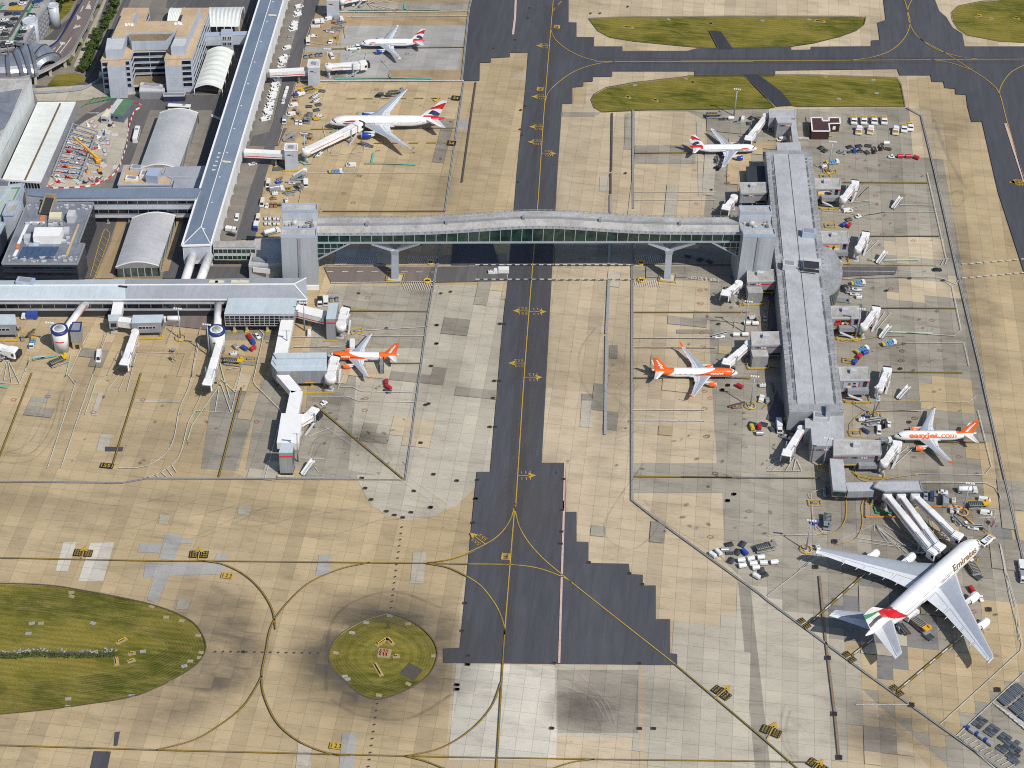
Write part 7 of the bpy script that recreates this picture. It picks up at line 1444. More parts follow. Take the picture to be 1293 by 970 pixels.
 (fx0,fz0,fc0),(fx1,fz1,fc1)=sp['fin'];NU,NV=sp.get('fn',(44,44));mb=MB();th=sp['fth'];fp=sp['finp'];prof_t=lambda u:th*(4*u*(1-u))**0.6*(1-0.5*u)+0.02
 for sd in(1,-1):
  o=len(mb.v)
  for v in range(NV+1):
   tv=v/NV;xx=lerp(fx0,fx1,tv);zz_=lerp(fz0,fz1,tv);cc=lerp(fc0,fc1,tv)
   for u in range(NU+1):tu=u/NU;mb.v.append((xx-cc*tu,sd*prof_t(tu)*lerp(1,0.55,tv),zz_))
  for v in range(NV):
   for u in range(NU):
    f=[o+v*(NU+1)+u,o+v*(NU+1)+u+1,o+(v+1)*(NU+1)+u+1,o+(v+1)*(NU+1)+u];mb.f.append(f if sd<0 else f[::-1]);mb.mi.append(AI[fp((u+0.5)/NU,(v+0.5)/NV)]);mb.sm.append(True)
 o=0;top=[NV*(NU+1)+u for u in range(NU+1)];o2=(NU+1)*(NV+1)
 mb.f.append(top+[o2+t for t in reversed(top)]);mb.mi.append(AI[fp(0.5,0.99)]);mb.sm.append(False)
 fin_=mb.build('fin',mats,T);mb=MB()
 for sd in(1,-1):mb.bar((fx0-fc0*0.68,sd*(prof_t(0.68)+0.01),fz0),(fx1-fc1*0.68,sd*(prof_t(0.68)*0.55+0.01),fz1),0.05,0.05)
 mb.build('rudder_joint',MATS['ac_line'],fin_)
 for tx in sp['titles']:
  body,s0,wid,z0,hgt,m,bold,sh_=tx[:8];sides=tx[8]if len(tx)>8 else(1,-1);vs,fs,tw,thh=text_mesh(body,1,bold,sh_)
  for sd in sides:
   bm=bmesh.new();bv=[bm.verts.new((v.x,v.y,0))for v in vs]
   for f in fs:
    try:bm.faces.new([bv[i]for i in f])
    except ValueError:pass
   for k in range(1,9):bmesh.ops.bisect_plane(bm,geom=bm.verts[:]+bm.edges[:]+bm.faces[:],plane_co=(0,thh*k/9,0),plane_no=(0,1,0))
   for v in bm.verts:
    fx=v.co.x/tw;s=s0+(wid*fx if sd==1 else wid*(1-fx));an_=math.asin(max(-1,min(1,z0/sp['h'])))+hgt*v.co.y/thh/sp['h'];p=skin(s,an_,0.05);v.co=(p[0],p[1]*sd,p[2])
   me=bpy.data.meshes.new('title');bm.to_mesh(me);bm.free();me.materials.append(MATS[m]);o_=bpy.data.objects.new('title_lettering',me);COL.objects.link(o_);o_.parent=fus
 for tx in sp.get('fin_titles',()):
  body,u0,v0,wl,hl,m=tx;vs,fs,tw,thh=text_mesh(body,1,0.045,0)
  for sd in(1,-1):
   mb=MB();pts=[]
   for v in vs:
    a_,b_=v.x/tw,v.y/thh;a_=a_ if sd==1 else 1-a_
    tv=v0+(wl*(1-a_)if sd==1 else wl*(1-a_));tv=v0+wl*(a_ if sd==1 else a_)
    tu=u0+hl*b_ if sd==1 else u0+hl*b_
    xx=lerp(fx0,fx1,tv);zz_=lerp(fz0,fz1,tv);cc=lerp(fc0,fc1,tv);pts.append((xx-cc*tu,sd*(prof_t(tu)*lerp(1,0.55,tv)+0.05),zz_))
   mb.add(pts,fs);mb.build('fin_lettering',MATS[m],fin_)
 return T,sp
def narrow(L,shift):
 """single-aisle jet; shift moves wing and tail with the stretch"""
 wx=-(11.0+shift*0.55)
 return dict(L=L,w=1.98,h=2.07,zc=3.75,nose=6.0,tail=11.0,up=1.35,droop=0.55,step=0.3,rows=[(6.0,L-8.5,0.45)],doors=[5.0,L-9.0],doorz=0.15,dk=1.0,cock=(1.25,2.75),wing=[(wx+1.6,1.2,2.9,8.2),(wx-2.0,6.4,3.2,4.3),(wx-8.0,16.6,4.1,1.6)],wth=1.0,flap='ac_lgrey',flaps=[(2.2,6.2),(6.5,12.6),(12.9,16.0)],fair=[4.8,8.6,12.0],fk=0.95,fairm='ac_white',tipd='fence',tipm='ac_white',eng=[(5.75,wx+3.0,1.85,1.2,3.6)],engm='ac_white',stab=((-(L-5.9),0.6,4.75,4.2),(-(L-1.9),6.2,5.3,1.5)),stabm='ac_white',gear=[(wx-6.0,3.8,1)],ng=5.1,belly=(wx+2.5,wx-9.5,2.05,1.95),bellym='ac_white',fin=((-(L-7.9),5.0,6.4),(-(L-2.1),11.8,2.3)),fth=0.34)
def ba_fin(u,v):
 w_=v-0.10*math.sin(u*3.0)
 if v<0.16:return 'ac_red' if u>0.22 else 'ac_white'
 if 0.22<w_+0.28*u-0.06<0.46 and u>0.30 and v<0.46:return 'ac_navy'
 if 0.52<w_+0.32*(1-u)*0.2-0.02 and w_<0.66+0.24*u:return 'ac_red'
 if 0.82<v<0.90 and u<0.5:return 'ac_white'
 return 'ac_white'
def ba_fus(L):
 def f(s,y,z):
  if s>L-7.0 and z>0.7+(L-s)*0.02 and s>L-6.5:return 'ac_red' if z>0.5 else 'ac_white'
  if z<-0.85 and s>1.2:return 'ac_navy'
  return 'ac_white'
 return f
def ez_fin(u,v):return 'ac_orange'
def ez_fus_new(L):
 def f(s,y,z):
  if s>L-9.5+max(0,-z)*1.6 and s<L-0.9:return 'ac_orange' if s>L-7.5-z*1.3 else 'ac_white'
  lim=10.5+(2.0-z)*4.0
  if 2.9-0.25*z<s<lim and z>-0.85+0.01*(s-10):return 'ac_orange'
  return 'ac_white'
 return f
def ez_fus_old(L):
 def f(s,y,z):return 'ac_orange' if s>L-8.6 and z>1.2+(L-s)*0.07 and s<L-1.0 else 'ac_white'
 return f
def ba_titles(L,k=1.0):
 return[('BRITISH AIRWAYS',7.4*k,8.6*k,-0.35*k,0.55*k,'ac_navy',0.0,0)]
def ribbon(T,sp,s0,s1,z0,pts_red,pts_blue):
 fus=[c for c in T.children if c.name.startswith('fuselage')][0]
 for pts,m in((pts_red,'ac_red'),(pts_blue,'ac_navy')):
  for sd in(1,-1):
   mb=MB();n_=len(pts)//2;out=[]
   for x,z in pts:
    w_,h_,zz_=sect(sp,x);an=math.asin(max(-1,min(1,(sp['zc']+z-zz_)/h_)));out.append((-x,(w_+0.05)*math.cos(an)*sd,zz_+(h_+0.05)*math.sin(an)))
   mb.add(out,[(i,i+1,len(pts)-2-i,len(pts)-1-i)for i in range(n_-1)]);mb.build('ribbon',MATS[m],fus)
def rib(s0,s1,z,h,bend):
 n_=10;top=[];bot=[]
 for i in range(n_+1):
  t=i/n_;x=lerp(s0,s1,t);c=z+bend*math.sin(t*PI*0.9);hh=h*math.sin(PI*min(1,t*0.85+0.12));top.append((x,c+hh/2));bot.append((x,c-hh/2))
 return top+bot[::-1]
spec=narrow(33.84,0);spec.update(fus=ba_fus(33.84),finp=ba_fin,engm='ac_blue',titles=ba_titles(33.84),bellym='ac_navy')
Ta,_=airliner('jet_airliner','white jet with red tail and navy belly on the blue-grey stand at top',spec,C8(120,285),C8(770,250),3.2);ribbon(Ta,spec,0,0,0,rib(4.6,8.6,0.75,0.45,0.25),rib(4.3,6.3,0.35,0.35,-0.2))
spec=narrow(33.84,0);spec.update(fus=ba_fus(33.84),finp=ba_fin,engm='ac_blue',titles=ba_titles(33.84),bellym='ac_navy')
Tb,_=airliner('jet_airliner','white jet with red tail and navy belly at the upper right stand',spec,B1(445,625),(871,185.5),3.2);ribbon(Tb,spec,0,0,0,rib(4.6,8.6,0.75,0.45,0.25),rib(4.3,6.3,0.35,0.35,-0.2))
spec=narrow(33.84,0);spec.update(fus=ez_fus_new(33.84),finp=ez_fin,engm='ac_orange',fairm='ac_orange',tipm='ac_orange',titles=[('easyJet',5.6,5.2,0.0,1.25,'ac_white',0.03,0.1)],fin_titles=[('easyJet',0.24,0.14,0.72,0.40,'ac_white')])
airliner('jet_airliner','orange and white jet at the finger with a jet bridge over its nose',spec,(413.5,449),(503.8,447),3.2)
spec=narrow(37.57,3.7);spec.update(fus=ez_fus_new(37.57),finp=ez_fin,engm='ac_orange',fairm='ac_orange',tipd='shark',tipm='ac_orange',titles=[('easyJet',6.6,5.6,0.05,1.25,'ac_white',0.03,0.1)],fin_titles=[('easyJet',0.24,0.14,0.72,0.40,'ac_white')])
airliner('jet_airliner','orange-nosed white jet with orange winglets on the left of pier',spec,(931.6,471.5),(822.8,467.5),3.2)
spec=narrow(33.84,0);spec.update(fus=ez_fus_old(33.84),finp=ez_fin,engm='ac_orange',fairm='ac_orange',tipm='ac_orange',titles=[('easyJet',5.7,12.2,-0.15,2.75,'ac_orange',0.045,0),('.com',18.1,7.2,0.3,1.85,'ac_orange',0.02,0,(1,)),],fin_titles=[('easyJet',0.24,0.14,0.72,0.40,'ac_white')])
airliner('jet_airliner','white jet with orange tail and big orange web name along its side',spec,(1128.5,551.5),(1233,547.5),3.2)
def twin_fin(u,v):
 w_=v-0.08*math.sin(u*3.0)
 if v<0.14:return 'ac_red' if u>0.15 else 'ac_white'
 if 0.20<w_+0.25*u-0.04<0.42 and u>0.25 and v<0.46:return 'ac_navy'
 if 0.48<w_+0.02 and w_<0.62+0.26*u:return 'ac_red'
 return 'ac_white'
def twin_fus(s,y,z):
 if s>63.7-8.0 and z>0.6:return 'ac_red'
 if z<-1.5 and s>2:return 'ac_navy'
 return 'ac_white'
spec=dict(L=63.73,w=3.1,h=3.15,zc=5.6,nose=9.5,tail=21,up=2.0,droop=0.9,step=0.45,rows=[(9,52,0.6)],doors=[7.6,16.6,36.0,49.5],doorz=0.1,dk=1.25,cock=(1.7,4.0),wing=[(-17.6,1.8,4.2,15.5),(-25.3,10.4,5.0,8.4),(-42.6,30.4,7.4,1.3)],wth=0.95,flap='ac_lgrey',flaps=[(3.4,9.6),(10.8,21.5),(22,29)],fair=[7.5,13.5,18.5],fk=1.2,fairm='ac_white',tipd='',tipm='ac_white',eng=[(9.65,-17.6,2.75,1.95,6.2)],engm='ac_blue',stab=((-(63.7-11.6),0.8,7.2,7.6),(-(63.7-2.6),10.7,8.0,2.4)),stabm='ac_white',gear=[(-32.5,5.5,3)],ng=6.0,belly=(-16.5,-38,3.2,2.9),bellym='ac_white',fin=((-(63.7-14.6),8.0,10.6),(-(63.7-2.6),18.5,3.6)),fth=0.5,fn=(56,60),fus=twin_fus,finp=twin_fin,titles=[('BRITISH AIRWAYS',12.5,12.5,-0.2,0.8,'ac_navy',0.0,0)])
Tt,_=airliner('jet_airliner','big white twin-engined jet with blue engines and red striped tail',spec,(415.5,154.3),(562.3,148),5);ribbon(Tt,spec,0,0,0,rib(8.0,17.5,1.25,0.9,0.3),rib(7.6,11.5,0.55,0.7,-0.4))
def em_fin(u,v):
 if u>0.25 and 0.60+0.14*(u-0.25)<v<0.70+0.44*(u-0.25):return 'ac_green'
 if u<0.34+0.06*math.sin(v*8)and v<0.53+0.6*u:return 'ac_red'
 if 0.36<u<0.97 and 0.17<v+0.04*math.sin(u*8)<0.40:return 'ac_black'
 return 'ac_white'
def em_fus(s,y,z):
 return 'ac_red' if z>-1.8 and 49.5+(z+1.8)*1.1<s<49.5+(z+1.8)*2.0 else 'ac_white'
spec=dict(L=72.7,w=3.85,h=4.2,zc=6.4,nose=12.0,tail=25,up=3.0,droop=1.9,step=0.5,rows=[(9,56,1.9),(8,60,-0.55)],doors=[8.6,20.0,33,43,54],doorz=-0.7,dk=1.25,cock=(3.0,5.2),wstep=1.1,wing=[(-18.0,1.5,4.6,20.5),(-28.3,12.6,5.4,12.4),(-47.4,38.6,8.6,4.0),(-48.9,39.8,8.75,3.2)],wth=0.95,flap='ac_lgrey',flaps=[(4.2,12.0),(13,22.5),(23,30),(30.5,38)],fair=[9.5,14.5,19.5,24.5,29.5],fk=1.6,fairm='ac_lgrey',tipd='fence',tipm='ac_white',eng=[(14.9,-22.2,2.9,1.75,5.6),(25.7,-31.0,3.7,1.7,5.4)],engm='ac_white',stab=((-(72.7-14.5),1.0,8.9,10.6),(-(72.7-1.6),15.2,10.6,4.0)),stabm='ac_grey',gear=[(-34.5,3.0,3),(-31.5,6.2,2)],ng=5.5,belly=(-15,-44,3.9,3.1),bellym='ac_white',fin=((-(72.7-16.3),10.2,13.6),(-(72.7-0.7),24.0,5.6)),fth=0.6,fn=(80,84),fus=em_fus,finp=em_fin,titles=[('Emirates',7.4,15.4,0.9,2.9,'ac_gold',0.03,0)])
Te,_=airliner('jet_airliner','giant white four-engined double-deck jet with green, black and red tail',spec,(1236.3,684.5),(1092.6,803.8),6)
Te.scale=(Te['sc'],Te['sc']*0.92,Te['sc']*0.95)
fus=[c for c in Te.children if c.name.startswith('fuselage')][0]
random.seed(2);mb=MB()
for sd in(1,-1):
 for k in range(9):
  s=25.2+k*0.62;h0=random.uniform(0.5,1.1)
  pts=[]
  for u,v in((0,0),(0.42,0.1),(0.42,h0),(0.1,h0*0.8)):
   w_,h_,z=sect(spec,s+u);an=math.asin((spec['zc']+0.7+v-z)/h_);pts.append((-(s+u),(w_+0.05)*math.cos(an)*sd,z+(h_+0.05)*math.sin(an)))
  mb.add(pts,[(0,1,2,3)])
mb.build('script_lettering',MATS['ac_gold'],fus);COL.objects[-1]['kind']='stuff'
mat('v_glass',(0.02,0.025,0.03),0.1,0,0);mat('v_white',(0.70,0.71,0.71),0.35,0,0.06);mat('v_silver',(0.42,0.44,0.46),0.35,0.4,0.06);mat('v_black',(0.02,0.02,0.025),0.3,0,0.1);mat('v_cart',(0.055,0.065,0.075),0.7,0,0.25);mat('v_slate',(0.13,0.155,0.20),0.6,0,0.2);mat('v_redc',(0.42,0.02,0.035),0.45,0,0.1);mat('v_bluec',(0.025,0.07,0.34),0.45,0,0.1);mat('v_rust',(0.28,0.16,0.09),0.7,0,0.3);mat('v_amber',(0.66,0.33,0.03),0.5,0,0.1);mat('v_dkblue',(0.03,0.06,0.16),0.3,0,0.1);mat('v_hiviz',(0.45,0.65,0.08),0.6,0,0.05);mat('v_grey',(0.22,0.24,0.26),0.5,0,0.15)
PROTO={}
def wheels4(t,xs,y,r,w_=0.3):
 for x in xs:
  for s in(-1,1):mb=MB();wheel_mb(mb,(x,y*s,r),r,w_,(0,1),0,1);mb.build('wheel',[MATS['m_rubber'],MATS['v_silver']],t)
def T0(nm,cat):return thing(nm,'x',cat)
def boxbody(L,W,z0,z1,b=0.12,x=0.0,top=None):
 mb=MB();mb.bevbox((x,0,(z0+z1)/2),(L,W,z1-z0),b,0,0,top);return mb
def side_prof(pts,W,tum=0.12,mid=None):
 """car-like shell from a side outline (x,z): lower width W, roof tucked in by tum"""
 zs=[z for _,z in pts];z0,z1=min(zs),max(zs);mb=MB();R=[]
 for s in(-1,1):R.append([(x,s*(W/2-tum*max(0,(z-0.9))/max(0.1,z1-0.9)),z)for x,z in pts])
 n_=len(pts);mb.v=R[0]+R[1]
 mb.f=[list(range(n_)),[n_+i for i in reversed(range(n_))]]+[[i,n_+i,n_+(i+1)%n_,(i+1)%n_]for i in range(n_)];mb.mi=[0]*len(mb.f);mb.sm=[False]*len(mb.f);return mb
def mk_car(c):
 t=T0('car','car');side_prof([(-2.1,0.35),(2.1,0.35),(2.15,0.7),(1.95,0.88),(0.95,0.98),(0.3,1.42),(-1.1,1.46),(-1.9,1.05),(-2.15,0.9)],1.78,0.28).build('body',MATS[c],t)
 for nm,q in(('windscreen',[(0.92,0.72,1.02),(0.36,0.60,1.40),(0.36,-0.60,1.40),(0.92,-0.72,1.02)]),('rear_window',[(-1.86,0.68,1.10),(-1.86,-0.68,1.10),(-1.18,-0.58,1.45),(-1.18,0.58,1.45)])):mb=MB();mb.add([(x+0.02,y,z+0.03)for x,y,z in q],[(0,1,2,3)]);mb.build(nm,MATS['v_glass'],t)
 mb=MB();[mb.add([(0.75,s*0.87,1.0),(0.28,s*0.69,1.36),(-1.1,s*0.67,1.38),(-1.6,s*0.86,1.02)],[(0,1,2,3)])for s in(-1,1)];mb.build('side_window',MATS['v_glass'],t);COL.objects[-1]['kind']='stuff';wheels4(t,(-1.3,1.3),0.82,0.32,0.22);return t
def mk_van(c,L=5.0,H_=1.95,W=1.95,roofc=None):
 t=T0('van','van');h=L/2;side_prof([(-h,0.4),(h,0.4),(h+0.02,0.95),(h-0.55,1.15),(h-1.25,H_-0.08),(h-1.7,H_),(-h+0.1,H_),(-h,H_-0.15)],W,0.2).build('body',MATS[c],t)
 mb=MB();mb.add([(h-0.52,0.80,1.2),(h-1.2,0.70,H_-0.08),(h-1.2,-0.70,H_-0.08),(h-0.52,-0.80,1.2)],[(0,1,2,3)]);mb.build('windscreen',MATS['v_glass'],t)
 for s in(-1,1):mb=MB();y0,y1=s*(W/2-0.02),s*(W/2-0.14);mb.add([(h-0.75,y0,1.15),(h-1.35,y1,H_-0.15),(h-2.1,y1,H_-0.15),(h-2.1,y0,1.15)],[(0,1,2,3)]);mb.build('side_window',MATS['v_glass'],t)
 if roofc:boxbody(L*0.62,W*0.8,H_,H_+0.08,0.03,-0.5).build('roof_panel',MATS[roofc],t)
 wheels4(t,(-h+0.95,h-0.95),W/2-0.12,0.34,0.24);return t
def mk_pickup(c):
 t=T0('pickup','pickup truck');side_prof([(-2.5,0.45),(2.5,0.45),(2.5,0.95),(1.3,1.05),(0.7,1.7),(-0.6,1.72),(-0.75,1.05),(-2.5,1.0)],1.85,0.2).build('body',MATS[c],t);boxbody(1.6,1.5,0.98,1.03,0.01,-1.6).build('bed',MATS['v_black'],t);mb=MB();mb.add([(1.28,0.76,1.1),(0.74,0.66,1.66),(0.74,-0.66,1.66),(1.28,-0.76,1.1)],[(0,1,2,3)]);mb.build('windscreen',MATS['v_glass'],t);wheels4(t,(-1.6,1.6),0.85,0.36,0.24);return t
def mk_tug(c,c2='v_grey'):
 t=T0('baggage_tug','tug');boxbody(3.2,1.6,0.35,1.0,0.12).build('body',MATS[c],t);boxbody(1.1,1.4,1.85,1.95,0.04,-0.2).build('canopy',MATS[c],t);mb=MB();[mb.box((x,y,1.42),(0.08,0.08,0.86))for x in(-0.7,0.3)for y in(-0.62,0.62)];mb.build('canopy_post',MATS['v_black'],t);COL.objects[-1]['kind']='stuff';boxbody(0.5,1.1,1.0,1.4,0.05,-0.4).build('seat',MATS['v_black'],t);wheels4(t,(-1.05,1.05),0.7,0.36,0.26);return t
def mk_cart(c,cover=True,c2=None):
 """open or covered baggage cart"""
 t=T0('baggage_cart','baggage cart');boxbody(3.0,1.6,0.45,0.65,0.05).build('deck',MATS['v_cart'],t)
 if cover:
  mb=MB();mb.loft([[(x,y,z)for y,z in((-0.82,0.66),(0.82,0.66),(0.84,1.7),(0.5,2.0),(-0.5,2.0),(-0.84,1.7))]for x in(-1.5,1.5)]);mb.build('cover',MATS[c],t);mb=MB();mb.box((0,-0.86,1.1),(2.6,0.05,0.8));mb.build('curtain',MATS[c2 or c],t)
 else:
  boxbody(2.8,1.45,0.66,0.72,0.02).build('mat',MATS[c],t);mb=MB();[mb.bar((x,-0.75,1.3),(x,0.75,1.3),0.08,0.08)or 0 for x in(-1.45,1.45)];[mb.box((x,y,1.0),(0.08,0.08,0.7))for x in(-1.45,1.45)for y in(-0.7,0.7)];mb.build('end_rail',MATS['v_grey'],t);COL.objects[-1]['kind']='stuff'
 MB().bar((1.5,0,0.5),(2.5,0,0.35),0.12,0.1).build('tow_bar',MATS['v_grey'],t);wheels4(t,(-1.05,1.05),0.62,0.25,0.18);return t
def mk_dolly(c,L=3.4,W=2.5):
 """low roller dolly for freight containers"""
 t=T0('cargo_dolly','dolly');mb=MB();mb.box((0,0,0.5),(L,W,0.16));[mb.box((0,s*(W/2-0.06),0.62),(L,0.12,0.16))for s in(-1,1)];mb.build('frame',MATS['v_cart'],t);mb=MB();n_=7
 for k in range(n_):x=-L/2+0.3+(L-0.6)*k/(n_-1);mb.tube((x,-W/2+0.2,0.62),(x,W/2-0.2,0.62),0.15,8)
 mb.build('roller_bed',MATS[c],t);MB().bar((L/2,0,0.45),(L/2+1.0,0,0.3),0.14,0.12).build('tow_bar',MATS['v_grey'],t);wheels4(t,(-L*0.32,L*0.32),W*0.38,0.24,0.2);return t
def mk_belt(c):
 t=T0('belt_loader','belt loader');boxbody(4.6,1.7,0.4,1.0,0.1).build('chassis',MATS[c],t);mb=MB();mb.bar((-3.6,0.35,0.9),(3.6,0.35,2.3),0.95,0.3);b_=mb.build('conveyor',MATS['v_cart'],t);mb=MB();[mb.bar((-3.6,0.35+s*0.52,1.05),(3.6,0.35+s*0.52,2.45),0.1,0.35)for s in(-1,1)];mb.build('side_rail',MATS[c],b_);boxbody(1.2,0.7,1.0,1.75,0.08,-0.4).build('cab',MATS['v_grey'],t);COL.objects[-1].location.y=-0.48;wheels4(t,(-1.6,1.6),0.74,0.36,0.26);return t
def mk_stairs(c,c2='v_grey'):
 t=T0('boarding_stairs','boarding stairs');boxbody(5.6,2.0,0.45,0.8,0.08).build('chassis',MATS['v_grey'],t);mb=MB();n_=12
 for k in range(n_):mb.box((-3.0+k*0.45,0,0.75+k*0.27),(0.5,1.5,0.12))
 mb.bar((-3.1,-0.8,1.0),(2.3,-0.8,4.2),0.12,0.9);mb.bar((-3.1,0.8,1.0),(2.3,0.8,4.2),0.12,0.9);mb.build('steps',MATS[c],t);mb=MB();mb.box((3.0,0,3.75),(1.6,1.8,0.14));[mb.box((3.0,s*0.88,4.3),(1.6,0.06,1.0))for s in(-1,1)];mb.build('platform',MATS[c],t);mb=MB();[mb.bar((x,y,0.8),(x,y,3.7),0.14,0.14)for x in(1.6,2.9)for y in(-0.7,0.7)];mb.build('lift_frame',MATS['v_grey'],t);COL.objects[-1]['kind']='stuff';wheels4(t,(-2.0,2.0),0.85,0.36,0.26);return t
def mk_crate_truck(c):
 t=T0('flatbed_truck','truck');boxbody(7.0,2.2,0.6,0.95,0.06).build('bed',MATS['v_grey'],t);side_prof([(1.9,0.55),(3.6,0.55),(3.6,1.5),(3.3,2.3),(1.9,2.35)],2.2,0.12).build('cab',MATS['v_white'],t);mb=MB();mb.add([(3.64,0.95,1.5),(3.36,0.9,2.22),(3.36,-0.9,2.22),(3.64,-0.95,1.5)],[(0,1,2,3)]);mb.build('windscreen',MATS['v_glass'],t);boxbody(1.2,2.2,0.95,1.8,0.06,-2.9).build('tail_box',MATS['m_yellow'],t)
 for x in(-1.5,-0.1,1.2):
  for y in(-0.65,0.65):boxbody(0.95,0.8,0.95,1.6,0.04,x).build('crate',MATS['m_cyan'],t);COL.objects[-1].location.y=y
 wheels4(t,(-2.2,2.6),0.95,0.45,0.3);return t
def mk_truck(c,box,L=7.5,H_=3.4,boxm=None,tank=False):
 t=T0('truck','truck');h=L/2;boxbody(L,2.1,0.6,0.9,0.05).build('chassis',MATS['v_grey'],t);side_prof([(h-2.0,0.55),(h,0.55),(h+0.02,1.5),(h-0.4,2.5),(h-2.0,2.55)],2.3,0.15).build('cab',MATS[c],t);mb=MB();mb.add([(h+0.04,1.0,1.5),(h-0.32,0.92,2.4),(h-0.32,-0.92,2.4),(h+0.04,-1.0,1.5)],[(0,1,2,3)]);mb.build('windscreen',MATS['v_glass'],t)
 if tank:MB().rev([(0,0.3),(0.15,1.0),(0.4,1.2),(L-2.9,1.2),(L-2.65,1.0),(L-2.5,0.3)],(-h,0,2.1),(h,0,2.1),16,caps=True).build('tank',MATS[box],t)
 else:boxbody(L-2.4,2.4,0.95,H_,0.1,-1.15).build('cargo_box',MATS[box],t)
 wheels4(t,(-h+1.3,h-1.2),1.0,0.48,0.32);return t
def mk_coach(c):
 t=T0('coach','coach');boxbody(12.0,2.55,0.4,3.4,0.25).build('body',MATS[c],t);mb=MB();[mb.box((-0.2,s*1.265,2.2),(11.0,0.06,1.0))for s in(-1,1)];mb.build('side_window',MATS['v_glass'],t);COL.objects[-1]['kind']='stuff';MB().box((6.0,0,2.0),(0.08,2.2,1.6)).build('windscreen',MATS['v_glass'],t);boxbody(1.6,1.4,3.4,3.6,0.05,2.5).build('roof_hatch',MATS['v_grey'],t);wheels4(t,(-3.6,3.8),1.15,0.5,0.3);return t
def mk_pushback(c):
 t=T0('pushback_tug','pushback tug');boxbody(8.0,3.0,0.4,1.5,0.2).build('body',MATS[c],t);boxbody(2.0,2.4,1.5,2.4,0.15,2.6).build('cab',MATS['v_glass'],t);boxbody(1.9,2.2,2.4,2.5,0.05,2.6).build('cab_roof',MATS[c],t);boxbody(0.7,2.8,1.5,1.58,0.02,-3.4).build('rear_plate',MATS['m_yellow'],t);mb=MB();[mb.box((x,0,1.53),(0.9,1.6,0.08))for x in(-2.2,-0.8,0.6)];mb.build('deck_panel',MATS['v_grey'],t);COL.objects[-1]['kind']='stuff';wheels4(t,(-2.6,2.6),1.3,0.65,0.5);return t
def mk_loader(c):
 """scissor-lift cargo loader"""
 t=T0('cargo_loader','cargo loader');boxbody(8.6,3.2,0.5,0.95,0.1).build('chassis',MATS['v_grey'],t);p_=MB();p_.box((-1.4,0,2.2),(5.8,3.2,0.25));p_.build('main_platform',MATS['v_cart'],t);mb=MB();[mb.tube((-4.0+k*0.8,-1.4,2.4),(-4.0+k*0.8,1.4,2.4),0.15,8)for k in range(7)];mb.build('roller_bed',MATS['v_grey'],t);MB().box((3.0,0,2.9),(2.6,3.2,0.25)).build('front_platform',MATS[c],t);mb=MB()
 for s in(-1,1):mb.bar((-3.6,s*1.2,0.95),(0.8,s*1.2,2.1),0.2,0.25);mb.bar((-3.6,s*1.2,2.1),(0.8,s*1.2,0.95),0.2,0.25);mb.bar((2.0,s*1.2,0.95),(4.0,s*1.2,2.8),0.2,0.25)
 mb.build('scissor',MATS[c],t);COL.objects[-1]['kind']='stuff';mb=MB();[mb.bar((-4.3,s*1.6,2.7),(4.2,s*1.6,3.3),0.1,0.12)for s in(-1,1)];mb.build('rail',MATS['m_yellow'],t);COL.objects[-1]['kind']='stuff';boxbody(1.2,1.0,3.0,3.9,0.08,3.4).build('cab',MATS[c],t);COL.objects[-1].location.y=1.0;wheels4(t,(-3.0,3.0),1.35,0.45,0.4);return t
def mk_gpu(c,c2='v_grey'):
 t=T0('ground_power_unit','power unit');boxbody(2.8,1.6,0.5,1.8,0.12).build('housing',MATS[c],t);mb=MB();[mb.box((x,0,1.82),(0.7,1.1,0.06))for x in(-0.7,0.5)];mb.build('grille',MATS[c2],t);COL.objects[-1]['kind']='stuff';MB().bar((1.4,0,0.5),(2.4,0,0.4),0.12,0.12).build('tow_bar',MATS['v_black'],t);wheels4(t,(-0.9,0.9),0.66,0.28,0.2);return t
def mk_towbarless(c):
 t=T0('apron_tractor','tractor');boxbody(4.6,2.3,0.45,1.1,0.14).build('body',MATS['v_white'],t);boxbody(1.5,2.0,1.1,2.0,0.12,0.9).build('cab',MATS['v_white'],t);boxbody(1.2,1.7,2.0,2.05,0.02,0.9).build('cab_roof',MATS['v_white'],t);MB().box((1.67,0,1.6),(0.06,1.7,0.6)).build('windscreen',MATS['v_glass'],t);boxbody(1.6,1.9,1.1,1.2,0.03,-1.1).build('rear_deck',MATS[c],t);boxbody(0.4,2.2,1.1,1.35,0.03,-2.0).build('rear_bar',MATS['m_yellow'],t);wheels4(t,(-1.4,1.4),1.0,0.5,0.4);return t
def mk_hoist(c):
 """yellow access steps / lift stand"""
 t=T0('access_stand','access stand');mb=MB();[mb.bar((-1.6,s*0.7,0.35),(1.6,s*0.7,0.35),0.16,0.2)for s in(-1,1)];[mb.bar((x,s*0.7,0.35),(x*0.6,s*0.7,1.9),0.12,0.12)for x in(-1.4,1.4)for s in(-1,1)];mb.build('frame',MATS[c],t);MB().box((0,0,1.95),(2.2,1.6,0.15)).build('platform',MATS['v_grey'],t);mb=MB();[mb.bar((-1.1,s*0.78,2.7),(1.1,s*0.78,2.7),0.1,0.1)for s in(-1,1)];[mb.box((x,s*0.78,2.35),(0.1,0.1,0.7))for x in(-1.05,1.05)for s in(-1,1)];mb.build('rail',MATS[c],t);COL.objects[-1]['kind']='stuff';wheels4(t,(-1.3,1.3),0.7,0.25,0.16);return t
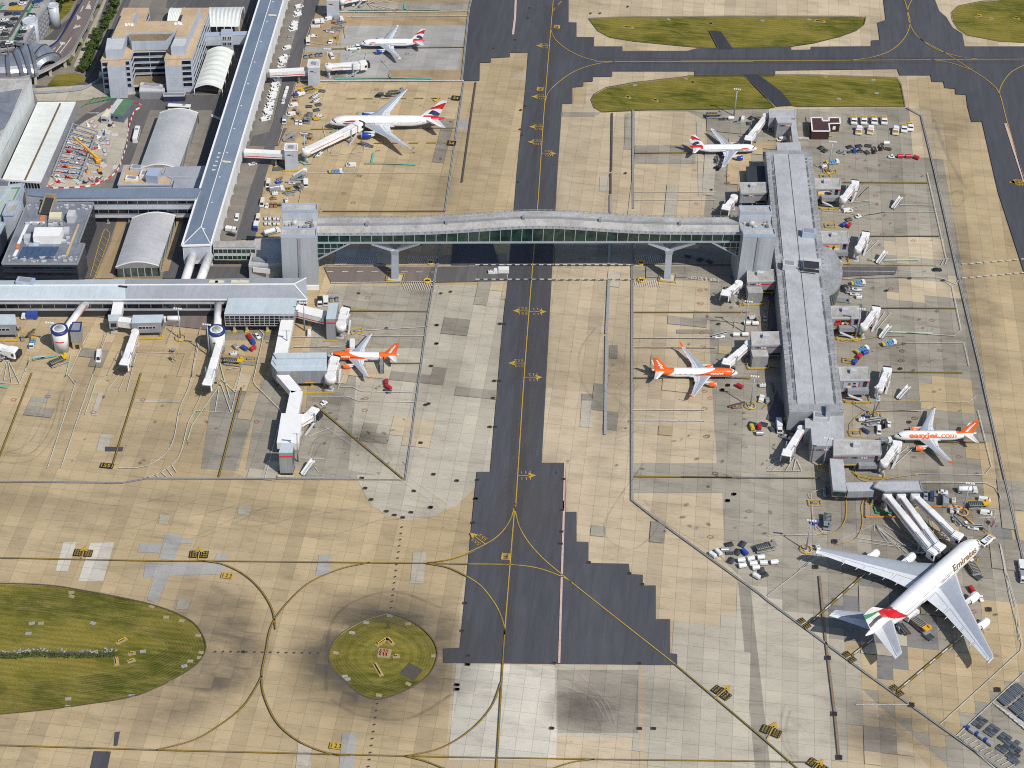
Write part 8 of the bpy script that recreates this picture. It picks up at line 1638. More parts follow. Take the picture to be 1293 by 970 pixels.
def mk_pen(c):
 t=T0('guard_pen','barrier');mb=MB()
 P_=[(-2.6,-1.6),(2.6,-1.6),(2.6,1.6),(-2.6,1.6)]
 for(a,b)in zip(P_,P_[1:]+P_[:1]):
  for z in(0.5,1.0):mb.bar((a[0],a[1],z),(b[0],b[1],z),0.14,0.16)
  for k in(0,0.5):mb.box((a[0]+(b[0]-a[0])*k,a[1]+(b[1]-a[1])*k,0.55),(0.16,0.16,1.1))
 mb.build('rail',MATS[c],t);boxbody(2.2,1.2,0,1.2,0.08).build('cabinet',MATS['v_grey'],t);return t
MK=dict(car=mk_car,van=mk_van,minibus=lambda c:mk_van(c,6.8,2.7,2.2),creamvan=lambda c:mk_van(c,5.6,2.5,2.1,'m_cream'),pickup=mk_pickup,tug=mk_tug,cart=lambda c:mk_cart(c,True),opencart=lambda c:mk_cart(c,False),dolly=mk_dolly,bigdolly=lambda c:mk_dolly(c,4.2,3.2),belt=mk_belt,stairs=mk_stairs,crate=mk_crate_truck,truck=lambda c:mk_truck('v_white',c),smalltruck=lambda c:mk_truck('v_white',c,5.6,2.6),tanker=lambda c:mk_truck('v_white',c,8.5,tank=True),coach=mk_coach,pushback=mk_pushback,loader=mk_loader,gpu=mk_gpu,tractor=mk_towbarless,stand=mk_hoist,pen=mk_pen,bluetruck=lambda c:mk_truck('v_bluec',c,6.5,2.4))
NMS=dict(minibus='minibus',creamvan='van')
def put(k,c,zm,x,y,dx,dy,label,group=None,s=1.0,z=0.0):
 key=(k,c)
 if key not in PROTO:PROTO[key]=MK[k](c)
 if k in NMS:PROTO[key].name=NMS[k]
 a=P(*zm(x,y),z+0.6);b=P(*zm(x+dx,y+dy),z+0.6);d=V2(b)-V2(a)
 return place(PROTO[key],(a.x,a.y,z+0.05),math.atan2(d.y,d.x),label,group,s)
ORD=['first','second','third','fourth','fifth','sixth','seventh','eighth','ninth','tenth','eleventh','twelfth','thirteenth','fourteenth','fifteenth','sixteenth','seventeenth','eighteenth','nineteenth','twentieth','twenty-first','twenty-second','twenty-third','twenty-fourth','twenty-fifth','twenty-sixth','twenty-seventh','twenty-eighth','twenty-ninth','thirtieth','thirty-first','thirty-second','thirty-third','thirty-fourth','thirty-fifth']
G='white vehicles parked in the row beside the blue-roofed pier'
row=[(A6,430,70),(A6,412,118),(A6,408,155),(A6,375,232),(A6,370,267),(A6,366,300),(A6,338,382),(A6,302,488),(A6,287,570),(A6,268,598),(A6,258,630),(A6,248,668),(A6,222,768),(A6,212,797),(A6,203,828),(A6,192,860),(A6,183,888),(A6,170,918),(A6,160,948),(A7,268,85),(A7,260,112),(A7,256,150),(A7,240,185),(A7,235,212),(A7,228,245),(A7,222,275),(A7,212,302),(A7,200,328),(A7,70,775),(A8,75,590)]
random.seed(21)
for i,(zm,x,y)in enumerate(row):
 k=('van','car','van','pickup','van')[i%5]if i not in(28,29)else('car','pickup')[i-28]
 put(k,'v_white' if i!=6 else 'v_silver',zm,x,y,(-10 if i%3 else 10)if i!=29 else 1,2.5 if i%3 and i!=29 else-2.5 if i!=29 else-8,'%s %s, %s from the top in the parked row beside blue-roofed pier'%('silver' if i==6 else 'white',{'van':'van','car':'car','pickup':'pickup'}[k],ORD[i]),G)
for i,(zm,x,y,c,k)in enumerate(((A8,18,722,'v_redc','car'),(A8,12,770,'v_black','car'))):put(k,c,zm,x,y,10,2,'%s car at the foot of the blue-roofed pier'%('red','black')[i])
Gt='white baggage train driving on the road'
for i,(x,y)in enumerate(((418,28),(406,68),(394,105))):put('cart','v_white',A7,x,y,-10,34,'white covered cart, %s behind the tug on the road'%ORD[2-i],Gt)
put('tug','v_white',A7,380,155,-10,34,'white tug pulling the white carts down the road',None)
V=[('bluetruck','v_white',A7,540,85,-10,3,'blue-cabbed truck beside the road by the big twin jet'),('loader','v_amber',A7,612,48,-10,3,'brown cargo loader behind the blue-cabbed truck'),('stand','m_yellow',A7,510,140,10,0,'yellow access stand below the blue-cabbed truck'),('van','v_white',A7,478,186,-10,1,'white van alone below the yellow access stand'),('stand','v_amber',A7,505,240,8,4,'amber access stand right of the white vans by the road'),('stand','v_amber',A7,540,275,8,4,'amber access stand pushed against another by the road'),('van','v_white',A7,455,278,-10,1,'white van with amber stands on its right'),('stand','v_amber',A7,490,325,8,4,'amber access stand above two parked white cars'),('smalltruck','v_grey',A7,395,345,-2,10,'white truck with grey body at the road edge'),('car','v_white',A7,515,355,-1,8,'white car, left of the pair near the big twin jet'),('car','v_white',A7,556,360,-1,8,'white car, right of the pair near the big twin jet'),('loader','v_grey',A7,635,325,-3,8,'dark grey loader ahead of the big twin jet nose'),('gpu','m_yellow',A7,712,325,8,0,'yellow power unit nearest the big twin jet nose'),('gpu','v_white',A7,740,295,8,0,'white power unit at the big twin jet nose'),('belt','v_white',A7,700,92,-8,6,'white belt loader, upper of two ahead of the big twin jet'),('belt','v_white',A7,712,135,-8,6,'white belt loader, lower of two ahead of the big twin jet'),('gpu','m_yellow',A7,700,18,8,1,'yellow power unit with a grey trailer near the road'),('dolly','v_slate',A7,770,38,8,1,'grey trailer hitched to a yellow power unit'),('dolly','v_slate',A7,640,195,8,0,'grey dolly left of two below the belt loaders'),('dolly','v_slate',A7,735,175,8,-2,'grey dolly beside the lower belt loader'),('dolly','v_slate',A7,715,230,8,-1,'grey dolly lowest below the belt loaders'),('stairs','v_silver',A7,440,530,10,-1,'grey boarding stairs above the lower gate block'),('stand','v_grey',A7,450,495,10,-1,'grey stand behind the grey boarding stairs'),('belt','v_silver',A7,610,490,8,3,'grey belt loader beside two amber stands'),('stand','v_amber',A7,660,525,8,2,'amber stand, upper of two by the long jet bridge'),('stand','v_amber',A7,612,575,6,-6,'amber stand, lower of two by the long jet bridge'),('belt','v_white',A7,740,680,8,-6,'white belt loader under the long jet bridge'),('van','v_white',A7,1065,790,-10,0,'white van driving alone below the big twin jet'),('crate','v_white',A7,910,858,10,0,'flatbed with blue crates driving below the big twin jet'),('bluetruck','v_white',A7,322,718,2,8,'blue-cabbed truck squeezed left of the lower gate block'),('pen','m_yellow',A7,372,735,1,10,'yellow pen left of the lower gate block'),('opencart','v_rust',A8,500,203,8,-2,'brown cart, topmost in the column beside the road'),('gpu','v_bluec',A8,493,243,8,-2,'blue power unit in the column beside the road'),('opencart','v_amber',A8,470,280,8,-2,'amber cart below the blue power unit'),('truck','v_silver',A8,475,320,8,-1,'silver box truck in the column beside the road'),('gpu','v_white',A8,455,360,8,-1,'white power unit below the silver box truck'),('tug','v_rust',A8,440,405,8,-1,'brown tug in the column beside the road'),('stairs','v_white',A8,705,183,10,-1,'white boarding stairs, upper of two right of the column'),('stairs','v_silver',A8,685,213,10,-1,'silver boarding stairs just under white ones'),('belt','v_white',A8,640,252,10,1,'long white belt loader under the silver stairs'),('smalltruck','v_white',A8,768,265,0,8,'white truck parked outside the red-lined bay'),('stand','m_yellow',A8,605,312,8,0,'yellow access stand under the long white belt loader'),('stairs','v_silver',A8,690,300,8,6,'silver stairs right of yellow access stand'),('belt','v_silver',A8,610,358,10,0,'silver belt loader below the yellow access stand'),('gpu','v_white',A8,572,432,1,8,'white power unit just above the left bridge tower'),('stand','m_yellow',A8,515,480,8,2,'yellow stand left of the white power unit by the tower'),('creamvan','v_white',A8,388,265,-2,10,'white van with cream roof, upper of three at the road edge'),('creamvan','v_white',A8,328,457,-2,10,'white van with cream roof, middle of three at the road edge'),('creamvan','v_white',A8,285,617,-2,10,'white van with cream roof, lower of three at the road edge'),('bluetruck','v_white',A8,265,697,-2,10,'white and blue truck at the road edge below cream-roofed vans'),('tug','v_white',A8,375,485,-4,8,'white tug beside three brown tugs'),('tug','v_rust',A8,418,475,1,8,'brown tug, left of two beside the white tug'),('tug','v_rust',A8,460,475,1,8,'brown tug, right of two beside the white tug'),('gpu','m_yellow',A8,450,712,8,0,'yellow power unit by the left bridge tower annexe'),('tanker','v_white',A8,425,752,10,-3,'white tanker truck above the annexe roof'),('van','v_white',A6,715,197,-8,1,'white van above the white belt loader near top gate'),('smalltruck','v_white',A6,630,228,8,-1,'white box truck near the top gate road'),('gpu','v_white',A6,572,272,8,0,'white power unit, left of the pair near the top road'),('gpu','v_white',A6,612,272,8,0,'white power unit, right of the pair near the top road'),('smalltruck','v_grey',A6,825,203,8,-1,'white truck with grey body near the small jet at top'),('stand','v_amber',A6,785,235,8,2,'amber stand by the grey-bodied truck near top'),('belt','v_silver',A6,840,245,8,2,'silver belt loader, upper near the small jet at top'),('belt','v_white',A6,740,320,10,2,'white belt loader, long one ahead of the small jet'),('belt','v_silver',A6,815,298,10,2,'silver belt loader above the long white one'),('pickup','v_white',A6,567,367,-10,0,'white pickup left of the stand at top'),('smalltruck','m_cream',A6,519,428,0,10,'white truck with cream body at the top road edge'),('tractor','v_grey',A6,745,420,-2,10,'white tractor with yellow rear parked near the small jet'),('stand','m_yellow',A6,815,385,2,8,'yellow stand near the nose of small jet at top'),('van','v_white',A6,757,570,4,8,'white van just above the upper jet bridge'),('tug','v_grey',A6,495,572,-1,8,'grey tug, first of four in a row above the gate block'),('tug','v_grey',A6,550,565,-1,8,'grey tug, second of four in a row above the gate block'),('tug','v_grey',A6,610,556,-1,8,'grey tug, third of four in a row above the gate block'),('tug','v_grey',A6,648,552,-1,8,'grey tug, fourth of four in a row above the gate block'),('pushback','v_white',A6,972,488,10,-1,'white pushback tug at the nose of the small jet at top'),('car','v_silver',A6,470,762,4,8,'silver car left of the upper gate block'),('tug','v_grey',A6,800,735,4,8,'grey tug under the level jet bridge at top'),('gpu','v_white',A6,972,48,2,8,'white power unit by the top edge jet bridge'),('stand','m_yellow',A6,860,95,8,1,'yellow stand right of the top gate block'),('loader','v_grey',C8,480,792,10,-1,'dark cargo loader above the wing of the big twin jet'),('cart','v_cart',C8,405,808,10,0,'dark cart, right of three above the big twin jet'),('cart','v_cart',C8,328,800,10,0,'dark cart, middle of three above the big twin jet'),('tug','v_black',C8,298,812,10,0,'black tug pulling dark carts above the big twin jet'),('tug','m_yellow',C8,882,845,-6,4,'yellow tug behind the tail of the big twin jet'),('belt','v_grey',A7,1225,590,-10,-2,'grey belt loader under the wing of the big twin jet'),('van','v_white',B1,302,322,2,-8,'white van near the tall mast behind small red-tailed jet'),('dolly','v_cart',B1,388,310,8,-6,'dark dolly, upper one beside the white van'),('dolly','v_cart',B1,360,368,1,8,'dark dolly, lower one beside the white van'),('tug','v_grey',B1,245,357,8,1,'grey tug behind the white van by the mast'),('cart','v_white',B1,182,320,8,0,'white covered cart at the foot of the mast by the grass'),('dolly','v_cart',B1,95,322,8,0,'dark dolly left of the white cart by the grass'),('loader','v_grey',B1,12,300,8,0,'grey cargo loader by the grass edge'),('stand','m_yellow',B1,458,320,6,4,'yellow stand under the top jet bridge'),('van','v_white',B1,690,530,-8,1,'white van under the corridor at the top of pier'),('dolly','v_cart',B1,1128,640,6,-4,'dark dolly below the maroon-roofed hut, front one'),('dolly','v_cart',B1,1090,610,6,-4,'dark dolly below the maroon-roofed hut, rear one'),('belt','v_grey',B1,35,740,1,10,'grey belt loader under wing of the small red-tailed jet'),('tug','v_black',B1,40,820,8,2,'black tug at wing tip of the small red-tailed jet'),('car','v_silver',B3,342,500,10,2,'silver car left of dollies below the tug yard'),('dolly','v_cart',B3,420,442,8,-2,'dark dolly, left of the upper three below tug yard'),('dolly','v_cart',B3,515,433,8,-1,'dark dolly, middle of the upper three below tug yard'),('dolly','v_cart',B3,610,431,8,1,'dark dolly, right of the upper three below tug yard'),('opencart','v_cart',B3,430,492,8,-1,'dark open cart left of the blue one'),('cart','v_bluec',B3,470,488,1,8,'blue covered cart below the tug yard'),('tug','v_black',B3,525,485,8,0,'black tug right of the blue cart'),('dolly','v_cart',B3,597,497,6,5,'dark dolly askew left of the belt loaders'),('belt','v_rust',B3,670,485,2,8,'brown belt loader, left of two below tug yard'),('belt','v_rust',B3,740,455,2,8,'brown belt loader, right of two below tug yard'),('cart','v_white',B3,790,412,8,0,'white covered cart below the tug yard'),('dolly','v_cart',B3,810,462,6,1,'dark dolly under the white covered cart'),('tug','v_white',B3,842,546,-8,-1,'white tug pulling three red carts'),('cart','v_redc',B3,930,545,-8,0,'red cart, first of three behind the white tug'),('cart','v_redc',B3,1012,546,-8,0,'red cart, second of three behind the white tug'),('cart','v_redc',B3,1090,558,-8,-3,'red cart, last of three behind the white tug'),('crate','v_white',B3,245,605,10,-1,'flatbed with blue crates near the upper right mast'),('gpu','v_white',B3,160,642,8,-2,'white power unit near the upper right mast'),('pen','m_yellow',B3,240,690,10,0,'yellow pen around the upper right mast'),('pen','m_yellow',B3,178,742,8,0,'small yellow pen above the travel advert room'),('van','v_white',Y1,405,185,8,-1,'white van below the travel advert room'),('tug','v_white',Y1,458,214,8,-2,'white tug with a flat trailer below the white van'),('dolly','v_rust',Y1,410,228,8,-2,'brown flat trailer behind the white tug'),('cart','v_bluec',Y1,383,258,6,-5,'blue cart beside a red one above orange advert room'),('cart','v_redc',Y1,410,262,5,-6,'red cart beside a blue one above orange advert room'),('pen','m_yellow',Y1,318,258,8,0,'yellow pen above the orange advert room'),('stairs','v_white',Y1,648,160,8,-6,'white boarding stairs, uppermost right of pier'),('stairs','v_white',Y1,572,436,8,-6,'white boarding stairs right of the orange advert room'),('stairs','v_white',Y1,588,812,8,-6,'white boarding stairs below the dark red advert room'),('crate','v_white',Y1,455,552,10,-1,'flatbed with blue crates just below the round bay road'),('stairs','v_silver',Y1,392,582,5,6,'silver stairs against the round bay glass'),('belt','v_white',Y1,450,580,10,1,'white belt loader, upper of two near the round bay'),('belt','v_white',Y1,440,605,10,1,'white belt loader, lower of two near the round bay'),('gpu','v_white',Y1,460,622,8,0,'white power unit under the belt loaders near round bay'),('minibus','v_silver',Y1,382,638,10,1,'silver minibus above the dark red advert room'),('car','v_black',Y1,856,482,10,0,'dark car waiting at the hatched road end'),('crate','v_white',Y1,612,856,10,-2,'flatbed with blue crates driving below the dark red advert'),('crate','v_white',Y1,475,890,10,-4,'flatbed with blue crates parked beside red and blue carts'),('cart','v_redc',Y1,462,922,6,-7,'red cart in the train above pale blue advert room'),('cart','v_bluec',Y1,440,950,6,-7,'blue cart in the train above pale blue advert room'),('cart','v_bluec',Y1,492,902,8,-3,'blue cart beside the parked flatbed'),('pen','m_yellow',Y1,410,940,8,1,'yellow pen above the pale blue advert room'),('stairs','v_white',B7,872,400,8,-5,'white boarding stairs right of the pale blue advert room'),('belt','v_silver',B7,560,688,10,0,'silver belt loader, lower in the pen by web-name jet'),('belt','v_white',B7,590,660,10,0,'white belt loader, upper in the pen by web-name jet'),('gpu','v_white',B7,460,642,8,0,'white power unit in the pen by web-name jet'),('car','v_dkblue',B7,497,752,8,4,'dark blue car in the pen by web-name jet'),('van','v_white',B7,636,750,0,8,'white van in the pen by web-name jet'),('belt','v_black',B7,692,690,1,10,'black belt loader right of the red bay line'),('tug','v_white',B7,737,690,1,10,'white tug right of the black belt loader'),('smalltruck','v_grey',B7,705,862,10,-1,'grey truck at the nose of the web-name jet'),('pen','m_yellow',B7,400,775,6,0,'yellow pen at lower left of the red bay line'),('pen','m_yellow',B7,605,605,8,0,'yellow pen at the foot of mast by web-name jet'),('gpu','v_dkblue',B7,515,605,8,0,'dark blue power unit left of the mast by web-name jet'),('cart','v_redc',B6,110,388,6,3,'red cart alone under the orange-nosed jet'),('tractor','v_white',B6,330,512,2,-8,'white tractor right of the mast below orange-nosed jet'),('gpu','v_silver',B6,390,532,1,8,'silver power unit right of the white tractor'),('gpu','v_white',B6,340,378,8,0,'white power unit in yellow posts below gate room'),('dolly','v_cart',B6,240,762,8,2,'dark dolly, left of three at the lower left of pier'),('dolly','v_cart',B6,355,765,8,2,'dark dolly, middle of three at the lower left of pier'),('dolly','v_cart',B6,440,810,5,7,'dark dolly, right of three at the lower left of pier'),('cart','m_yellow',B6,235,805,3,7,'yellow cart among dark dollies'),('cart','v_redc',B6,308,800,1,8,'red cart among dark dollies'),('cart','v_silver',B6,310,862,8,0,'silver covered cart below the red cart'),('truck','v_white',B6,507,800,1,8,'long white truck at the lower left of pier'),('opencart','v_cart',B6,565,770,6,4,'dark open cart right of the long white truck'),('car','v_black',B6,595,838,1,8,'black car by the lower left jet bridge'),('pickup','v_silver',B6,570,895,8,3,'silver pickup under the lower left jet bridge'),('opencart','v_bluec',B6,650,830,6,3,'blue open cart beside pier end wall'),('belt','v_rust',B6,85,588,10,-1,'brown belt loader below the orange-nosed jet'),('gpu','m_yellow',B6,585,732,4,4,'yellow power unit at the pier corner'),('gpu','v_white',B4,395,572,8,0,'white power unit, topmost left of pier shade'),('cart','v_white',B4,345,630,8,0,'white cart, left of two in red-lined bay'),('cart','v_white',B4,428,634,8,0,'white cart, right of two in red-lined bay'),('car','v_silver',B4,525,578,0,8,'silver car in the shade left of pier'),('cart','v_white',B4,235,748,8,0,'white cart, left of two above orange-nosed jet room'),('cart','v_white',B4,325,746,8,0,'white cart, right of two above orange-nosed jet room'),('belt','v_white',B4,70,760,10,-1,'white belt loader above the wing of orange-nosed jet'),('stand','m_yellow',B4,280,430,4,6,'yellow stand beside the stepped gate room'),('stand','m_yellow',B4,455,595,4,6,'yellow stand between two white carts'),('gpu','v_dkblue',Z8,35,415,6,2,'dark blue power unit left of right bridge tower'),('dolly','v_cart',Z8,95,432,6,-4,'dark dolly, left of two under the bridge end'),('dolly','v_cart',Z8,142,442,6,4,'dark dolly, right of two under the bridge end'),('gpu','v_white',Z7,80,497,8,0,'white unit leading the short convoy on bridge road'),('cart','v_white',Z7,104,495,-8,0,'white cart in the middle of convoy on bridge road'),('truck','v_white',Z7,130,496,-10,0,'white truck at the tail of convoy on bridge road'),('smalltruck','v_black',Z6,455,650,0,8,'black truck beside a white one near the level pier end'),('smalltruck','v_white',Z6,484,646,0,8,'white truck beside a black one near the level pier end'),('tug','v_grey',Z6,512,632,0,8,'grey tug, left of two near the red-striped tower'),('tug','v_grey',Z6,541,630,0,8,'grey tug, right of two near the red-striped tower'),('van','v_white',Z6,402,800,0,-8,'white van beside the walkway with red line'),('pen','m_yellow',Z6,640,792,6,-1,'yellow pen right of the red-striped tower'),('car','v_white',Y3,138,97,6,6,'white car above the red and blue carts'),('cart','v_redc',Y3,100,106,4,6,'red cart, upper left in the carts by drum tower'),('cart','v_bluec',Y3,117,130,4,6,'blue cart, right in the carts by drum tower'),('cart','v_bluec',Y3,75,162,6,4,'blue cart, lower left in the carts by drum tower'),('cart','v_redc',Y3,117,163,6,-4,'red cart, lower right in the carts by drum tower'),('gpu','v_silver',Y3,30,155,5,5,'silver power unit below the slanted hatching'),('gpu','v_white',Y3,20,190,8,0,'white power unit below the silver one'),('stand','m_yellow',C2,520,670,8,1,'yellow stand, upper of two at drum tower foot'),('loader','m_yellow',C2,600,710,8,1,'yellow loader at the foot of right-hand drum tower'),('pen','m_yellow',C2,760,668,8,0,'yellow rack of barriers below the carts'),('stairs','v_grey',Y3,768,265,0,-8,'grey boarding stairs at the rear door of the finger jet'),('cart','v_redc',Y3,790,335,0,8,'red cart, upper of two behind the finger jet'),('cart','v_redc',Y3,800,360,6,4,'red cart, lower of two behind the finger jet'),('dolly','v_cart',Y3,795,372,6,5,'dark dolly beside the red carts'),('truck','v_white',Y3,618,150,0,-8,'white truck behind the wing of the finger jet'),('dolly','v_cart',Y3,645,155,8,-1,'dark dolly behind the wing of the finger jet'),('gpu','v_grey',Y3,383,192,8,0,'grey power unit behind the grey gate block'),('stairs','v_white',Y3,392,778,8,-6,'white boarding stairs beyond the bent finger end'),('tug','v_white',Y3,475,437,8,-4,'white tow unit near the yellow diagonal line'),('minibus','v_white',Y2,498,205,-1,8,'big white van standing on the tan stand'),('crate','v_white',Y2,165,135,-2,8,'flatbed with blue crates left of the drum tower'),('belt','v_rust',Y2,155,88,-6,8,'brown belt loader left of the drum tower'),('tug','v_grey',Y2,113,110,1,8,'grey tug below the edge gate room'),('truck','v_bluec',C1,300,248,-10,0,'white-cabbed truck with dark blue body by the level pier'),('stand','m_yellow',Y2,875,178,8,1,'yellow stand, upper of two on the tan stand'),('stand','m_yellow',Y2,870,215,6,6,'yellow stand, lower of two on the tan stand'),('loader','m_yellow',Y2,300,232,8,-3,'yellow loader below the teal footway'),('tanker','v_white',Z5,862,740,-10,0,'white tanker truck right of the legged gate room'),('van','v_white',C1,517,140,6,0,'white van at the foot of level pier'),('tanker','v_white',C6,645,275,10,0,'big white tanker truck near the giant jet nose'),('car','v_white',C6,368,285,10,1,'white car above the grey box truck'),('van','v_dkblue',C6,240,340,0,8,'dark blue van by the long bridges'),('pickup','v_silver',C6,170,330,0,8,'silver pickup beside the dark blue van'),('truck','v_silver',C6,390,390,0,-10,'grey box truck between a car and orange pipe'),('gpu','m_cream',C6,487,390,0,8,'cream power unit right of the grey box truck'),('van','v_white',C6,838,375,8,1,'white van above the yellow-railed cargo loader'),('van','v_white',C6,858,525,8,1,'white van below the yellow-railed cargo loader'),('loader','m_yellow',C6,770,455,10,0,'yellow-railed cargo loader between two white vans'),('gpu','v_white',C6,467,502,0,8,'white power unit, left of two by orange pipe'),('gpu','v_white',C6,525,502,0,8,'white power unit, right of two by orange pipe'),('gpu','v_black',C6,497,502,0,8,'black power unit between two white ones'),('belt','v_white',C6,522,632,6,8,'white belt loader, left of two below orange pipe'),('belt','v_white',C6,712,695,10,2,'white belt loader, right of two below orange pipe'),('tug','v_white',C6,630,655,6,4,'white tug between two belt loaders by orange pipe'),('stand','v_amber',C6,835,710,6,5,'amber stand near the giant jet nose'),('stand','v_redc',C6,925,640,4,-6,'red stand near the giant jet nose'),('pushback','v_white',C6,868,845,-8,6.5,'long white pushback tug at the giant jet nose'),('loader','v_white',X4,1078,235,-4,-6,'white-topped loader at the front hold of giant jet'),('bigdolly','v_cart',X4,1110,285,8,6,'dark platform beside the front hold loader'),('stand','v_amber',X4,1110,170,4,-5,'amber stand under the front of the giant jet'),('loader','v_amber',X4,755,608,6,5,'amber loader at the rear hold of giant jet'),('bigdolly','v_cart',X4,805,662,8,6,'dark platform beside the rear hold loader'),('belt','v_rust',X4,655,630,5,8,'brown belt loader under the giant jet tail'),('belt','v_grey',X4,630,625,5,8,'grey belt loader under the giant jet tail'),('truck','v_white',X4,700,540,6,-5,'white catering truck at the rear door of giant jet'),('tug','v_white',X4,1135,428,3,6,'white tug by the inner right engine of giant jet'),('cart','v_redc',X4,1078,375,4,6,'red cart by the inner right engine of giant jet'),('gpu','m_yellow',X4,1110,572,4,5,'yellow power unit by the outer right engine'),('smalltruck','v_white',Y7,1036,150,1,8,'white truck, upper of two at the right edge'),('smalltruck','v_silver',Y7,1042,195,1,8,'silver truck, lower of two at the right edge'),('gpu','v_bluec',C5,1190,85,8,-1,'blue power unit right of the wing-tip mast top'),('loader','v_grey',Y6,300,640,0,8,'grey loader above the wing-tip mast'),('belt','v_silver',Y6,292,488,0,8,'silver belt loader beside pier end walkway'),('pen','m_yellow',Y6,240,540,6,0,'yellow pen left of pier end walkway'),('gpu','v_white',C5,1215,338,3,8,'white drum unit at the wing tip of giant jet'),('loader','v_grey',C5,690,345,10,-2,'big grey loader among white carts'),('coach','v_white',Z1,688,688,2.5,-10,'white coach on the road left of arched hall'),('coach','v_white',Z1,905,552,10,0.5,'white coach behind the upper arched hall'),('van','v_white',Z1,508,378,1,-8,'white van in the shade beside office block'),('car','v_white',Z5,1192,222,-1,8,'white car on the tan strip by blue-roofed pier'),('smalltruck','v_white',Z5,1165,285,8,1,'white truck near the blue-roofed pier foot')]
for k,c,zm,x,y,dx,dy,lab in V:put(k,c,zm,x,y,dx,dy,lab,None)
for i,(x,y,dy)in enumerate(((460,185,8),(560,185,8),(665,185,8),(765,185,8),(512,288,-8),(630,285,-8),(885,290,-8),(965,265,8),(1028,250,8))):
 put('tractor','v_rust',B3,x,y,1,dy,'white yellow-ended apron tractor, %s in %s row by maroon hut'%(ORD[i if i<4 else i-4],'upper' if i<4 else 'lower'),'apron tractors in the yard',1.5)
Gd='baggage carts gathered by the grey drain line'
for i,(x,y,dx,dy)in enumerate(((325,300,8,-2),(460,295,5,-7),(410,375,5,-7),(345,460,5,-7),(650,555,1,8),(675,605,8,-3))):put('dolly','v_cart',C5,x,y,dx,dy,'dark flat dolly, %s of those among the white covered carts'%ORD[i],Gd)
for i,(x,y,dx,dy,c)in enumerate(((160,412,7,5,'v_white'),(218,388,6,6,'v_white'),(445,466,8,-1,'v_white'),(457,520,8,-1,'v_white'),(540,450,8,-2,'v_white'),(566,500,8,-1,'v_white'),(642,437,8,-1,'v_white'),(592,540,8,-1,'v_white'),(670,492,8,0,'v_white'),(777,485,8,-1,'v_white'),(600,628,7,4,'v_white'),(480,385,6,6,'v_bluec'),(278,360,8,0,'v_silver'))):
 put('cart',c,C5,x,y,dx,dy,'%s covered cart, %s in the cluster by the grey drain line'%({'v_white':'white','v_bluec':'blue','v_silver':'silver'}[c],ORD[i]),Gd)
put('opencart','v_cart',C5,330,386,8,0,'dark open cart beside the silver one in the cluster',Gd)
G7='freight dollies parked at the lower right corner'
n7=0
for(x,y)in((705,280),(757,238),(808,195),(855,158),(828,372),(880,330),(930,288),(925,460),(965,250)):
 put('bigdolly','v_slate',C7,x,y,8,7,'large blue-grey dolly, %s in the upper block at the lower right'%ORD[n7],G7,1.05);n7+=1
for(ox,oy,rows,cols)in((470,447,4,2),(595,532,4,2),(715,618,3,2),(672,742,2,2),(775,700,3,2),(850,700,3,1),(800,800,3,2),(795,860,2,2),(875,770,2,1)):
 for r in range(rows):
  for c in range(cols):put('dolly','v_slate' if(r+c+ox)%3 else 'v_cart',C7,ox+c*50-r*23,oy+c*33+r*21,8,5.2,'small dark freight dolly packed among its like at the lower right','small dark freight dollies packed at the lower right',0.55)
for i,(x,y)in enumerate(((365,582),(455,642),(545,707))):put('bluetruck','v_silver',C7,x,y,-8,-6,'silver truck with blue cab, %s of three beside the dollies'%ORD[i],G7,0.62)
for i,(x,y)in enumerate([(x,y)for y in(610,660)for x in(362,400,450,486)]):put('gpu','v_white',A8,x,y,1,8,'white power unit, %s of eight in two rows above annexe'%ORD[i],'white power units in two rows',0.8)
cars=[(135,42,'v_black'),(225,38,'v_white'),(85,140,'v_black'),(172,137,'v_dkblue'),(45,205,'v_white'),(145,192,'v_black'),(35,243,'v_black'),(120,226,'v_grey'),(12,292,'v_white'),(98,262,'v_black'),(65,310,'v_grey'),(48,346,'v_black'),(367,62,'v_silver'),(365,20,'v_dkblue'),(318,150,'v_black'),(312,168,'v_white'),(243,294,'v_white'),(226,320,'v_black'),(205,362,'v_grey'),(193,394,'v_black'),(88,430,'v_white'),(42,436,'v_black'),(8,436,'v_grey'),(395,4,'v_dkblue'),(245,-5,'v_black'),(12,45,'v_silver')]
CN={'v_black':'black','v_white':'white','v_dkblue':'dark blue','v_grey':'grey','v_silver':'silver'};cnt={}
for i,(x,y,c)in enumerate(sorted(cars,key=lambda q:q[1])):
 cnt[c]=cnt.get(c,0)+1;put('car',c,A1,x,y,10,-1.5,'%s car on the car park top deck, %s %s one from the top'%(CN[c],ORD[cnt[c]-1],CN[c]),'cars on the car park deck',1.0,15.05)
